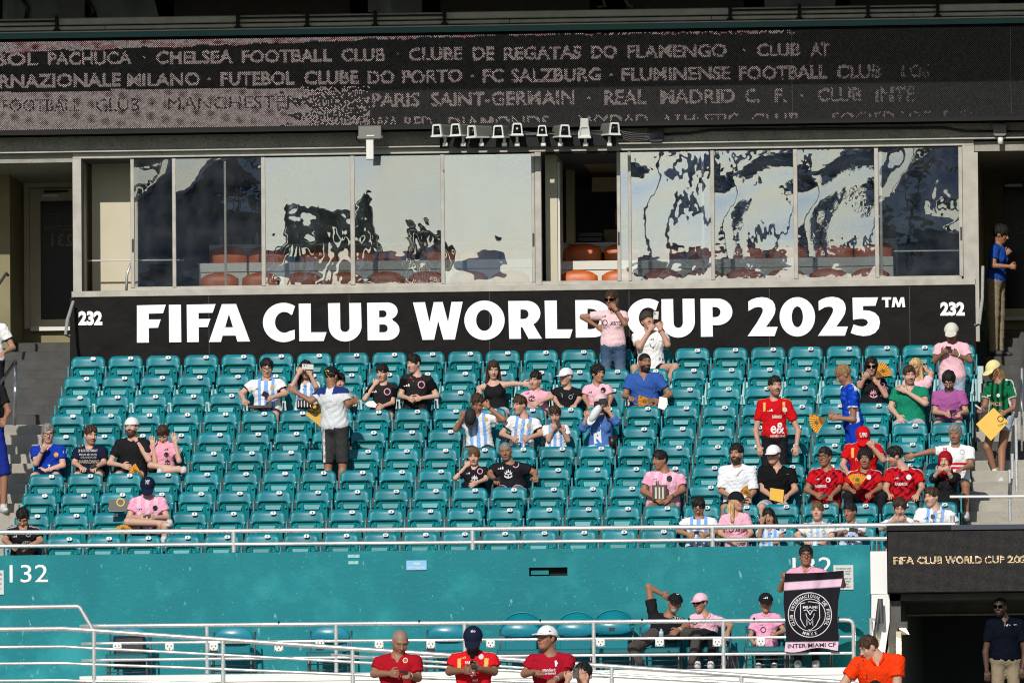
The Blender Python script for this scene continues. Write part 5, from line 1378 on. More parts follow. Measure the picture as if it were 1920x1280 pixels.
    for k in 'lr':
        hj, kn, an = legs[k]; ad = nrm(kn-hj); L = np.linalg.norm(kn-hj)
        if pants[0] == 'shorts':
            pl = pants[2] if len(pants) > 2 else .82
            c = hj+ad*L*pl; pf.cap(hj, c+ad*.03, .092*s*w, .080*s, .035, cut=(c, ad))
        else:
            ww = pants[2] if len(pants) > 2 else 1.
            pf.cap(hj, kn, .090*s*w*ww**.5, .066*s*ww, .035); pf.cap(kn, an+(kn-an)*.06, .064*s*ww, .050*s*ww, .02)
    pf.wrinkle(.0035, seed+5, (.07, .14))
    V, Q = pf.mesh(); cc = np.tile(pc, (len(V), 1)).astype(float)
    if pants[1] == 'jean':
        hz_ = np.clip((P[2]-.15-V[:, 2])/.25, 0, 1)*.5; cc = cc*(1-hz_[:, None])+np.array([.22, .29, .38])*hz_[:, None]
    if len(pants) > 3: pants[3](cc, V, legs, s, P, R)
    obj_from('trousers' if pants[0] != 'shorts' else 'shorts', V, Q, base, M_['cloth'], root, cc); tri_count += len(Q)*2
    # ---------------- shoes
    for k in 'lr':
        hj, kn, an = legs[k]; c = an+f0*.055*s-np.array([0, 0, .035]); mb = MB(); vs = []; fs = []; nu, nv = 10, 8
        sd_ = np.array([f0[1], -f0[0], 0])
        for j in range(nv+1):
            ph = math.pi*j/nv
            for i in range(nu):
                th = 2*math.pi*i/nu; a, b, z_ = math.sin(ph)*math.cos(th), math.cos(ph), math.sin(ph)*math.sin(th)
                hh = .055 if z_ > 0 else .042
                vs.append(c+(sd_*a*.050+f0*b*.145+np.array([0, 0, 1])*z_*hh*(1+(-.35*b if z_ > 0 else 0)))*s-base)
        for j in range(nv):
            for i in range(nu): i2 = (i+1) % nu; fs.append((j*nu+i, j*nu+i2, (j+1)*nu+i2, (j+1)*nu+i))
        mb.add(vs, fs); mb.tube([an-base+np.array([0, 0, .03]), c-base], [.045*s, .05*s], 8)
        M_.setdefault('shoe_'+shoes, mat('shoe_'+shoes, (.6, .6, .57) if shoes == 'white' else (.03, .03, .035), .6))
        mb.build('shoe', M_['shoe_'+shoes], root, True)
    # ---------------- prints on the shirt
    bvh = None
    if decals:
        P4 = [[tuple(map(float, v)) for v in info['V']]]
        bvh = BVHTree.FromPolygons(P4[0], [tuple(int(i) for i in f) for f in sh_quads(sh)])
        if cap: bvc = BVHTree.FromPolygons([tuple(map(float, v)) for v in capV], [tuple(int(i) for i in f) for f in capQ])
    for dc in decals:
        on_cap = dc[0].startswith('cap_'); kd = dc[0][4:] if on_cap else dc[0]; bv = bvc if on_cap else bvh
        if kd == 't':
            _, tx, cx, cy, wd, ht, colr = dc[:7]; rot = R_(dc[7]) if len(dc) > 7 else 0; v2, t2, _ = text_tris(tx, .02)
            pts = [((a-.5)*wd, -(b-.5)*ht) for a, b in v2]; fcs = [tuple(reversed(t)) for t in t2.tolist()]
        elif kd == 'c':
            _, cx, cy, rad, colr = dc[:5]; rot = 0; pts = [(rad*math.cos(a), rad*1.08*math.sin(a)) for a in np.linspace(0, 2*math.pi, 12)[:-1]]; fcs = [tuple(range(11))]
        elif kd == 'ring':
            _, cx, cy, rad, colr = dc[:5]; rot = 0; pts = [(rr_*math.cos(a), rr_*1.05*math.sin(a)) for rr_ in (rad, rad*.72) for a in np.linspace(0, 2*math.pi, 13)[:-1]]; fcs = [(i, (i+1) % 12, 12+(i+1) % 12, 12+i) for i in range(12)]
        elif kd == 'q':
            _, poly_, colr = dc[:3]; cx = cy = 0; rot = 0; pts = list(poly_); fcs = [tuple(range(len(pts)))]
        elif kd == 'tri3':      # three slanted bars
            _, cx, cy, sz, colr = dc[:5]; rot = 0; pts = []; fcs = []
            for i in range(3):
                hgt = sz*(.35+.32*i); x0_ = (-1+i*.72)*sz; n0 = len(pts); pts += [(x0_, sz*.6), (x0_+.45*sz, sz*.6), (x0_+.45*sz+.0, sz*.6-hgt*.75), (x0_-.25*sz+.2*sz, sz*.6-hgt)]; fcs.append((n0, n0+1, n0+2, n0+3))
        elif kd == 'crown':
            _, cx, cy, sz, colr = dc[:5]; rot = 0
            polys = [[(-.9, -.3), (-.55, -.1), (-.5, -.75), (-.2, -.25), (0, -1.), (.2, -.25), (.5, -.75), (.55, -.1), (.9, -.3), (.7, .25), (-.7, .25)],
                     [(-.12, .25), (.12, .25), (.12, .8), (.6, .55), (.85, .3), (.9, .75), (.45, 1.0), (0, 1.1), (-.45, 1.0), (-.9, .75), (-.85, .3), (-.6, .55), (-.12, .8)]]
            pts = []; fcs = []
            for pl in polys:
                n0 = len(pts); tr = tessellate_polygon([[Vector((a, b, 0)) for a, b in pl]]); pts += [(a*sz, b*sz) for a, b in pl]; fcs += [tuple(i+n0 for i in t) for t in tr]
        vs = []; ok = []
        cr, sr = math.cos(rot), math.sin(rot)
        for (a, b) in pts:
            px_, py_ = cx+a*cr-b*sr, cy+a*sr+b*cr; dr_ = ray(px_, py_); o_ = at(px_, py_, P[1]-1.5)
            hit = bv.ray_cast(Vector(o_), Vector(dr_))
            if hit[0] is None: ok.append(False); vs.append(o_-base)
            else: ok.append(True); vs.append(np.array(hit[0])-dr_*.004-base)
        fcs = [f for f in fcs if all(ok[i] for i in f)]
        if not fcs: continue
        key = 'ink_%s' % (colr,)
        if key not in M_: cv = C_.get(colr, colr) if isinstance(colr, str) else colr; M_[key] = mat('print_ink', cv, .6)
        mb = MB(); mb.add(vs, fcs); mb.build('print', M_[key], capo if on_cap else sh)
    return dict(arms=arms, P=P, N=N, T=T, R=R, F=F, H=Hc, Hd=Hd, Y=Yh, s=s, base=base)
def sh_quads(o):
    n = len(o.data.polygons); q = np.zeros(n*4, np.int32); o.data.polygons.foreach_get('vertices', q); return q.reshape(-1, 4)

# ---- held things
def mat_c(c, rough=.5, **k):
    cv = C_.get(c, c) if isinstance(c, str) else c; key = 'm_%s_%s' % (cv, rough)
    if key not in M_: M_[key] = mat('surface_colour', cv, rough, **k)
    return M_[key]
def slab(name, label, cat, c, wpx, hpx, col, rot=0, Y=None, tilt=0, thick=.009, screen=None, lens=False, group=None, yaw=0):
    """thin rectangular thing seen roughly face on; c=(px,py), size in pixels"""
    m = 1/PX(Y); p = at(c[0], c[1], Y); o = empty(name, tuple(p)); tag(o, label, cat, group)
    o.rotation_euler = (R_(tilt), R_(rot), R_(yaw))
    w, h = wpx*m, hpx*m
    MB().bbox(-w/2, w/2, -thick/2, thick/2, -h/2, h/2, min(.004, thick*.3)).build('body_shell' if cat in ('phone', 'camera') else 'sheet', mat_c(col, .35 if cat == 'phone' else .7), o)
    if lens:
        mb = MB()
        for a, b in ((-.3, .3), (-.3, .1), (-.08, .2)): mb.tube([(w*a, -thick/2+.001, h*b+.0), (w*a, -thick/2-.003, h*b)], .007, 8)
        mb.build('lens', M_['ink'], o)
    return o
def fan(label, pivot, R_px, a0, a1, Y, col='gold', ribs=9, print_=True):
    m = 1/PX(Y); p = at(pivot[0], pivot[1], Y); o = empty('paper_fan', tuple(p)); tag(o, label, 'fan', 'golden paper fans')
    R1, R0_ = R_px*m, R_px*m*.30; n = ribs*2; vs = []
    for i in range(n+1):
        a = R_(a0+(a1-a0)*i/n); y = .010*(1 if i % 2 else -1)
        for rr_, yk in ((R0_, .4), (R1, 1.)): vs.append((rr_*math.cos(a), y*yk, rr_*math.sin(a)))
    mb = MB(); mb.add(vs, [(2*i, 2*i+2, 2*i+3, 2*i+1) for i in range(n)]); 
    k = 'fanpaper'
    if k not in M_: M_[k] = mat('golden_fan_paper', C_['gold'], .5, noise=(30., (.5, .22, .02), .55, .62, 3))
    mb.build('pleated_paper', M_[k], o)
    mb = MB()
    for i in range(0, n+1, 2):
        a = R_(a0+(a1-a0)*i/n); mb.tube([(0, 0, 0), (R0_*1.4*math.cos(a), -.006, R0_*1.4*math.sin(a))], .0035, 4)
    q_ = mb.build('ribs', mat_c((.30, .16, .05)), o); tag(q_, kind='stuff')
    if print_:
        am = R_((a0+a1)/2); c = np.array([math.cos(am), math.sin(am)])*R1*.62
        pl = [(c[0]-.02, c[1]-.012), (c[0]+.022, c[1]-.018), (c[0]+.03, c[1]+.01), (c[0]+.004, c[1]+.022), (c[0]-.024, c[1]+.012)]
        MB().poly([(a*1, b*1) for a, b in pl][::1], (), -.014).build('print', mat_c((.12, .06, .01)), o)
    return o
# ---- shirt colour layouts
def p_arg(cuff=True, light=False):
    sky = np.array((.20, .40, .76) if not light else (.40, .56, .80))
    def f(cc, i):
        a = np.abs(i['u']); to = ~i['sleeve']
        cc[to & (i['f'] > -.02) & ((a < .026) | ((a > .070) & (a < .112)))] = sky
        cc[to & (i['f'] <= -.02) & (a < .1)] = (.78, .78, .78)
        if cuff: cc[i['sleeve'] & (i['t'] > .90)] = (.015, .015, .02)
        cc[(i['v'] > .90) & (a > .07) & (a < .24) & (np.abs(i['f']-.012) < .010)] = (.05, .06, .1)
        cc[(i['v'] > .90) & (a > .07) & (a < .24) & (np.abs(i['f']+.022) < .008)] = (.05, .06, .1)
        cc[(i['v'] > .955) & (a < .07)] = (.03, .03, .04) if cuff else (.7, .7, .7)
    return f
def p_mia(c1=None, stripes=False, trim=(.03, .03, .035)):
    def f(cc, i):
        a = np.abs(i['u'])
        if stripes:
            cc[(~i['sleeve']) & (np.mod(i['u']+.0275, .11) < .055)] = (.80, .50, .60)
        cc[(i['v'] > .90) & (a > .08) & (a < .24) & (np.abs(i['f']-.018) < .008)] = trim
        cc[(i['v'] > .90) & (a > .08) & (a < .24) & (np.abs(i['f']+.012) < .007)] = trim
        if c1 is not None: cc[(i['sleeve']) & (i['t'] > .9)] = c1
    return f
def p_camo(cc, i):
    V = i['V']; n = np.sin(V[:, 0]*52+3*np.sin(V[:, 2]*31))+np.sin(V[:, 2]*61+2.5*np.sin(V[:, 0]*43))+.8*np.sin((V[:, 0]-V[:, 2])*90)
    m = (~i['sleeve']) & (i['f'] > -.03); cc[m & (n > .25)] = (.20, .004, .014); cc[m & (n > 1.2)] = (.09, .003, .01); cc[m & (n < -1.2)] = (.45, .012, .02)
    a = np.abs(i['u']); cc[(i['v'] > .89) & (a > .08) & (a < .24) & (np.abs(i['f']-.015) < .012)] = (.75, .6, .6)
def p_redgold(cc, i):
    a = np.abs(i['u']); cc[(i['v'] > .90) & (a > .07) & (a < .25) & (np.abs(i['f']-.005) < .016)] = (.80, .48, .18)
    cc[(a > .115) & (a < .150) & (i['v'] > .68) & (i['v'] < .90) & (i['f'] > .0)] = (.85, .50, .12)
    cc[(~i['sleeve']) & (a > .145) & (i['v'] < .35) & (np.abs(i['f']-.03) < .012)] = (.8, .45, .15)
def p_zam(cc, i):
    m = (~i['sleeve']) & (i['f'] > -.02); v = i['v']; cc[m & (np.abs(v-.56) < .030)] = (.60, .012, .03); cc[m & (np.abs(v-.46) < .030)] = (.60, .012, .03)
def p_greenst(cc, i):
    cc[(~i['sleeve']) & (np.mod(i['u']+.02, .075) < .036)] = (.004, .02, .012)
    a = np.abs(i['u']); cc[(a > .09) & (np.abs(i['f']-.02) < .016) & (i['sleeve'] | (i['v'] > .88))] = (.72, .72, .72)
    cc[i['sleeve'] & (i['t'] > .92)] = (.72, .72, .72)
def p_greyback(cc, i):
    cc[(i['v'] > .86) & (np.abs(i['u']) > .05) | i['sleeve'] & (i['t'] < .5) & (i['u'] > 0)] = (.018, .035, .16)
def p_raglan(cc, i): cc[i['sleeve']] = (.005, .005, .006)
def p_black(trim): 
    def f(cc, i): cc[(i['v'] > .9) & (np.abs(i['u']) > .08) & (np.abs(i['f']-.01) < .012)] = trim; cc[i['sleeve'] & (i['t'] > .93)] = trim
    return f
def p_blackgold(cc, i):
    z = (i['v'] < .30) & (i['f'] > -.02) & (np.abs(np.mod(i['u']*1.0, .05)-.025)*1.6+.0 > (i['v']-.10)*.22); cc[z & (i['v'] < .24)] = (.55, .28, .03)
def p_blue(cc, i): 
    V = i['V']; n = np.sin(V[:, 0]*40+np.sin(V[:, 2]*30)*2)*np.sin(V[:, 2]*50); cc[n > .45] = (.02, .10, .60)
    cc[i['sleeve'] & (i['t'] > .93)] = (.7, .7, .75); cc[(i['v'] > .84) & (i['f'] < -.01)] = (.72, .72, .74)
def stripes3(cc, V, legs, s, P, R):
    hj, kn, an = legs['r']
    for g_ in (-.020, .0, .020):
        u = (V-hj)@R; a = np.abs((V[:, 0]-(hj[0]-.075))-g_) ; cc[(a < .0065) & (V[:, 1] < P[1])] = (.65, .65, .65)

I = 'ink_'; K = (.012, .012, .014); WH = (.75, .75, .76); PK = (.72, .32, .45); GD = (.6, .4, .1)
pp = {}
def PP(k, *a, **b): pp[k] = person(*a, **b); return pp[k]
P_ = lambda a, b: p_mia(a, b)
# ---------- rows on the left
PP('tattoo', 'tattooed man with glasses in a blue football jersey resting his chin on his fist', (90, 813), 6, skin='fair', hair=('short', 'grey'), shirt=(.008, .04, .36), kind='v', glasses='clear', look=(8, 12, 0), l=(68, 868, 84, 836, .6, .6), r=(118, 872, 76, 885, .3, 1), fist='gf', w=1.1, pants=('shorts', 'navy'),
   decals=[('c', 105, 852, 4.5, (.65, .35, .08)), ('t', '7', 92, 874, 5, 7, WH), ('q', [(118, 844), (124, 844), (124, 849), (118, 849)], WH)])
PP('tshirt', 'bearded man in a dark navy printed t-shirt between the blue jersey and black t-shirt', (170, 816), 6, skin='fair', hair=('short', 'brown'), beard='stub', shirt='navy', look=(28, 10, 0), l=(140, 868, 154, 877, .1, 1), r=(194, 868, 177, 877, .1, 1), w=1.08,
   decals=[('t', 'JE SUIS PAS PARFAIT', 165, 845, 36, 6, (.6, .6, .6)), ('t', 'MAIS JE SUIS', 165, 852, 33, 4, (.5, .5, .5)), ('t', 'GRANDIOSE', 166, 857, 30, 4, (.3, .32, .34)), ('t', 'MARRONNE', 167, 865, 38, 7, (.45, .38, .25))])
PP('backcap', 'bearded man in black t-shirt and backward white cap, hand on his chin', (247, 801), 6, skin='fair', hair=('short', 'brown'), beard='full', shirt='black', look=(-12, 2, 0), cap=('white', 'white', 1), l=(206, 868, 236, 874, .3, 1), r=(279, 862, 250, 817, .4, .5), fist='fg', w=1.08, pants=('shorts', 'black'))
PP('pinkboy', 'boy in pink jersey lowering his head between raised hands, one shoe on the seat', (306, 814), 6, s=.86, skin='fair', hair=('fringe', 'brown'), shirt=(.80, .34, .44), look=(-5, 42, 0), paint=p_mia(), l=(291, 866, 286, 828, .5, .3), r=(336, 864, 327, 822, .5, .3), fist='oo', pants=('shorts', 'black'),
   knees=[(283, 872), (335, 880)], feet=[(345, 881, -.02), (300, 884, -.05)], decals=[('tri3', 311, 841, 4, K), ('c', 312, 852, 4.5, K), ('crown', 314, 865, 6, K)])
PP('pinkcap', 'man in pink striped jersey and navy cap sitting cross-legged over his phone', (277, 913), 9, skin='fair', hair=('short', 'brown'), shirt=(.80, .36, .52), paint=p_mia(None, True), look=(2, 40, 0), cap=('navy', 'navy'), glasses='clear', l=(242, 970, 267, 970, .2, 1), r=(313, 970, 283, 970, .2, 1), fist='gg', w=1.08, sh=1.08,
   knees=[(240, 978, .05), (310, 985)], feet=[(318, 981, .05), (308, 1012)], pants=('shorts', 'black', .5), decals=[('tri3', 262, 953, 4, K), ('c', 291, 952, 4.8, K), ('crown', 318, 945, 3, K), ('cap_t', 'NY', 277, 903, 8, 8, WH)])
PP('blackleft', 'man in black jersey bending over behind the railing at the lower left', (43, 970), 10, skin='med', hair=('short', 'black'), shirt='black', look=(0, 42, 0), paint=p_mia(None, False, (.5, .42, .42)), l=(9, 1012, 27, 1026, .2, 1), r=(76, 1014, 45, 1027, .2, 1), fist='gg', lean=.18, w=1.05,
   decals=[('tri3', 28, 1004, 4, WH), ('ring', 53, 1001, 5, (.4, .33, .35)), ('t', 'XBTO', 50, 1016, 16, 4, (.5, .45, .45))])
# ---------- third row
PP('argglass', 'big man with round glasses in white and sky blue jersey holding a phone', (500, 690), 3, skin='fair', hair=('short', 'black'), shirt='white', paint=p_arg(), glasses='clear', look=(8, 18, 0), l=(452, 738, 459, 753, .2, 1), r=(534, 738, 503, 747, .2, 1), fist='gg', w=1.12, sh=1.08,
   decals=[('c', 510, 726, 4, GD), ('tri3', 481, 728, 3.5, K), ('q', [(490, 702), (494, 702), (506, 734), (502, 736)], K)], pants=('shorts', 'charcoal'))
PP('photowoman', 'woman in a striped jersey taking a photo with a white phone held up sideways', (573, 694), 3, s=.93, skin='fair', hair=('long', 'black'), women=True, shirt='white', paint=p_arg(False), look=(5, -3, 0), l=(546, 728, 564, 692, .7, .3), r=(592, 724, 578, 694, .7, .3), fist='gg', pants=('shorts', 'black'),
   decals=[('q', [(556, 706), (559, 704), (563, 722), (560, 724)], K), ('q', [(567, 722), (575, 722), (574, 731), (568, 731)], (.05, .12, .2))])
PP('hiddenchild', 'small child with dark hair half hidden behind the standing man in the black cap', (637, 716), 3, s=.74, skin='fair', hair=('fringe', 'black'), shirt=(.25, .30, .34), look=(6, 8, 0), r=(662, 752, 664, 756))
PP('blackboy', 'boy in black jersey with fingers at his mouth, left of the taller teenager', (717, 699), 3, s=.86, skin='fair', hair=('fringe', 'black'), shirt=(.022, .02, .022), paint=p_raglan, look=(-18, 12, 0), l=(684, 748, 707, 714, .4, .7), r=(736, 755, 713, 763, .2, 1), fist='gf',
   decals=[('tri3', 702, 733, 4.5, WH), ('ring', 726, 734, 6.5, PK)])
PP('blackteen', 'teenager in a black jersey with a red lanyard, hands folded', (776, 682), 3, s=.97, skin='fair', hair=('fringe', 'black'), shirt=(.022, .02, .022), paint=p_raglan, look=(-35, 8, 0), l=(751, 742, 771, 748, .2, 1), r=(819, 742, 780, 748, .2, 1), fist='gg', nk=(4, 0),
   decals=[('tri3', 763, 721, 5.5, WH), ('ring', 790, 721, 7, PK), ('q', [(768, 706), (770, 706), (776, 714), (775, 716)], (.5, .02, .02)), ('q', [(790, 702), (788, 702), (781, 714), (782, 716)], (.5, .02, .02))])
PP('tankwoman', 'long haired woman in a black tank top stretching her arm to the right', (925, 694), 3, s=.93, skin='fair', hair=('long', 'brown'), women=True, shirt='black', kind='tank', look=(8, 14, 0), l=(898, 728, 904, 760, .1, 1), r=(962, 719, 988, 720, .1, .1), fist='fo', pants=('shorts', 'ljean'), hip=5)
PP('pinkboy2', 'chubby boy in pink jersey sitting beside the woman in the tank top', (1004, 713), 3, s=.84, skin='fair', hair=('fringe', 'black'), shirt=(.80, .40, .50), paint=p_mia(), look=(-22, 8, 8), l=(979, 748, 990, 758, .1, 1), r=(1034, 744, 1006, 756, .3, 1), w=1.12,
   decals=[('tri3', 989, 736, 4, K), ('c', 1013, 731, 5, K), ('crown', 997, 745, 7, K)])
PP('whitecapboy', 'boy in a white cap and black jersey with a golden hem pattern', (1061, 707), 3, s=.86, skin='fair', hair=('short', 'brown'), shirt='black', paint=p_blackgold, cap=('white', 'white'), look=(-32, 2, 0), l=(1040, 748, 1050, 762, .1, 1), r=(1086, 748, 1076, 762, .1, 1),
   decals=[('ring', 1070, 744, 4, (.5, .5, .5)), ('t', 't', 1054, 741, 2, 7, (.5, .5, .5)), ('q', [(1059, 728), (1061, 727), (1053, 737), (1051, 737)], WH), ('q', [(1067, 727), (1069, 728), (1076, 738), (1074, 739)], WH)])
PP('curlyboy', 'curly haired boy in a pink jersey looking to the right', (1121, 701), 3, s=.84, skin='med', hair=('curly', 'black'), shirt=(.80, .46, .54), paint=p_mia(), look=(38, 4, 0), l=(1096, 746, 1106, 764, .1, 1), r=(1146, 746, 1140, 764, .1, 1),
   decals=[('tri3', 1106, 734, 4, K), ('c', 1131, 731, 5, K)])
PP('bluepolo', 'bearded man in a blue polo shirt with a fan and white paper', (1209, 679), 3, skin='tan', hair=('buzz', 'black'), beard='full', shirt='polo', kind='v', look=(28, 6, 0), l=(1172, 742, 1184, 746, .2, 1), r=(1256, 740, 1229, 754, .2, 1), fist='gg', w=1.2, sh=1.08, pants=('shorts', 'tan', .4))
PP('shadeswoman', 'woman in sunglasses and black jersey with pink crest holding phone and fan', (1634, 687), 3, s=.93, skin='light', hair=('long', 'black'), women=True, shirt='black', paint=p_black((.55, .3, .35)), glasses='sun', look=(2, 10, 0), l=(1613, 724, 1624, 703, .5, .4), r=(1661, 742, 1642, 713, .6, .3), fist='gg',
   decals=[('crown', 1638, 737, 8, (.7, .35, .42)), ('tri3', 1624, 719, 3, WH), ('ring', 1655, 721, 4, PK)])
PP('blondewoman', 'blonde woman in a light pink top with her arm raised behind her head', (1717, 690), 3, s=.93, skin='light', hair=('blonde', 'blonde'), women=True, shirt='lpink', look=(-24, 14, 6), r=(1746, 700, 1733, 692, -.3, -.2), l=(1700, 735, 1708, 750))
# ---------- standing people in the seats
PP('calcap', 'man seen from behind in a grey shirt, striped shorts and black lettered cap', (622, 706), 6, stand=True, skin='tan', hair=('short', 'black'), shirt='grey', paint=p_greyback, turn=158, look=(150, 14, 0), cap=('black', 'black'), r=(583, 752, 546, 730, .1, .2), l=(654, 760, 664, 752, .1, .5), pants=('shorts', 'charcoal', .95, stripes3), fist='ff', w=1.12, nk=(3, 0), hip=4,
   decals=[('cap_t', 'CAL', 620, 699, 22, 11, (.7, .7, .08))], feet=[(640, 968), (612, 968)])
PP('redstand', 'man standing in a red jersey with golden flames on the shoulders', (1453, 725), 6, stand=True, s=.97, hs=1.06, skin='light', hair=('short', 'black'), beard='stub', shirt='red', paint=p_redgold, look=(22, -2, 0), l=(1417, 808, 1425, 846, -.1, .3), r=(1497, 808, 1492, 846, -.1, .3), pants=('long', 'black'), nk=(0, 1), sh=1.08,
   decals=[('tri3', 1444, 768, 5, WH), ('c', 1471.5, 768, 4.5, (.7, .65, .62)), ('t', 'FABMISR', 1457, 781, 18, 6, WH), ('t', 'e&', 1458, 802, 26, 21, WH), ('t', 'etisalat and', 1458, 816.5, 28, 5, WH), ('c', 1472, 775, 1, WH)])
PP('bluestand', 'young man in a blue football jersey standing sideways with an open fan', (1582, 703), 6, stand=True, skin='tan', hair=('big', 'dblonde'), shirt='blue', paint=p_blue, turn=-72, look=(-72, 30, 0), r=(1600, 786, 1562, 783, .3, .1), l=(1590, 780, 1556, 781, .2, .2), fist='gg', pants=('long', 'blue'), nk=(5, 0), hip=8, sh=.95)
PP('pinkwoman', 'standing woman in sunglasses and pink jersey, phone at ear and hand on hip', (1147, 563), 1, stand=True, s=.92, hs=1., skin='tan', hair=('short', 'brown'), women=True, shirt=(.80, .55, .58), kind='polo', glasses='sun', look=(-18, 4, 0), l=(1092, 594, 1127, 617, .1, .4), r=(1172, 607, 1150, 573, .6, .5), fist='fg', pants=('long', 'jean', 1.1), w=1.04, sh=1.08, nk=(0, -1),
   decals=[('tri3', 1133, 592, 3.5, K), ('ring', 1134, 605, 5.5, K), ('t', 'XBTO', 1155, 606, 22, 7, K), ('c', 1163, 590, 3, (.25, .05, .18))])
PP('pinktee', 'man in a pink t-shirt and an off-white cap standing and looking at his phone', (1784, 624), 3, stand=True, s=.93, hs=1.0, skin='brown', hair=('short', 'black'), shirt=(.80, .48, .54), cap=((.66, .64, .56), (.60, .58, .5)), look=(-4, 24, 0), l=(1753, 676, 1772, 658, .2, .7), r=(1819, 676, 1787, 661, .2, .7), fist='gg', pants=('long', 'ljean'), w=1.1, sh=1.15)
# ---------- top row
PP('whitetee', 'man in white t-shirt and backward cap raising a phone to his face', (1214, 601), 1, skin='light', hair=('short', 'black'), shirt=(.80, .80, .80), cap=((.05, .045, .04), (.05, .045, .04), 1), look=(12, -6, -14), l=(1199, 650, 1224, 610, .5, .3), r=(1252, 646, 1234, 607, .5, .3), fist='gg', w=1.12, sh=1.1, nk=(4, 0), hip=6, knees=[(1190, 690), (1266, 688)], pants=('shorts', 'black', .4),
   decals=[('tri3', 1222, 635, 4, K), ('q', [(1217, 643), (1220, 646), (1222, 651), (1220, 650)], K), ('q', [(1231, 643), (1228, 646), (1226, 651), (1228, 650)], K), ('q', [(1223, 650), (1226, 650), (1225, 654), (1224, 654)], K), ('t', '10', 1242, 673, 11, 6, K)])
# ---------- fourth and fifth rows
PP('greenpolo', 'man in a green polo shirt holding his hand in front of his chest', (1705, 704), 4, skin='fair', hair=('short', 'brown'), beard='stub', shirt='green', kind='v', look=(14, 8, -4), l=(1670, 764, 1688, 785, .2, 1), r=(1735, 756, 1691, 729, .7, .5), fist='fo', w=1.2, sh=1.05, nk=(2, 0), pants=('shorts', 'ljean'))
PP('purpletee', 'young man with glasses in a purple t-shirt looking down at his phone', (1779, 714), 4, skin='light', hair=('big', 'black'), beard='full', shirt='purple', glasses='clear', look=(-2, 36, 0), l=(1754, 772, 1779, 777, .1, 1), r=(1811, 772, 1796, 776, .1, 1), fist='gg', sh=1.06)
PP('caphand', 'man in striped jersey holding a black cap and touching his forehead', (895, 757), 5, skin='tan', hair=('big', 'brown'), shirt='white', paint=p_arg(False), look=(18, 26, 0), l=(855, 804, 871, 775, .3, .5), r=(944, 786, 908, 756, .6, .4), fist='gg', w=1.08, nk=(0, 0), hip=4, decals=[('c', 911, 786, 4, GD), ('c', 900, 785, 4, (.6, .6, .5))], pants=('shorts', 'charcoal'))
PP('argteen', 'teenager in a striped jersey turning his head left, hands joined in his lap', (975, 760), 5, s=.95, skin='light', hair=('fringe', 'brown'), shirt='white', paint=p_arg(), look=(-42, 6, 0), l=(941, 813, 966, 824, .1, 1), r=(1014, 813, 985, 823, .1, 1), fist='gg', nk=(5, 0),
   decals=[('c', 976.5, 798, 4.5, (.62, .58, .4)), ('c', 991, 797, 4, GD), ('tri3', 963, 800, 3.5, K)])
PP('argboy', 'boy in a striped jersey looking down at a phone in both hands', (1041, 778), 5, s=.8, skin='light', hair=('fringe', 'brown'), shirt='white', paint=p_arg(False), look=(0, 20, 0), l=(1029, 825, 1040, 799, .4, .6), r=(1065, 825, 1051, 800, .4, .6), fist='gg')
PP('denimwoman', 'person in a denim jacket and pink cap raising a camera beside a white cap', (1126, 755), 5, s=.93, skin='light', hair=('long', 'brown'), women=True, shirt='denim', sl=1.5, cap=((.72, .50, .52), (.6, .4, .42), 0, (.4, .4, .4)), look=(-14, 0, -8), l=(1093, 802, 1103, 776, .4, .5), r=(1155, 790, 1136, 764, .6, .4), fist='gg', w=1.05, decals=[('q', [(1112, 792), (1126, 790), (1128, 830), (1114, 832)], (.65, .7, .72))], pants=('shorts', 'white'))
# ---------- seventh row
PP('smallblack', 'boy in a black jersey with a white crown crest biting his fingers', (889, 856), 7, s=.82, skin='fair', hair=('fringe', 'lbrown'), shirt=(.014, .014, .018), look=(-4, 12, 0), l=(854, 896, 879, 868, .3, .6), r=(911, 898, 888, 907, .2, 1), fist='gf',
   decals=[('crown', 890, 896, 7, WH), ('tri3', 878, 886, 3.5, WH), ('ring', 900, 883, 5.5, PK)])
PP('bigblack', 'older man with thinning hair in a black jersey leaning beside the boy in black', (948, 846), 7, skin='tan', hair=('buzz', 'grey'), beard='stub', shirt=(.014, .014, .018), look=(-2, 10, -6), l=(918, 888, 930, 900, .1, 1), r=(1003, 886, 1004, 897, .1, .6), w=1.22, sh=1.1, nk=(8, 0), fist='fg', pants=('shorts', 'ljean', .4), hip=8,
   decals=[('crown', 953, 887, 8.5, WH), ('tri3', 939, 876, 5.5, WH), ('ring', 967, 870, 6.5, PK)])
PP('redcap', 'man in a red jersey hiding his face under a red cap with white print', (1618, 818), 7, skin='light', hair=('short', 'black'), shirt='red', paint=p_redgold, cap=('red', 'red'), look=(0, 48, 0), l=(1580, 872, 1592, 890), r=(1656, 862, 1630, 830, .6, .5), fist='fg', w=1.12, sh=1.12, nk=(0, -3), decals=[('t', 'FAB', 1609, 861, 10, 5, WH), ('cap_t', 'U90', 1619, 815, 14, 9, WH)])
PP('zamalek', 'grey haired man in white jersey with red bands stretching out his arm', (1791, 814), 7, skin='tan', hair=('short', 'grey'), beard='stub', shirt='white', paint=p_zam, look=(-12, 8, 0), l=(1745, 846, 1704, 856, .1, .1), r=(1820, 873, 1800, 880, .3, 1), w=1.1, sh=1.12, decals=[('t', 'M', 1772, 841, 7, 5, (.5, .02, .05)), ('ring', 1804, 847, 5, (.4, .4, .42))])
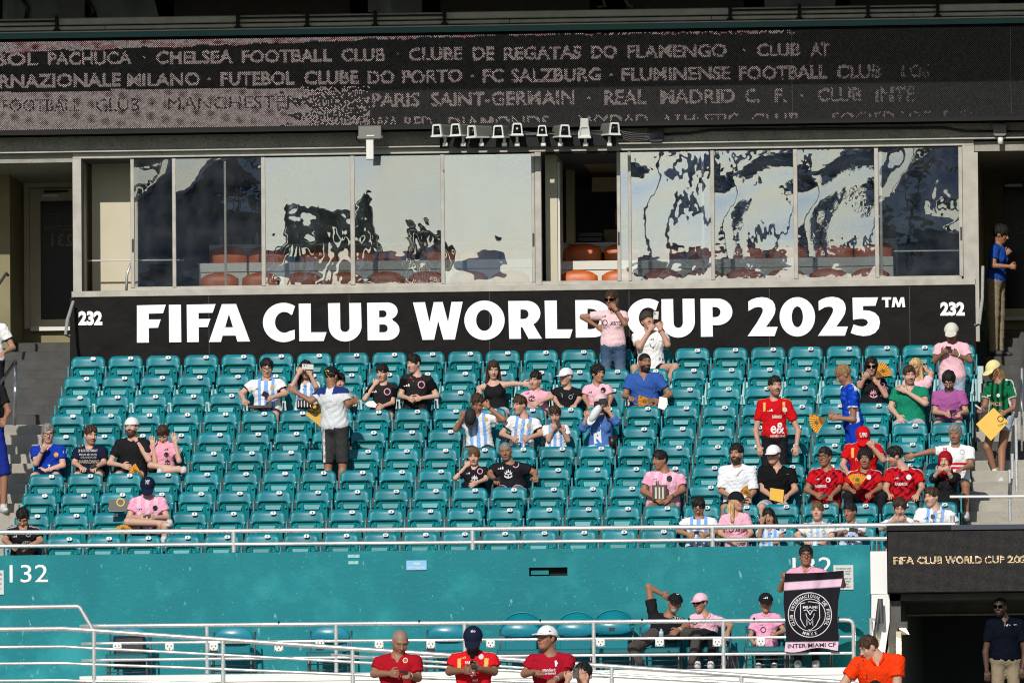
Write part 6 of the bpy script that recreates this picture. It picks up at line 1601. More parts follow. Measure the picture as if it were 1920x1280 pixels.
# ---------- eighth row
PP('pinkbag', 'heavy young man in a pink jersey with a striped pouch across his chest', (1238, 863), 8, skin='tan', hair=('short', 'black'), shirt=(.80, .36, .48), paint=p_mia(None, True), look=(-48, 6, 0), l=(1206, 920, 1234, 936, .1, 1), r=(1280, 918, 1251, 936, .1, 1), w=1.28, sh=1.12, nk=(6, 0), pants=('shorts', 'tan', .55), hip=4,
   decals=[('tri3', 1228, 897, 3.5, K), ('c', 1255, 897, 5.5, K), ('q', [(1228, 884), (1231, 882), (1236, 918), (1233, 920)], K)])
PP('longtee', 'bearded young man in an oversized white t-shirt with a thin neck chain', (1381, 851), 8, skin='med', hair=('big', 'black'), beard='full', shirt=(.78, .80, .84), sl=.85, look=(-18, 4, 0), l=(1352, 920, 1372, 932, .1, 1), r=(1413, 922, 1404, 934, .1, 1), w=1.08, sh=1.14, pants=('shorts', 'black'),
   decals=[('q', [(1371, 880), (1373, 879), (1379, 890), (1378, 892)], (.35, .3, .2)), ('q', [(1391, 879), (1393, 880), (1384, 892), (1379, 892)], (.35, .3, .2))])
PP('blackpolo', 'older man in white cap and black polo shirt holding a yellow card', (1450, 853), 8, skin='light', hair=('short', 'grey'), shirt=(.008, .008, .009), kind='v', cap=('white', 'white'), glasses='clear', look=(-14, 4, 0), l=(1431, 918, 1452, 934, .1, 1), r=(1491, 918, 1472, 933, .1, 1), w=1.18, sh=1.1, nk=(6, 0), fist='gg', pants=('shorts', 'ljean'), decals=[('t', 'o', 1476, 888, 5, 2, (.2, .2, .25))])
PP('redglasses', 'man with glasses in red patterned jersey, leftmost of the red trio', (1547, 857), 8, skin='tan', hair=('short', 'black'), shirt='red', paint=p_camo, glasses='clear', look=(-26, 2, 0), l=(1513, 918, 1536, 930, .1, 1), r=(1571, 918, 1556, 932, .1, 1), fist='gg', w=1.08, nk=(2, 0), decals=[('tri3', 1533, 897, 3.5, WH), ('c', 1553, 899, 4.5, WH), ('t', 'FABMISR', 1539, 911, 22, 6, WH)])
PP('redcurly', 'curly haired young man in red patterned jersey holding a small open fan', (1622, 860), 8, skin='tan', hair=('curly', 'black'), shirt='red', paint=p_camo, look=(-4, 6, 0), l=(1585, 914, 1599, 919, .1, 1), r=(1651, 914, 1630, 926, .1, 1), fist='gf', nk=(-2, 0), w=1.05, decals=[('c', 1629, 894, 4.5, WH)], pants=('long', 'black'), knees=[(1590, 930), (1655, 930)])
PP('redside', 'young man in red patterned jersey with his face turned in profile', (1678, 856), 8, skin='light', hair=('big', 'black'), beard='stub', shirt='red', paint=p_camo, look=(-74, 12, 0), l=(1661, 916, 1666, 928, .1, 1), r=(1729, 914, 1718, 930, .1, 1), w=1.08, sh=1.1, nk=(14, 0), hip=12, decals=[('tri3', 1681, 895, 4, WH), ('c', 1704, 894, 5, WH), ('t', 'FABMISR', 1690, 907, 24, 6, WH)])
PP('hijab', 'woman in a red headscarf and black top with her hands at her mouth', (1772, 864), 8, s=.93, skin='fair', hair=('none', 'black'), women=True, shirt='black', sl=1.4, hood='dred', look=(-8, 8, 0), l=(1750, 897, 1762, 880, .6, .5), r=(1786, 899, 1775, 879, .6, .5), fist='gg', pants=('long', 'black'))
# ---------- front row
PP('argphone', 'young man with glasses in striped jersey looking down, front row left end', (1310, 950), 10, skin='med', hair=('short', 'black'), shirt='white', paint=p_arg(), glasses='clear', look=(-2, 30, 0), l=(1273, 995, 1296, 1004, .1, 1), r=(1342, 997, 1317, 1004, .1, 1), fist='gg', sh=1.08)
PP('blackcap', 'blonde woman in a black cap and pink jersey looking to the right', (1381, 940), 10, s=.93, skin='light', hair=('blonde', 'blonde'), women=True, shirt=(.80, .42, .52), paint=p_mia(), kind='v', cap=('black', 'black'), look=(52, 2, 0), l=(1350, 999, 1376, 1014, .1, 1), r=(1408, 999, 1394, 1014, .1, 1), decals=[('ring', 1371, 992, 5, K), ('t', 'XBTO', 1388, 993, 20, 7, K)])
PP('girl', 'dark haired girl in a striped jersey resting her head on her hand', (1442, 970), 10, s=.82, skin='med', hair=('long', 'black'), women=True, shirt=(.6, .66, .74), paint=p_arg(False), look=(-4, 8, -10), l=(1424, 1004, 1430, 972, .4, .4), r=(1466, 1006, 1456, 1016, .1, 1), fist='gf', decals=[('tri3', 1444, 999, 3.5, K)])
PP('mopboy', 'boy with a brown mop of hair and open mouth in a pale striped jersey', (1533, 959), 10, s=.88, skin='fair', hair=('fringe', 'lbrown'), shirt=(.78, .78, .72), paint=p_arg(False, True), kind='v', look=(-8, -2, 0), l=(1494, 1003, 1514, 1018, .1, 1), r=(1560, 1005, 1541, 1019, .1, 1), w=1.08, sh=1.15, decals=[('t', 'w', 1519, 997, 6, 3, (.3, .25, .1)), ('ring', 1544, 997, 4, (.4, .36, .2))])
PP('tanboy', 'boy in a pale blue jersey holding a dark phone sideways', (1594, 960), 10, s=.86, skin='tan', hair=('short', 'black'), shirt=(.62, .70, .80), paint=p_arg(False, True), look=(-30, 8, 0), l=(1575, 1003, 1584, 994, .2, 1), r=(1614, 1003, 1610, 994, .2, 1), fist='gg', decals=[('t', '10', 1597, 1010, 14, 14, (.04, .06, .16))])
PP('clapteen', 'teenager in a pale striped jersey clasping his hands below his chin', (1687, 952), 10, s=.93, skin='light', hair=('big', 'brown'), shirt=(.74, .76, .80), paint=p_arg(False, True), look=(4, 24, 0), l=(1652, 990, 1682, 972, .3, .8), r=(1712, 990, 1692, 973, .3, .8), fist='gg', nk=(-6, 0))
PP('argman', 'heavy man in sky blue and white jersey at the right end of the railing', (1747, 932), 10, skin='fair', hair=('short', 'brown'), shirt='white', paint=p_arg(False), look=(-34, 6, 0), w=1.2, sh=1.15, nk=(5, 0), l=(1718, 988, 1735, 1002, .1, 1), r=(1795, 990, 1775, 1004, .1, 1), decals=[('tri3', 1736, 970, 4.5, K), ('c', 1749, 968, 4.5, K), ('ring', 1762, 966, 6, (.5, .42, .2)), ('t', '10', 1749, 980, 9, 7, K)])
# ---------- aisles
PP('yellowcap', 'woman in yellow cap, green jersey and denim shorts on the right stairs', (1863, 694), Y=4.25, floor=rowF(5)-.02, stand=True, s=.95, skin='tan', hair=('blonde', 'dblonde'), women=True, shirt='bgreen', paint=p_greenst, kind='v', cap=((.78, .66, .30), (.78, .66, .30)), look=(-42, 28, 0), turn=-14, l=(1846, 762, 1837, 768, .2, .7), r=(1905, 762, 1878, 776, .2, .7), fist='gg', nk=(8, 0), hip=2, pants=('shorts', 'ljean', .38), knees=[(1851, 838, -.05), (1878, 845)], feet=[(1866, 884, .05), (1878, 902, -.1)],
   decals=[('t', 'SPICE', 1865, 757, 26, 7, (.6, .25, .18)), ('c', 1872, 741, 3.5, WH), ('q', [(1851, 740), (1858, 740), (1857, 743), (1851, 743)], WH)])
PP('bluestaff', 'curly haired woman in blue shirt and khaki trousers atop the right stairs', (1876, 440), Y=9.4, floor=rowF(1)+.75, stand=True, s=.95, skin='tan', hair=('curly', 'black'), women=True, shirt=(.012, .06, .32), turn=70, look=(80, 18, 0), l=(1863, 498, 1902, 500, .5, .2), r=(1868, 495, 1892, 470, .5, .2), fist='gg', pants=('long', 'khaki', 1.25), shoes='black', hip=-6, group=None)
PP('argleft', 'man in striped jersey on the left stairs, cut by the picture edge', (-18, 584), Y=4.6, floor=rowF(5)-.0, stand=True, skin='med', hair=('short', 'black'), shirt='white', paint=p_arg(), l=(-40, 660, -20, 650), r=(24, 652, 4, 662, .2, 1), pants=('long', 'black'))
PP('darkleft', 'man in black shirt and blue shorts on the left stairs', (-22, 700), Y=2.9, floor=zat(976, 2.9, 5), stand=True, s=1.03, skin='tan', hair=('short', 'black'), shirt='black', r=(16, 772, 6, 790, .2, .6), pants=('shorts', (.01, .025, .22), 1.05), knees=[(-30, 880), (8, 886)], feet=[(-25, 965), (6, 952)], turn=20)
# ---------- platform people
YS = -1.62
PP('armback', 'man in black shirt, pink scarf and black cap, arm behind his head', (1265, 1131), Y=YS, floor=zfl, skin='tan', hair=('short', 'grey'), beard='goatee', shirt='black', cap=('black', 'black'), look=(6, 2, 12), l=(1216, 1099, 1250, 1118, .2, -.3), r=(1288, 1172, 1266, 1184, .4, .8), w=1.12, sh=1.08, nk=(-12, 0), hip=-18, pants=('long', (.07, .06, .055)), shoes='black', knees=[(1186, 1214), (1308, 1186)], feet=[(1202, 1245), (1296, 1246)],
   decals=[('q', [(1234, 1134), (1245, 1128), (1238, 1170), (1228, 1170)], (.75, .42, .52)), ('t', 'XBTO', 1268, 1158, 24, 6, (.5, .5, .5), 10), ('ring', 1289, 1149, 4, WH), ('cap_ring', 1271, 1110, 4, WH)])
PP('pinkcapwoman', 'woman in sunglasses, a light pink cap and pink jersey sitting with crossed legs', (1313, 1130), Y=YS, floor=zfl, s=.93, skin='med', hair=('short', 'brown'), women=True, shirt=(.80, .46, .56), kind='polo', cap=((.78, .5, .58), (.74, .42, .5)), glasses='sun', look=(-30, 2, 0), l=(1295, 1178, 1310, 1192, .2, .9), r=(1370, 1172, 1362, 1190, .2, .6), nk=(8, 0), hip=6, pants=('long', 'black'), knees=[(1336, 1192), (1306, 1196)], feet=[(1333, 1244), (1308, 1244)], sh=1.1,
   decals=[('ring', 1303, 1165, 5, K), ('t', 'XBTO', 1320, 1162, 24, 6, K), ('c', 1327, 1153, 5, (.1, .08, .12)), ('cap_c', 1310, 1108, 2.5, K)])
PP('capboy', 'boy in a black cap and pink jersey standing behind the platform rail', (1436, 1130), Y=YS, floor=zfl, stand=True, s=.80, hs=.97, skin='med', hair=('short', 'black'), shirt=(.80, .36, .54), kind='polo', cap=('black', 'black'), look=(4, 8, 0), l=(1407, 1194, 1418, 1212, .2, .8), r=(1470, 1182, 1450, 1190, .4, .8), fist='fg', pants=('long', 'black'), sh=1.15,
   decals=[('ring', 1431, 1180, 5.5, K), ('tri3', 1427, 1170, 3, K), ('cap_tri3', 1436, 1119, 4, WH), ('q', [(1450, 1146), (1455, 1146), (1457, 1190), (1447, 1188)], (.12, .03, .1))])
PP('flagman', 'man with glasses in pink polo holding up a large black and pink towel', (1511, 1042), Y=YS-.30, floor=zfl, stand=True, s=.97, hs=1.04, skin='tan', hair=('short', 'black'), shirt=(.80, .36, .48), kind='polo', paint=p_mia(), glasses='clear', look=(6, 0, 0), l=(1463, 1104, 1472, 1080, .2, .9), r=(1580, 1096, 1577, 1073, .2, .9), fist='gg', pants=('long', 'black'), w=1.12, sh=1.1)
# ---------- people along the bottom edge
YM = -36.0; FM = zat(1200, YM)-1.64
low = block('lower_bowl', -12, 14, -44, -35, FM-.3, FM, M_['concrete']); tag(low, kind='structure')
low = block('lower_bowl_step', -12, 14, -34.9, -4.5, -5.6, -5.0, M_['concrete']); tag(low, kind='structure')
PP('redphone', 'older man with short grey hair in a red t-shirt looking at his phone', (750, 1203), Y=YM, floor=FM, stand=True, skin='tan', hair=('bald', 'grey'), shirt=(.36, .008, .016), kind='v', look=(18, 30, 0), l=(702, 1262, 740, 1262, .1, 1), r=(783, 1270, 762, 1264, .1, 1), fist='gg', w=1.14, sh=1.05, nk=(-3, 0),
   decals=[('ring', 760, 1237, 5, (.8, .7, .4)), ('c', 760, 1237, 3.5, (.6, .1, .1)), ('q', [(722, 1222), (740, 1218), (744, 1252), (722, 1254)], (.65, .01, .012)), ('q', [(740, 1214), (742, 1213), (749, 1219), (757, 1214), (758, 1216), (749, 1222)], WH)])
PP('alocap', 'bearded man in a navy cap and red jersey holding his phone with both hands', (887, 1199), Y=YM, floor=FM, stand=True, skin='brown', hair=('short', 'black'), beard='full', shirt=(.62, .012, .02), paint=p_redgold, cap=('navy', 'navy'), look=(0, 34, 0), l=(843, 1258, 877, 1256, .1, 1), r=(926, 1258, 890, 1251, .1, 1), fist='gg', w=1.12, sh=1.1,
   decals=[('cap_t', 'alo', 887, 1182, 9, 5, WH), ('c', 902, 1230, 5, (.7, .6, .55)), ('tri3', 869, 1231, 5, GD), ('t', 'FAB', 877, 1241, 10, 5, WH), ('t', '&', 887, 1260, 13, 12, WH), ('t', 'and', 891, 1274, 10, 5, WH)])
PP('liver', 'man in a white cap and dark red jersey looking up to the left', (1025, 1197), Y=YM, floor=FM, stand=True, skin='tan', hair=('short', 'black'), shirt=(.36, .008, .022), cap=('white', 'white'), look=(-34, -8, 0), l=(984, 1262, 1010, 1258, .1, .9), r=(1060, 1262, 1036, 1276, .1, 1), fist='gf', w=1.12, sh=1.08, nk=(3, 0),
   decals=[('t', 'standard', 1029, 1255, 24, 6, WH), ('t', 'chartered', 1029, 1261, 26, 5, WH), ('q', [(1040, 1238), (1043, 1237), (1046, 1242), (1043, 1249), (1041, 1249)], WH), ('cap_q', [(1029, 1181), (1034, 1182), (1030, 1184)], K)])
PP('phonekid', 'dark haired person at the bottom edge raising a phone to film', (1094, 1266), Y=YM-.1, floor=FM, stand=True, s=.86, skin='light', hair=('big', 'black'), shirt='black', look=(-10, 0, 0), l=(1056, 1300, 1068, 1264, .4, .3), r=(1112, 1310, 1092, 1268, .5, .5), fist='go')
PP('orangepolo', 'man in an orange polo shirt bending forward near the tunnel', (1630, 1214), Y=-36., s=1.08, hs=.93, floor=zat(1214, -36.)-1.6, stand=True, skin='light', hair=('short', 'brown'), shirt='orange', kind='polo', look=(-62, 26, 0), lean=.30, l=(1580, 1285, 1590, 1320, .1, .4), r=(1682, 1285, 1680, 1330, .1, .4), w=1.14, sh=1.12, nk=(10, -12), hip=6,
   decals=[('q', [(1617, 1236), (1620, 1235), (1627, 1272), (1624, 1273)], K), ('q', [(1647, 1240), (1650, 1241), (1642, 1275), (1639, 1274)], (.75, .5, .2)), ('q', [(1602, 1245), (1611, 1243), (1611, 1246), (1602, 1248)], K)], group=None)
PP('bottomhead', 'dark haired person whose head just shows at the bottom edge, below the orange polo', (1641, 1303), Y=-44, floor=FM, stand=True, s=.9, skin='tan', hair=('short', 'black'), shirt='black')
PP('steward', 'steward in sunglasses, navy polo and khaki trousers standing in the tunnel entrance', (1875, 1138), Y=-.95, floor=zat(1138, -.95)-1.66, stand=True, skin='dark', hair=('buzz', 'black'), beard='full', shirt=(.002, .004, .010), kind='polo', glasses='sun', look=(-14, 2, 0), l=(1848, 1222, 1851, 1268, -.1, .3), r=(1922, 1222, 1916, 1262, -.1, .3), pants=('long', 'khaki'), w=1.16, sh=1.12, nk=(8, 0), shoes='black', group=None,
   decals=[('q', [(1886, 1173), (1889, 1169), (1891, 1169), (1889, 1173)], (.5, .5, .52)), ('q', [(1892, 1172), (1906, 1171), (1906, 1169.5), (1892, 1170.5)], (.4, .4, .42))])

# ================================================================== things people hold
def hp(k, side): return pp[k]['arms'][side][3]
def yof(k, side): return float(hp(k, side)[1])
def phone(k, c, w, h, rot, label, side='r', col=(.02, .02, .022), tilt=0, dy=-.03, lens=False, yaw=0):
    return slab('phone', label, 'phone', c, w, h, col, rot, yof(k, side)+dy, tilt, .010, lens=lens, yaw=yaw)
phone('argglass', (497, 739), 11, 12, 25, 'black phone held by the big man in glasses and striped jersey', tilt=-35)
phone('photowoman', (577, 687.5), 22, 10, 3, 'white phone held sideways before the face of the woman in stripes', col=(.6, .62, .58), lens=True)
phone('pinkcap', (275, 966), 14, 6, -5, 'phone held low by the man in the pink jersey and navy cap', tilt=-50, col=(.08, .06, .06))
phone('pinkwoman', (1157, 566), 6, 14, 25, 'phone at the ear of the standing woman in pink', yaw=50, col=(.10, .07, .05))
phone('whitetee', (1230, 591), 9.5, 15, 4, 'pale phone raised by the man in the white t-shirt', col=(.66, .62, .54), lens=True, dy=-.05)
phone('pinktee', (1778, 652), 11, 8, 8, 'black phone of the standing man in the pink t-shirt', tilt=-40)
phone('purpletee', (1787, 771), 13, 8, -4, 'black phone held low by the young man in purple', tilt=-40)
phone('shadeswoman', (1628, 697), 10, 6, 20, 'dark phone held by the woman in sunglasses with the fan', tilt=-20, col=(.12, .12, .12))
phone('argboy', (1047, 794), 8, 13, -14, 'dark phone in the hands of the boy in the striped jersey', lens=True)
phone('bigblack', (931, 897), 15, 6, -12, 'black phone in the hand of the older man in black', side='l', tilt=-40)
phone('argphone', (1306, 998), 9, 8, 0, 'dark phone held low by the front row man in glasses', tilt=-40)
phone('tanboy', (1600, 993), 16, 8, 8, 'dark phone held sideways by the boy in pale blue')
phone('redphone', (757, 1259), 15, 6, 6, 'black phone of the grey haired man in the red t-shirt', tilt=-40)
phone('alocap', (888, 1248), 10, 8, 5, 'black phone in the hands of the bearded man in the navy cap', tilt=-30)
phone('phonekid', (1079, 1261), 10, 20, 0, 'dark phone raised at the bottom edge', col=(.07, .07, .07), lens=True, dy=-.05)
phone('yellowcap', (1834, 763), 3.5, 14, -52, 'slim phone in the hand of the woman in the yellow cap', col=(.5, .5, .5), side='l')
phone('redglasses', (1546, 929), 12, 7, -30, 'dark phone in the lap of the glasses man in red', tilt=-30, col=(.07, .05, .03))
phone('tshirt', (175, 873), 12, 7, -20, 'dark phone held by the man in the printed navy t-shirt', tilt=-30)
# camera and white cap of the person in denim
slab('compact_camera', 'black camera at the face of the person in the denim jacket', 'camera', (1130, 752), 13, 10, (.012, .012, .014), -5, yof('denimwoman', 'r')-.06, thick=.05)
def loose_cap(label, c, r, rot, Y, col, bc=None, lens=None):
    m = 1/PX(Y); p = at(c[0], c[1], Y); o = empty('cap', tuple(p)); tag(o, label, 'cap'); o.rotation_euler = (0, R_(rot), 0)
    mb = MB(); nu, nv = 16, 7; vs = []; fs = []; a_, b_ = r
    for j in range(nv+1):
        ph = math.pi/2*j/nv
        for i in range(nu):
            t = 2*math.pi*i/nu; vs.append((a_*m*math.cos(ph)*math.cos(t), -.07*math.sin(ph), b_*m*math.cos(ph)*math.sin(t)))
    for j in range(nv):
        for i in range(nu): i2 = (i+1) % nu; fs.append((j*nu+i, j*nu+i2, (j+1)*nu+i2, (j+1)*nu+i))
    fs.append(tuple(range(nu))); mb.add(vs, fs); mb.build('crown', mat_c(col, .8), o, True)
    pts = [(a_*m*.9*math.cos(t), -b_*m*.55-b_*m*.75*math.sin(t)) for t in np.linspace(0, math.pi, 12)]
    MB().poly(pts, (), -.02, -.008).build('brim', mat_c(bc or col, .8), o)
    return o
loose_cap('black cap held up in the hand of the man in the striped jersey', (882, 781), (11.5, 17), 2, yof('caphand', 'l')-.06, (.010, .010, .011))
loose_cap('white cap with blue print held by the person in the denim jacket', (1116, 775), (8.5, 19), 32, yof('denimwoman', 'l')-.05, (.68, .70, .72))
# fans
fan('golden fan with dark folds in the lap of the man in the blue polo', (1228, 751), 32, 158, 205, yof('bluepolo', 'r')-.05)
fan('golden fan spread in the hand of the standing man in blue', (1549, 785), 32, 160, 238, yof('bluestand', 'r')-.04)
fan('golden fan beside the face of the woman in sunglasses', (1641, 708), 32, 8, 76, yof('shadeswoman', 'r')-.05)
fan('small golden fan held upright by the curly haired man in red', (1607, 917), 30, 52, 126, yof('redcurly', 'l')-.07)
fan('golden fan lying by the seats under the man in the pink jersey', (231, 1003), 20, 35, 150, rowY(10)+.05)
fan('dark golden fan in the hand of the man in the backward cap', (268, 892), 28, 120, 175, -.1+rowY(6)-.55, ribs=7)
fan('golden fan in the hand of the young man in the white t-shirt', (1409, 932), 24, 108, 160, yof('longtee', 'r')-.04)
# cards and papers
def card(label, pts, Y, col, lines=(), name='card'):
    q = [at(a, b, Y) for a, b in pts]; c = np.mean(q, 0); o = empty(name, tuple(c)); tag(o, label, 'card')
    loc_ = [(p[0]-c[0], p[2]-c[2]) for p in q]
    ar = sum(loc_[i][0]*loc_[(i+1) % len(loc_)][1]-loc_[(i+1) % len(loc_)][0]*loc_[i][1] for i in range(len(loc_)))
    if ar < 0: loc_ = loc_[::-1]
    MB().poly(loc_, (), -.003, .003).build('sheet', mat_c(col, .5), o)
    for kd in lines:
        if kd[0] == 't':
            _, tx, cx, cy, w, h, cl, rot = kd; v, t, _ = text_tris(tx, .02); r = R_(rot); vs = []
            for a, b in v:
                A, B_ = (a-.5)*w, -(b-.5)*h; p = at(cx+A*math.cos(r)-B_*math.sin(r), cy+A*math.sin(r)+B_*math.cos(r), Y-.006); vs.append(p-c)
            MB().add(vs, [tuple(x) for x in t.tolist()]).build('print', mat_c(cl, .6), o)
        elif kd[0] == 'ring':
            _, cx, cy, rad, cl = kd; vs = []; n = 18
            for rr_ in (rad, rad*.72):
                for i in range(n): a = 2*math.pi*i/n; vs.append(at(cx+rr_*math.cos(a), cy+rr_*math.sin(a), Y-.006)-c)
            MB().add(vs, [(i, n+i, n+(i+1) % n, (i+1) % n) for i in range(n)]).build('print', mat_c(cl, .6), o)
    return o
card('golden card held behind the man in the grey shirt', [(572, 776), (592, 755), (607, 760), (605, 803)], yof('calcap', 'r')+.25, (.62, .36, .04), [('t', 'WORLD', 586, 772, 20, 5, (.03, .02, .01), 12), ('ring', 591, 763, 6, (.03, .02, .01))])
card('large golden card held by the woman in the yellow cap on the stairs', [(1863, 764), (1891, 791), (1858, 826), (1830, 795)], yof('yellowcap', 'r')-.07, (.80, .48, .07), [('ring', 1876, 785, 6, (.03, .02, .01)), ('t', 'CUP 25', 1880, 795, 17, 4, (.03, .02, .01), -20), ('q', 0, 0, 0, 0)] [:2])
card('yellow card held by the man in the black polo', [(1444, 914), (1470, 918), (1468, 942), (1443, 936)], yof('blackpolo', 'l')-.05, (.75, .42, .04))
card('white paper card in the hand of the man in the blue polo', [(1237, 743), (1251, 746), (1250, 770), (1233, 764)], yof('bluepolo', 'r')-.06, (.82, .82, .82))
card('white napkin in the hand of the boy in black', [(684, 757), (690, 752), (700, 751), (707, 758), (704, 764), (690, 762)], yof('blackboy', 'r')-.05, (.8, .78, .74))
card('black and grey sign propped on the ninth row seat beside the pink jersey man', [(204, 936), (243, 936), (243, 958), (204, 958)], rowY(9)-.14, (.12, .11, .10), [('ring', 226, 939, 9, (.7, .5, .05)), ('t', 'UEFA', 228, 949, 18, 4, (.7, .5, .1), 0)] if False else [('ring', 226, 941, 8, (.7, .5, .05))], 'sign_card')
card('white cup of paper in the hand of the clasping teenager', [(455, 0), (456, 0), (456, 1)], 60, 'white') if False else None
# pouch of the pink jersey man
m = 1/PX(rowY(8)); p = at(1237, 938, float(pp['pinkbag']['P'][1])-.27); o = empty('crossbody_pouch', tuple(p)); tag(o, 'black and white striped pouch on the lap of the heavy man in pink', 'bag')
MB().bbox(-.095, .095, -.04, .05, .0, .20, .02).build('pouch_body', mat_c((.10, .08, .06), .7), o)
for x_ in (-.045, .0, .045): MB().box(x_-.010, x_+.010, -.047, -.038, .02, .17).build('stripe', mat_c((.62, .58, .5), .7), o)
MB().tube([(-.04, 0, .2), (-.045, .01, .25), (-.02, .02, .25), (-.02, 0, .2)], .008, 6).build('loop', mat_c(K, .6), o, True)
p = at(572, 762, rowY(3)-.42); o = empty('striped_bag', tuple(p)); tag(o, 'black and white zebra bag on the lap of the photographing woman', 'bag')
MB().bbox(-.11, .11, -.05, .06, -.03, .09, .03).build('bag_body', mat_c(K, .6), o)
for i in range(5): MB().box(-.09+i*.04, -.078+i*.04, -.056, -.049, -.01, .075).build('stripe', mat_c((.6, .6, .6), .6), o)
p = at(522, 768, rowY(3)-.45); o = empty('dark_tray', tuple(at(488, 764, rowY(3)-.45))); tag(o, 'dark flat tray on the knees of the big man in glasses', 'tray'); MB().bbox(-.16, .16, -.05, .12, -.01, .03, .008).build('tray_body', mat_c((.07, .045, .035), .6), o)
o = empty('cola_cup', tuple(at(1148, 832, rowY(5)-.45))); tag(o, 'dark plastic cup standing beside the person in denim', 'cup'); MB().tube([(0, 0, -.06), (0, 0, .10)], [.04, .055], 10).build('cup_body', mat_c((.015, .012, .01), .4), o, True)
# water bottle and backpack on the platform
o = empty('water_bottle', tuple(at(1240, 1193, YA-.0))); tag(o, 'small clear water bottle on the rail before the man in black', 'bottle')
MB().tube([(0, 0, 0), (0, 0, .06), (0, 0, .085), (0, 0, .10)], [.03, .03, .012, .012], 10).build('bottle_body', mat_c((.35, .5, .55), .15), o, True)
o = empty('backpack', (xat(1366, -1.5, 1230), -1.6, zfl)); tag(o, 'clear and black drawstring backpack on the platform floor right of the woman', 'bag')
MB().bbox(-.13, .13, -.1, .1, .0, .26, .06).build('bag_body', mat_c((.06, .06, .065), .25), o, True)
for sg in (-1, 1): MB().tube([(sg*.1, -.11, .02), (sg*.06, -.115, .14), (0, -.1, .25), (sg*.03, .0, .38)], .006, 5).build('cord', mat_c((.5, .5, .5), .5), o, True)
o = empty('sunglasses', tuple(at(886, 1238, YM-.24))); tag(o, 'black sunglasses hanging on the chest of the man in the navy cap', 'sunglasses')
for z_ in (-.02, .04): MB().tube([(0, 0, z_), (0, -.006, z_)], .026, 12).build('lens', M_['glassdk'], o)
# shoes and wrist things
def band(k, side, col, label=None, w=.032):
    A = pp[k]['arms'][side]; Wr, fd = A[2], A[4]; mb = MB(); base = pp[k]['base']; s = pp[k]['s']
    par = [c for c in bpy.data.objects if c.name.startswith('person') and c.parent is None and (Vector(c.location)-Vector(tuple(base))).length < 1e-4][0]
    mb.tube([Wr-fd*(.012+w/2)*s-base, Wr-fd*.012*s-base], .031*s, 12); mb.build('watch', mat_c(col, .4), par, True)
for k, sd, c in (('backcap', 'r', K), ('pinkwoman', 'r', K), ('whitetee', 'r', (.5, .05, .03)), ('redstand', 'r', (.5, .5, .5)), ('caphand', 'r', K), ('pinkbag', 'r', K), ('pinktee', 'r', (.8, .8, .75)), ('hijab', 'r', (.5, .5, .5)), ('redphone', 'r', (.5, .5, .5)), ('liver', 'r', (.4, .4, .4)), ('bluepolo', 'l', K), ('armback', 'r', (.6, .6, .6)), ('tattoo', 'l', (.05, .04, .03))):
    band(k, sd, c)

# ---------- towel with round crest
YTW = YA-.09
tw = empty('supporters_towel', tuple(at(1522, 1075, YTW))); tag(tw, 'large black and pink towel with a round white crest held up on the platform', 'towel')
tb_ = np.array(tw.location)
L_ = [(1472, 1074), (1470, 1100), (1469, 1130), (1472, 1160), (1474, 1195), (1471, 1219)]; Rr = [(1582, 1069), (1578, 1092), (1572, 1125), (1570, 1160), (1573, 1195), (1571, 1216)]
def tw_pt(u, v):
    t = v*(len(L_)-1); i = min(int(t), len(L_)-2); f = t-i
    l = np.array(L_[i])*(1-f)+np.array(L_[i+1])*f; r = np.array(Rr[i])*(1-f)+np.array(Rr[i+1])*f
    q = l*(1-u)+r*u; q[1] += 3.0*math.sin(u*math.pi*2.2+.4)*max(0, v-.86)/.14*1.2 - (1.5*math.sin(math.pi*u) if v < .05 else 0)*-1
    yy = .022*math.sin(u*9+v*2.5)+.012*math.sin(u*21+v*3)+.01*math.sin(v*9)
    return q, yy
def tw_w(u, v, off=0):
    q, yy = tw_pt(u, v); return at(q[0], q[1], YTW+yy-off)-tb_
nu, nv = 44, 56; vs = [tw_w(i/nu, j/nv) for j in range(nv+1) for i in range(nu+1)]
fs = [(j*(nu+1)+i, (j+1)*(nu+1)+i, (j+1)*(nu+1)+i+1, j*(nu+1)+i+1) for j in range(nv) for i in range(nu)]
me = MB().add(vs, fs).mesh('towel_cloth', True); ca = me.color_attributes.new('Col', 'FLOAT_COLOR', 'POINT'); cc = np.ones((len(vs), 4)); cc[:, :3] = (.014, .013, .017)
vv = np.repeat(np.arange(nv+1)/nv, nu+1); cc[((vv > .125) & (vv < .235)) | (vv > .87), :3] = (.72, .50, .62); ca.data.foreach_set('color', cc.ravel())
meshobj('towel_cloth', me, M_['cloth'], tw)
def TWP(x, y):    # pixel -> (u,v) approx inverse
    v = min(max((y-1073)/145., 0), 1)
    for _ in range(3):
        q0, _y = tw_pt(0, v); q1, _y = tw_pt(1, v); u = (x-q0[0])/(q1[0]-q0[0]); q, _y = tw_pt(u, v); v += (y-q[1])/145.
    return u, v
def tw_shape(name, pts, fcs, m_): 
    vs = [tw_w(*TWP(a, b), off=.006) for a, b in pts]; MB().add(vs, fcs).build(name, m_, tw)
towW = mat_c((.66, .64, .66), .8)
def tw_ring(cx, cy, rx, ry, wd):
    n = 48; pts = [(cx+(rx+k)*math.cos(2*math.pi*i/n), cy+(ry+k)*math.sin(2*math.pi*i/n)) for k in (wd/2, -wd/2) for i in range(n)]
    tw_shape('crest_ring', pts, [(i, n+i, n+(i+1) % n, (i+1) % n) for i in range(n)], towW)
CX, CY = 1518.5, 1152
tw_ring(CX, CY, 40.5, 41.5, 1.6); tw_ring(CX, CY, 29, 30, 1.3)
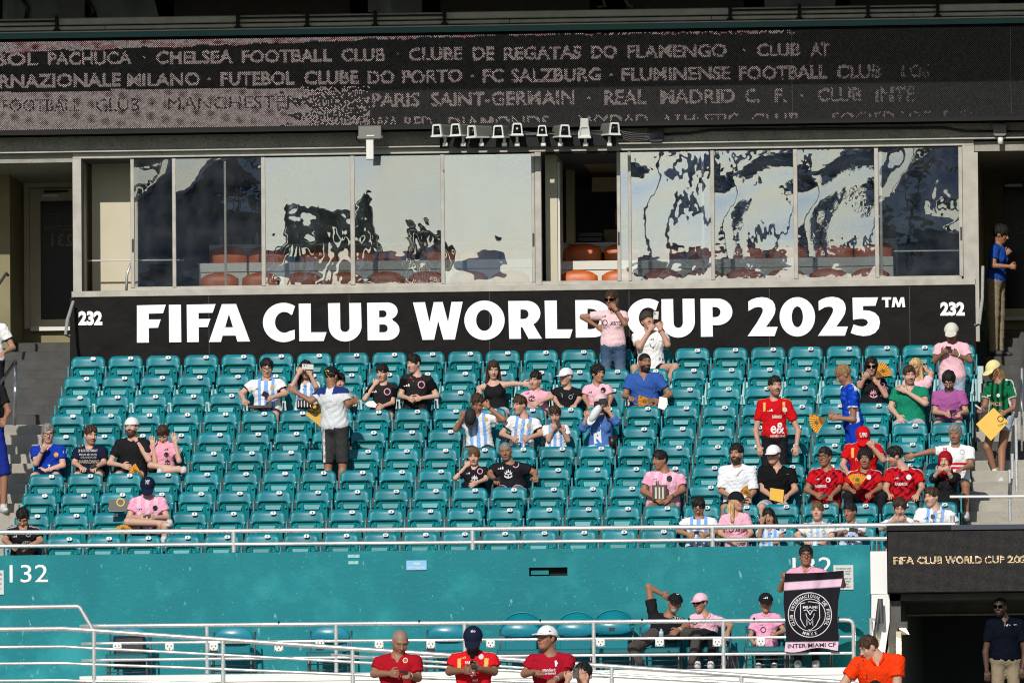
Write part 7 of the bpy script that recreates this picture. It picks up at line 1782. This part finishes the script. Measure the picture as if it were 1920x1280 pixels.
def tw_text(tx, cx, cy, w, h, rot=0, m_=None):
    v, t, _ = text_tris(tx, .015); r = R_(rot); pts = [(cx+(a-.5)*w*math.cos(r)+(b-.5)*h*math.sin(r), cy+(a-.5)*w*math.sin(r)-(b-.5)*h*math.cos(r)) for a, b in v]
    tw_shape('lettering', pts, [tuple(x) for x in t.tolist()], m_ or towW)
msg = 'CLUB INTERNACIONAL DE FUTBOL'
for i, chh in enumerate(msg):
    if chh == ' ': continue
    a = R_(-210+240*i/(len(msg)-1)); tw_text(chh, CX+34.8*math.cos(a), CY+35.6*math.sin(a), 1.5 if chh == 'I' else 4.6, 6.2, math.degrees(a)+90)
for i, chh in enumerate('MMXX'):
    a = R_(108-12*i); tw_text(chh, CX+34.8*math.cos(a), CY+35.6*math.sin(a), 5, 6, math.degrees(a)-90)
def tw_line(pts, wd=1.2, closed=False):
    pts = [np.array(p, float) for p in pts]; n = len(pts); vs = []; fs = []
    for i in range(n if closed else n-1):
        a, b = pts[i], pts[(i+1) % n]; d = (b-a)/(np.linalg.norm(b-a)+1e-6); o = np.array([-d[1], d[0]])*wd/2; k = len(vs); vs += [tuple(a-o), tuple(b-o), tuple(b+o), tuple(a+o)]; fs.append((k, k+1, k+2, k+3))
    tw_shape('crest_line', vs, fs, towW)
tw_line([(1501, 1131), (1518, 1127), (1536, 1130), (1537, 1158), (1530, 1172), (1519, 1181), (1508, 1173), (1501, 1160)], 1.4, True)
tw_text('MIAMI', 1519, 1137.5, 27, 5.5)
tw_line([(1507, 1144), (1513, 1142), (1516, 1147), (1519, 1152), (1522, 1147), (1525, 1142), (1531, 1144)], 1.5)
tw_line([(1511, 1149), (1513, 1156), (1519, 1163), (1525, 1156), (1527, 1149)], 1.3); tw_line([(1513, 1160), (1513, 1172)], 1.2); tw_line([(1524, 1160), (1524, 1172)], 1.2); tw_line([(1516, 1164), (1519, 1170), (1522, 1164)], 1.2)
tw_ring(1519, 1146, 2.6, 2.6, 1.)
tw_text('INTER MIAMI CF', 1522, 1209, 90, 8, -2, mat_c(K, .8))
print('people tris', tri_count)
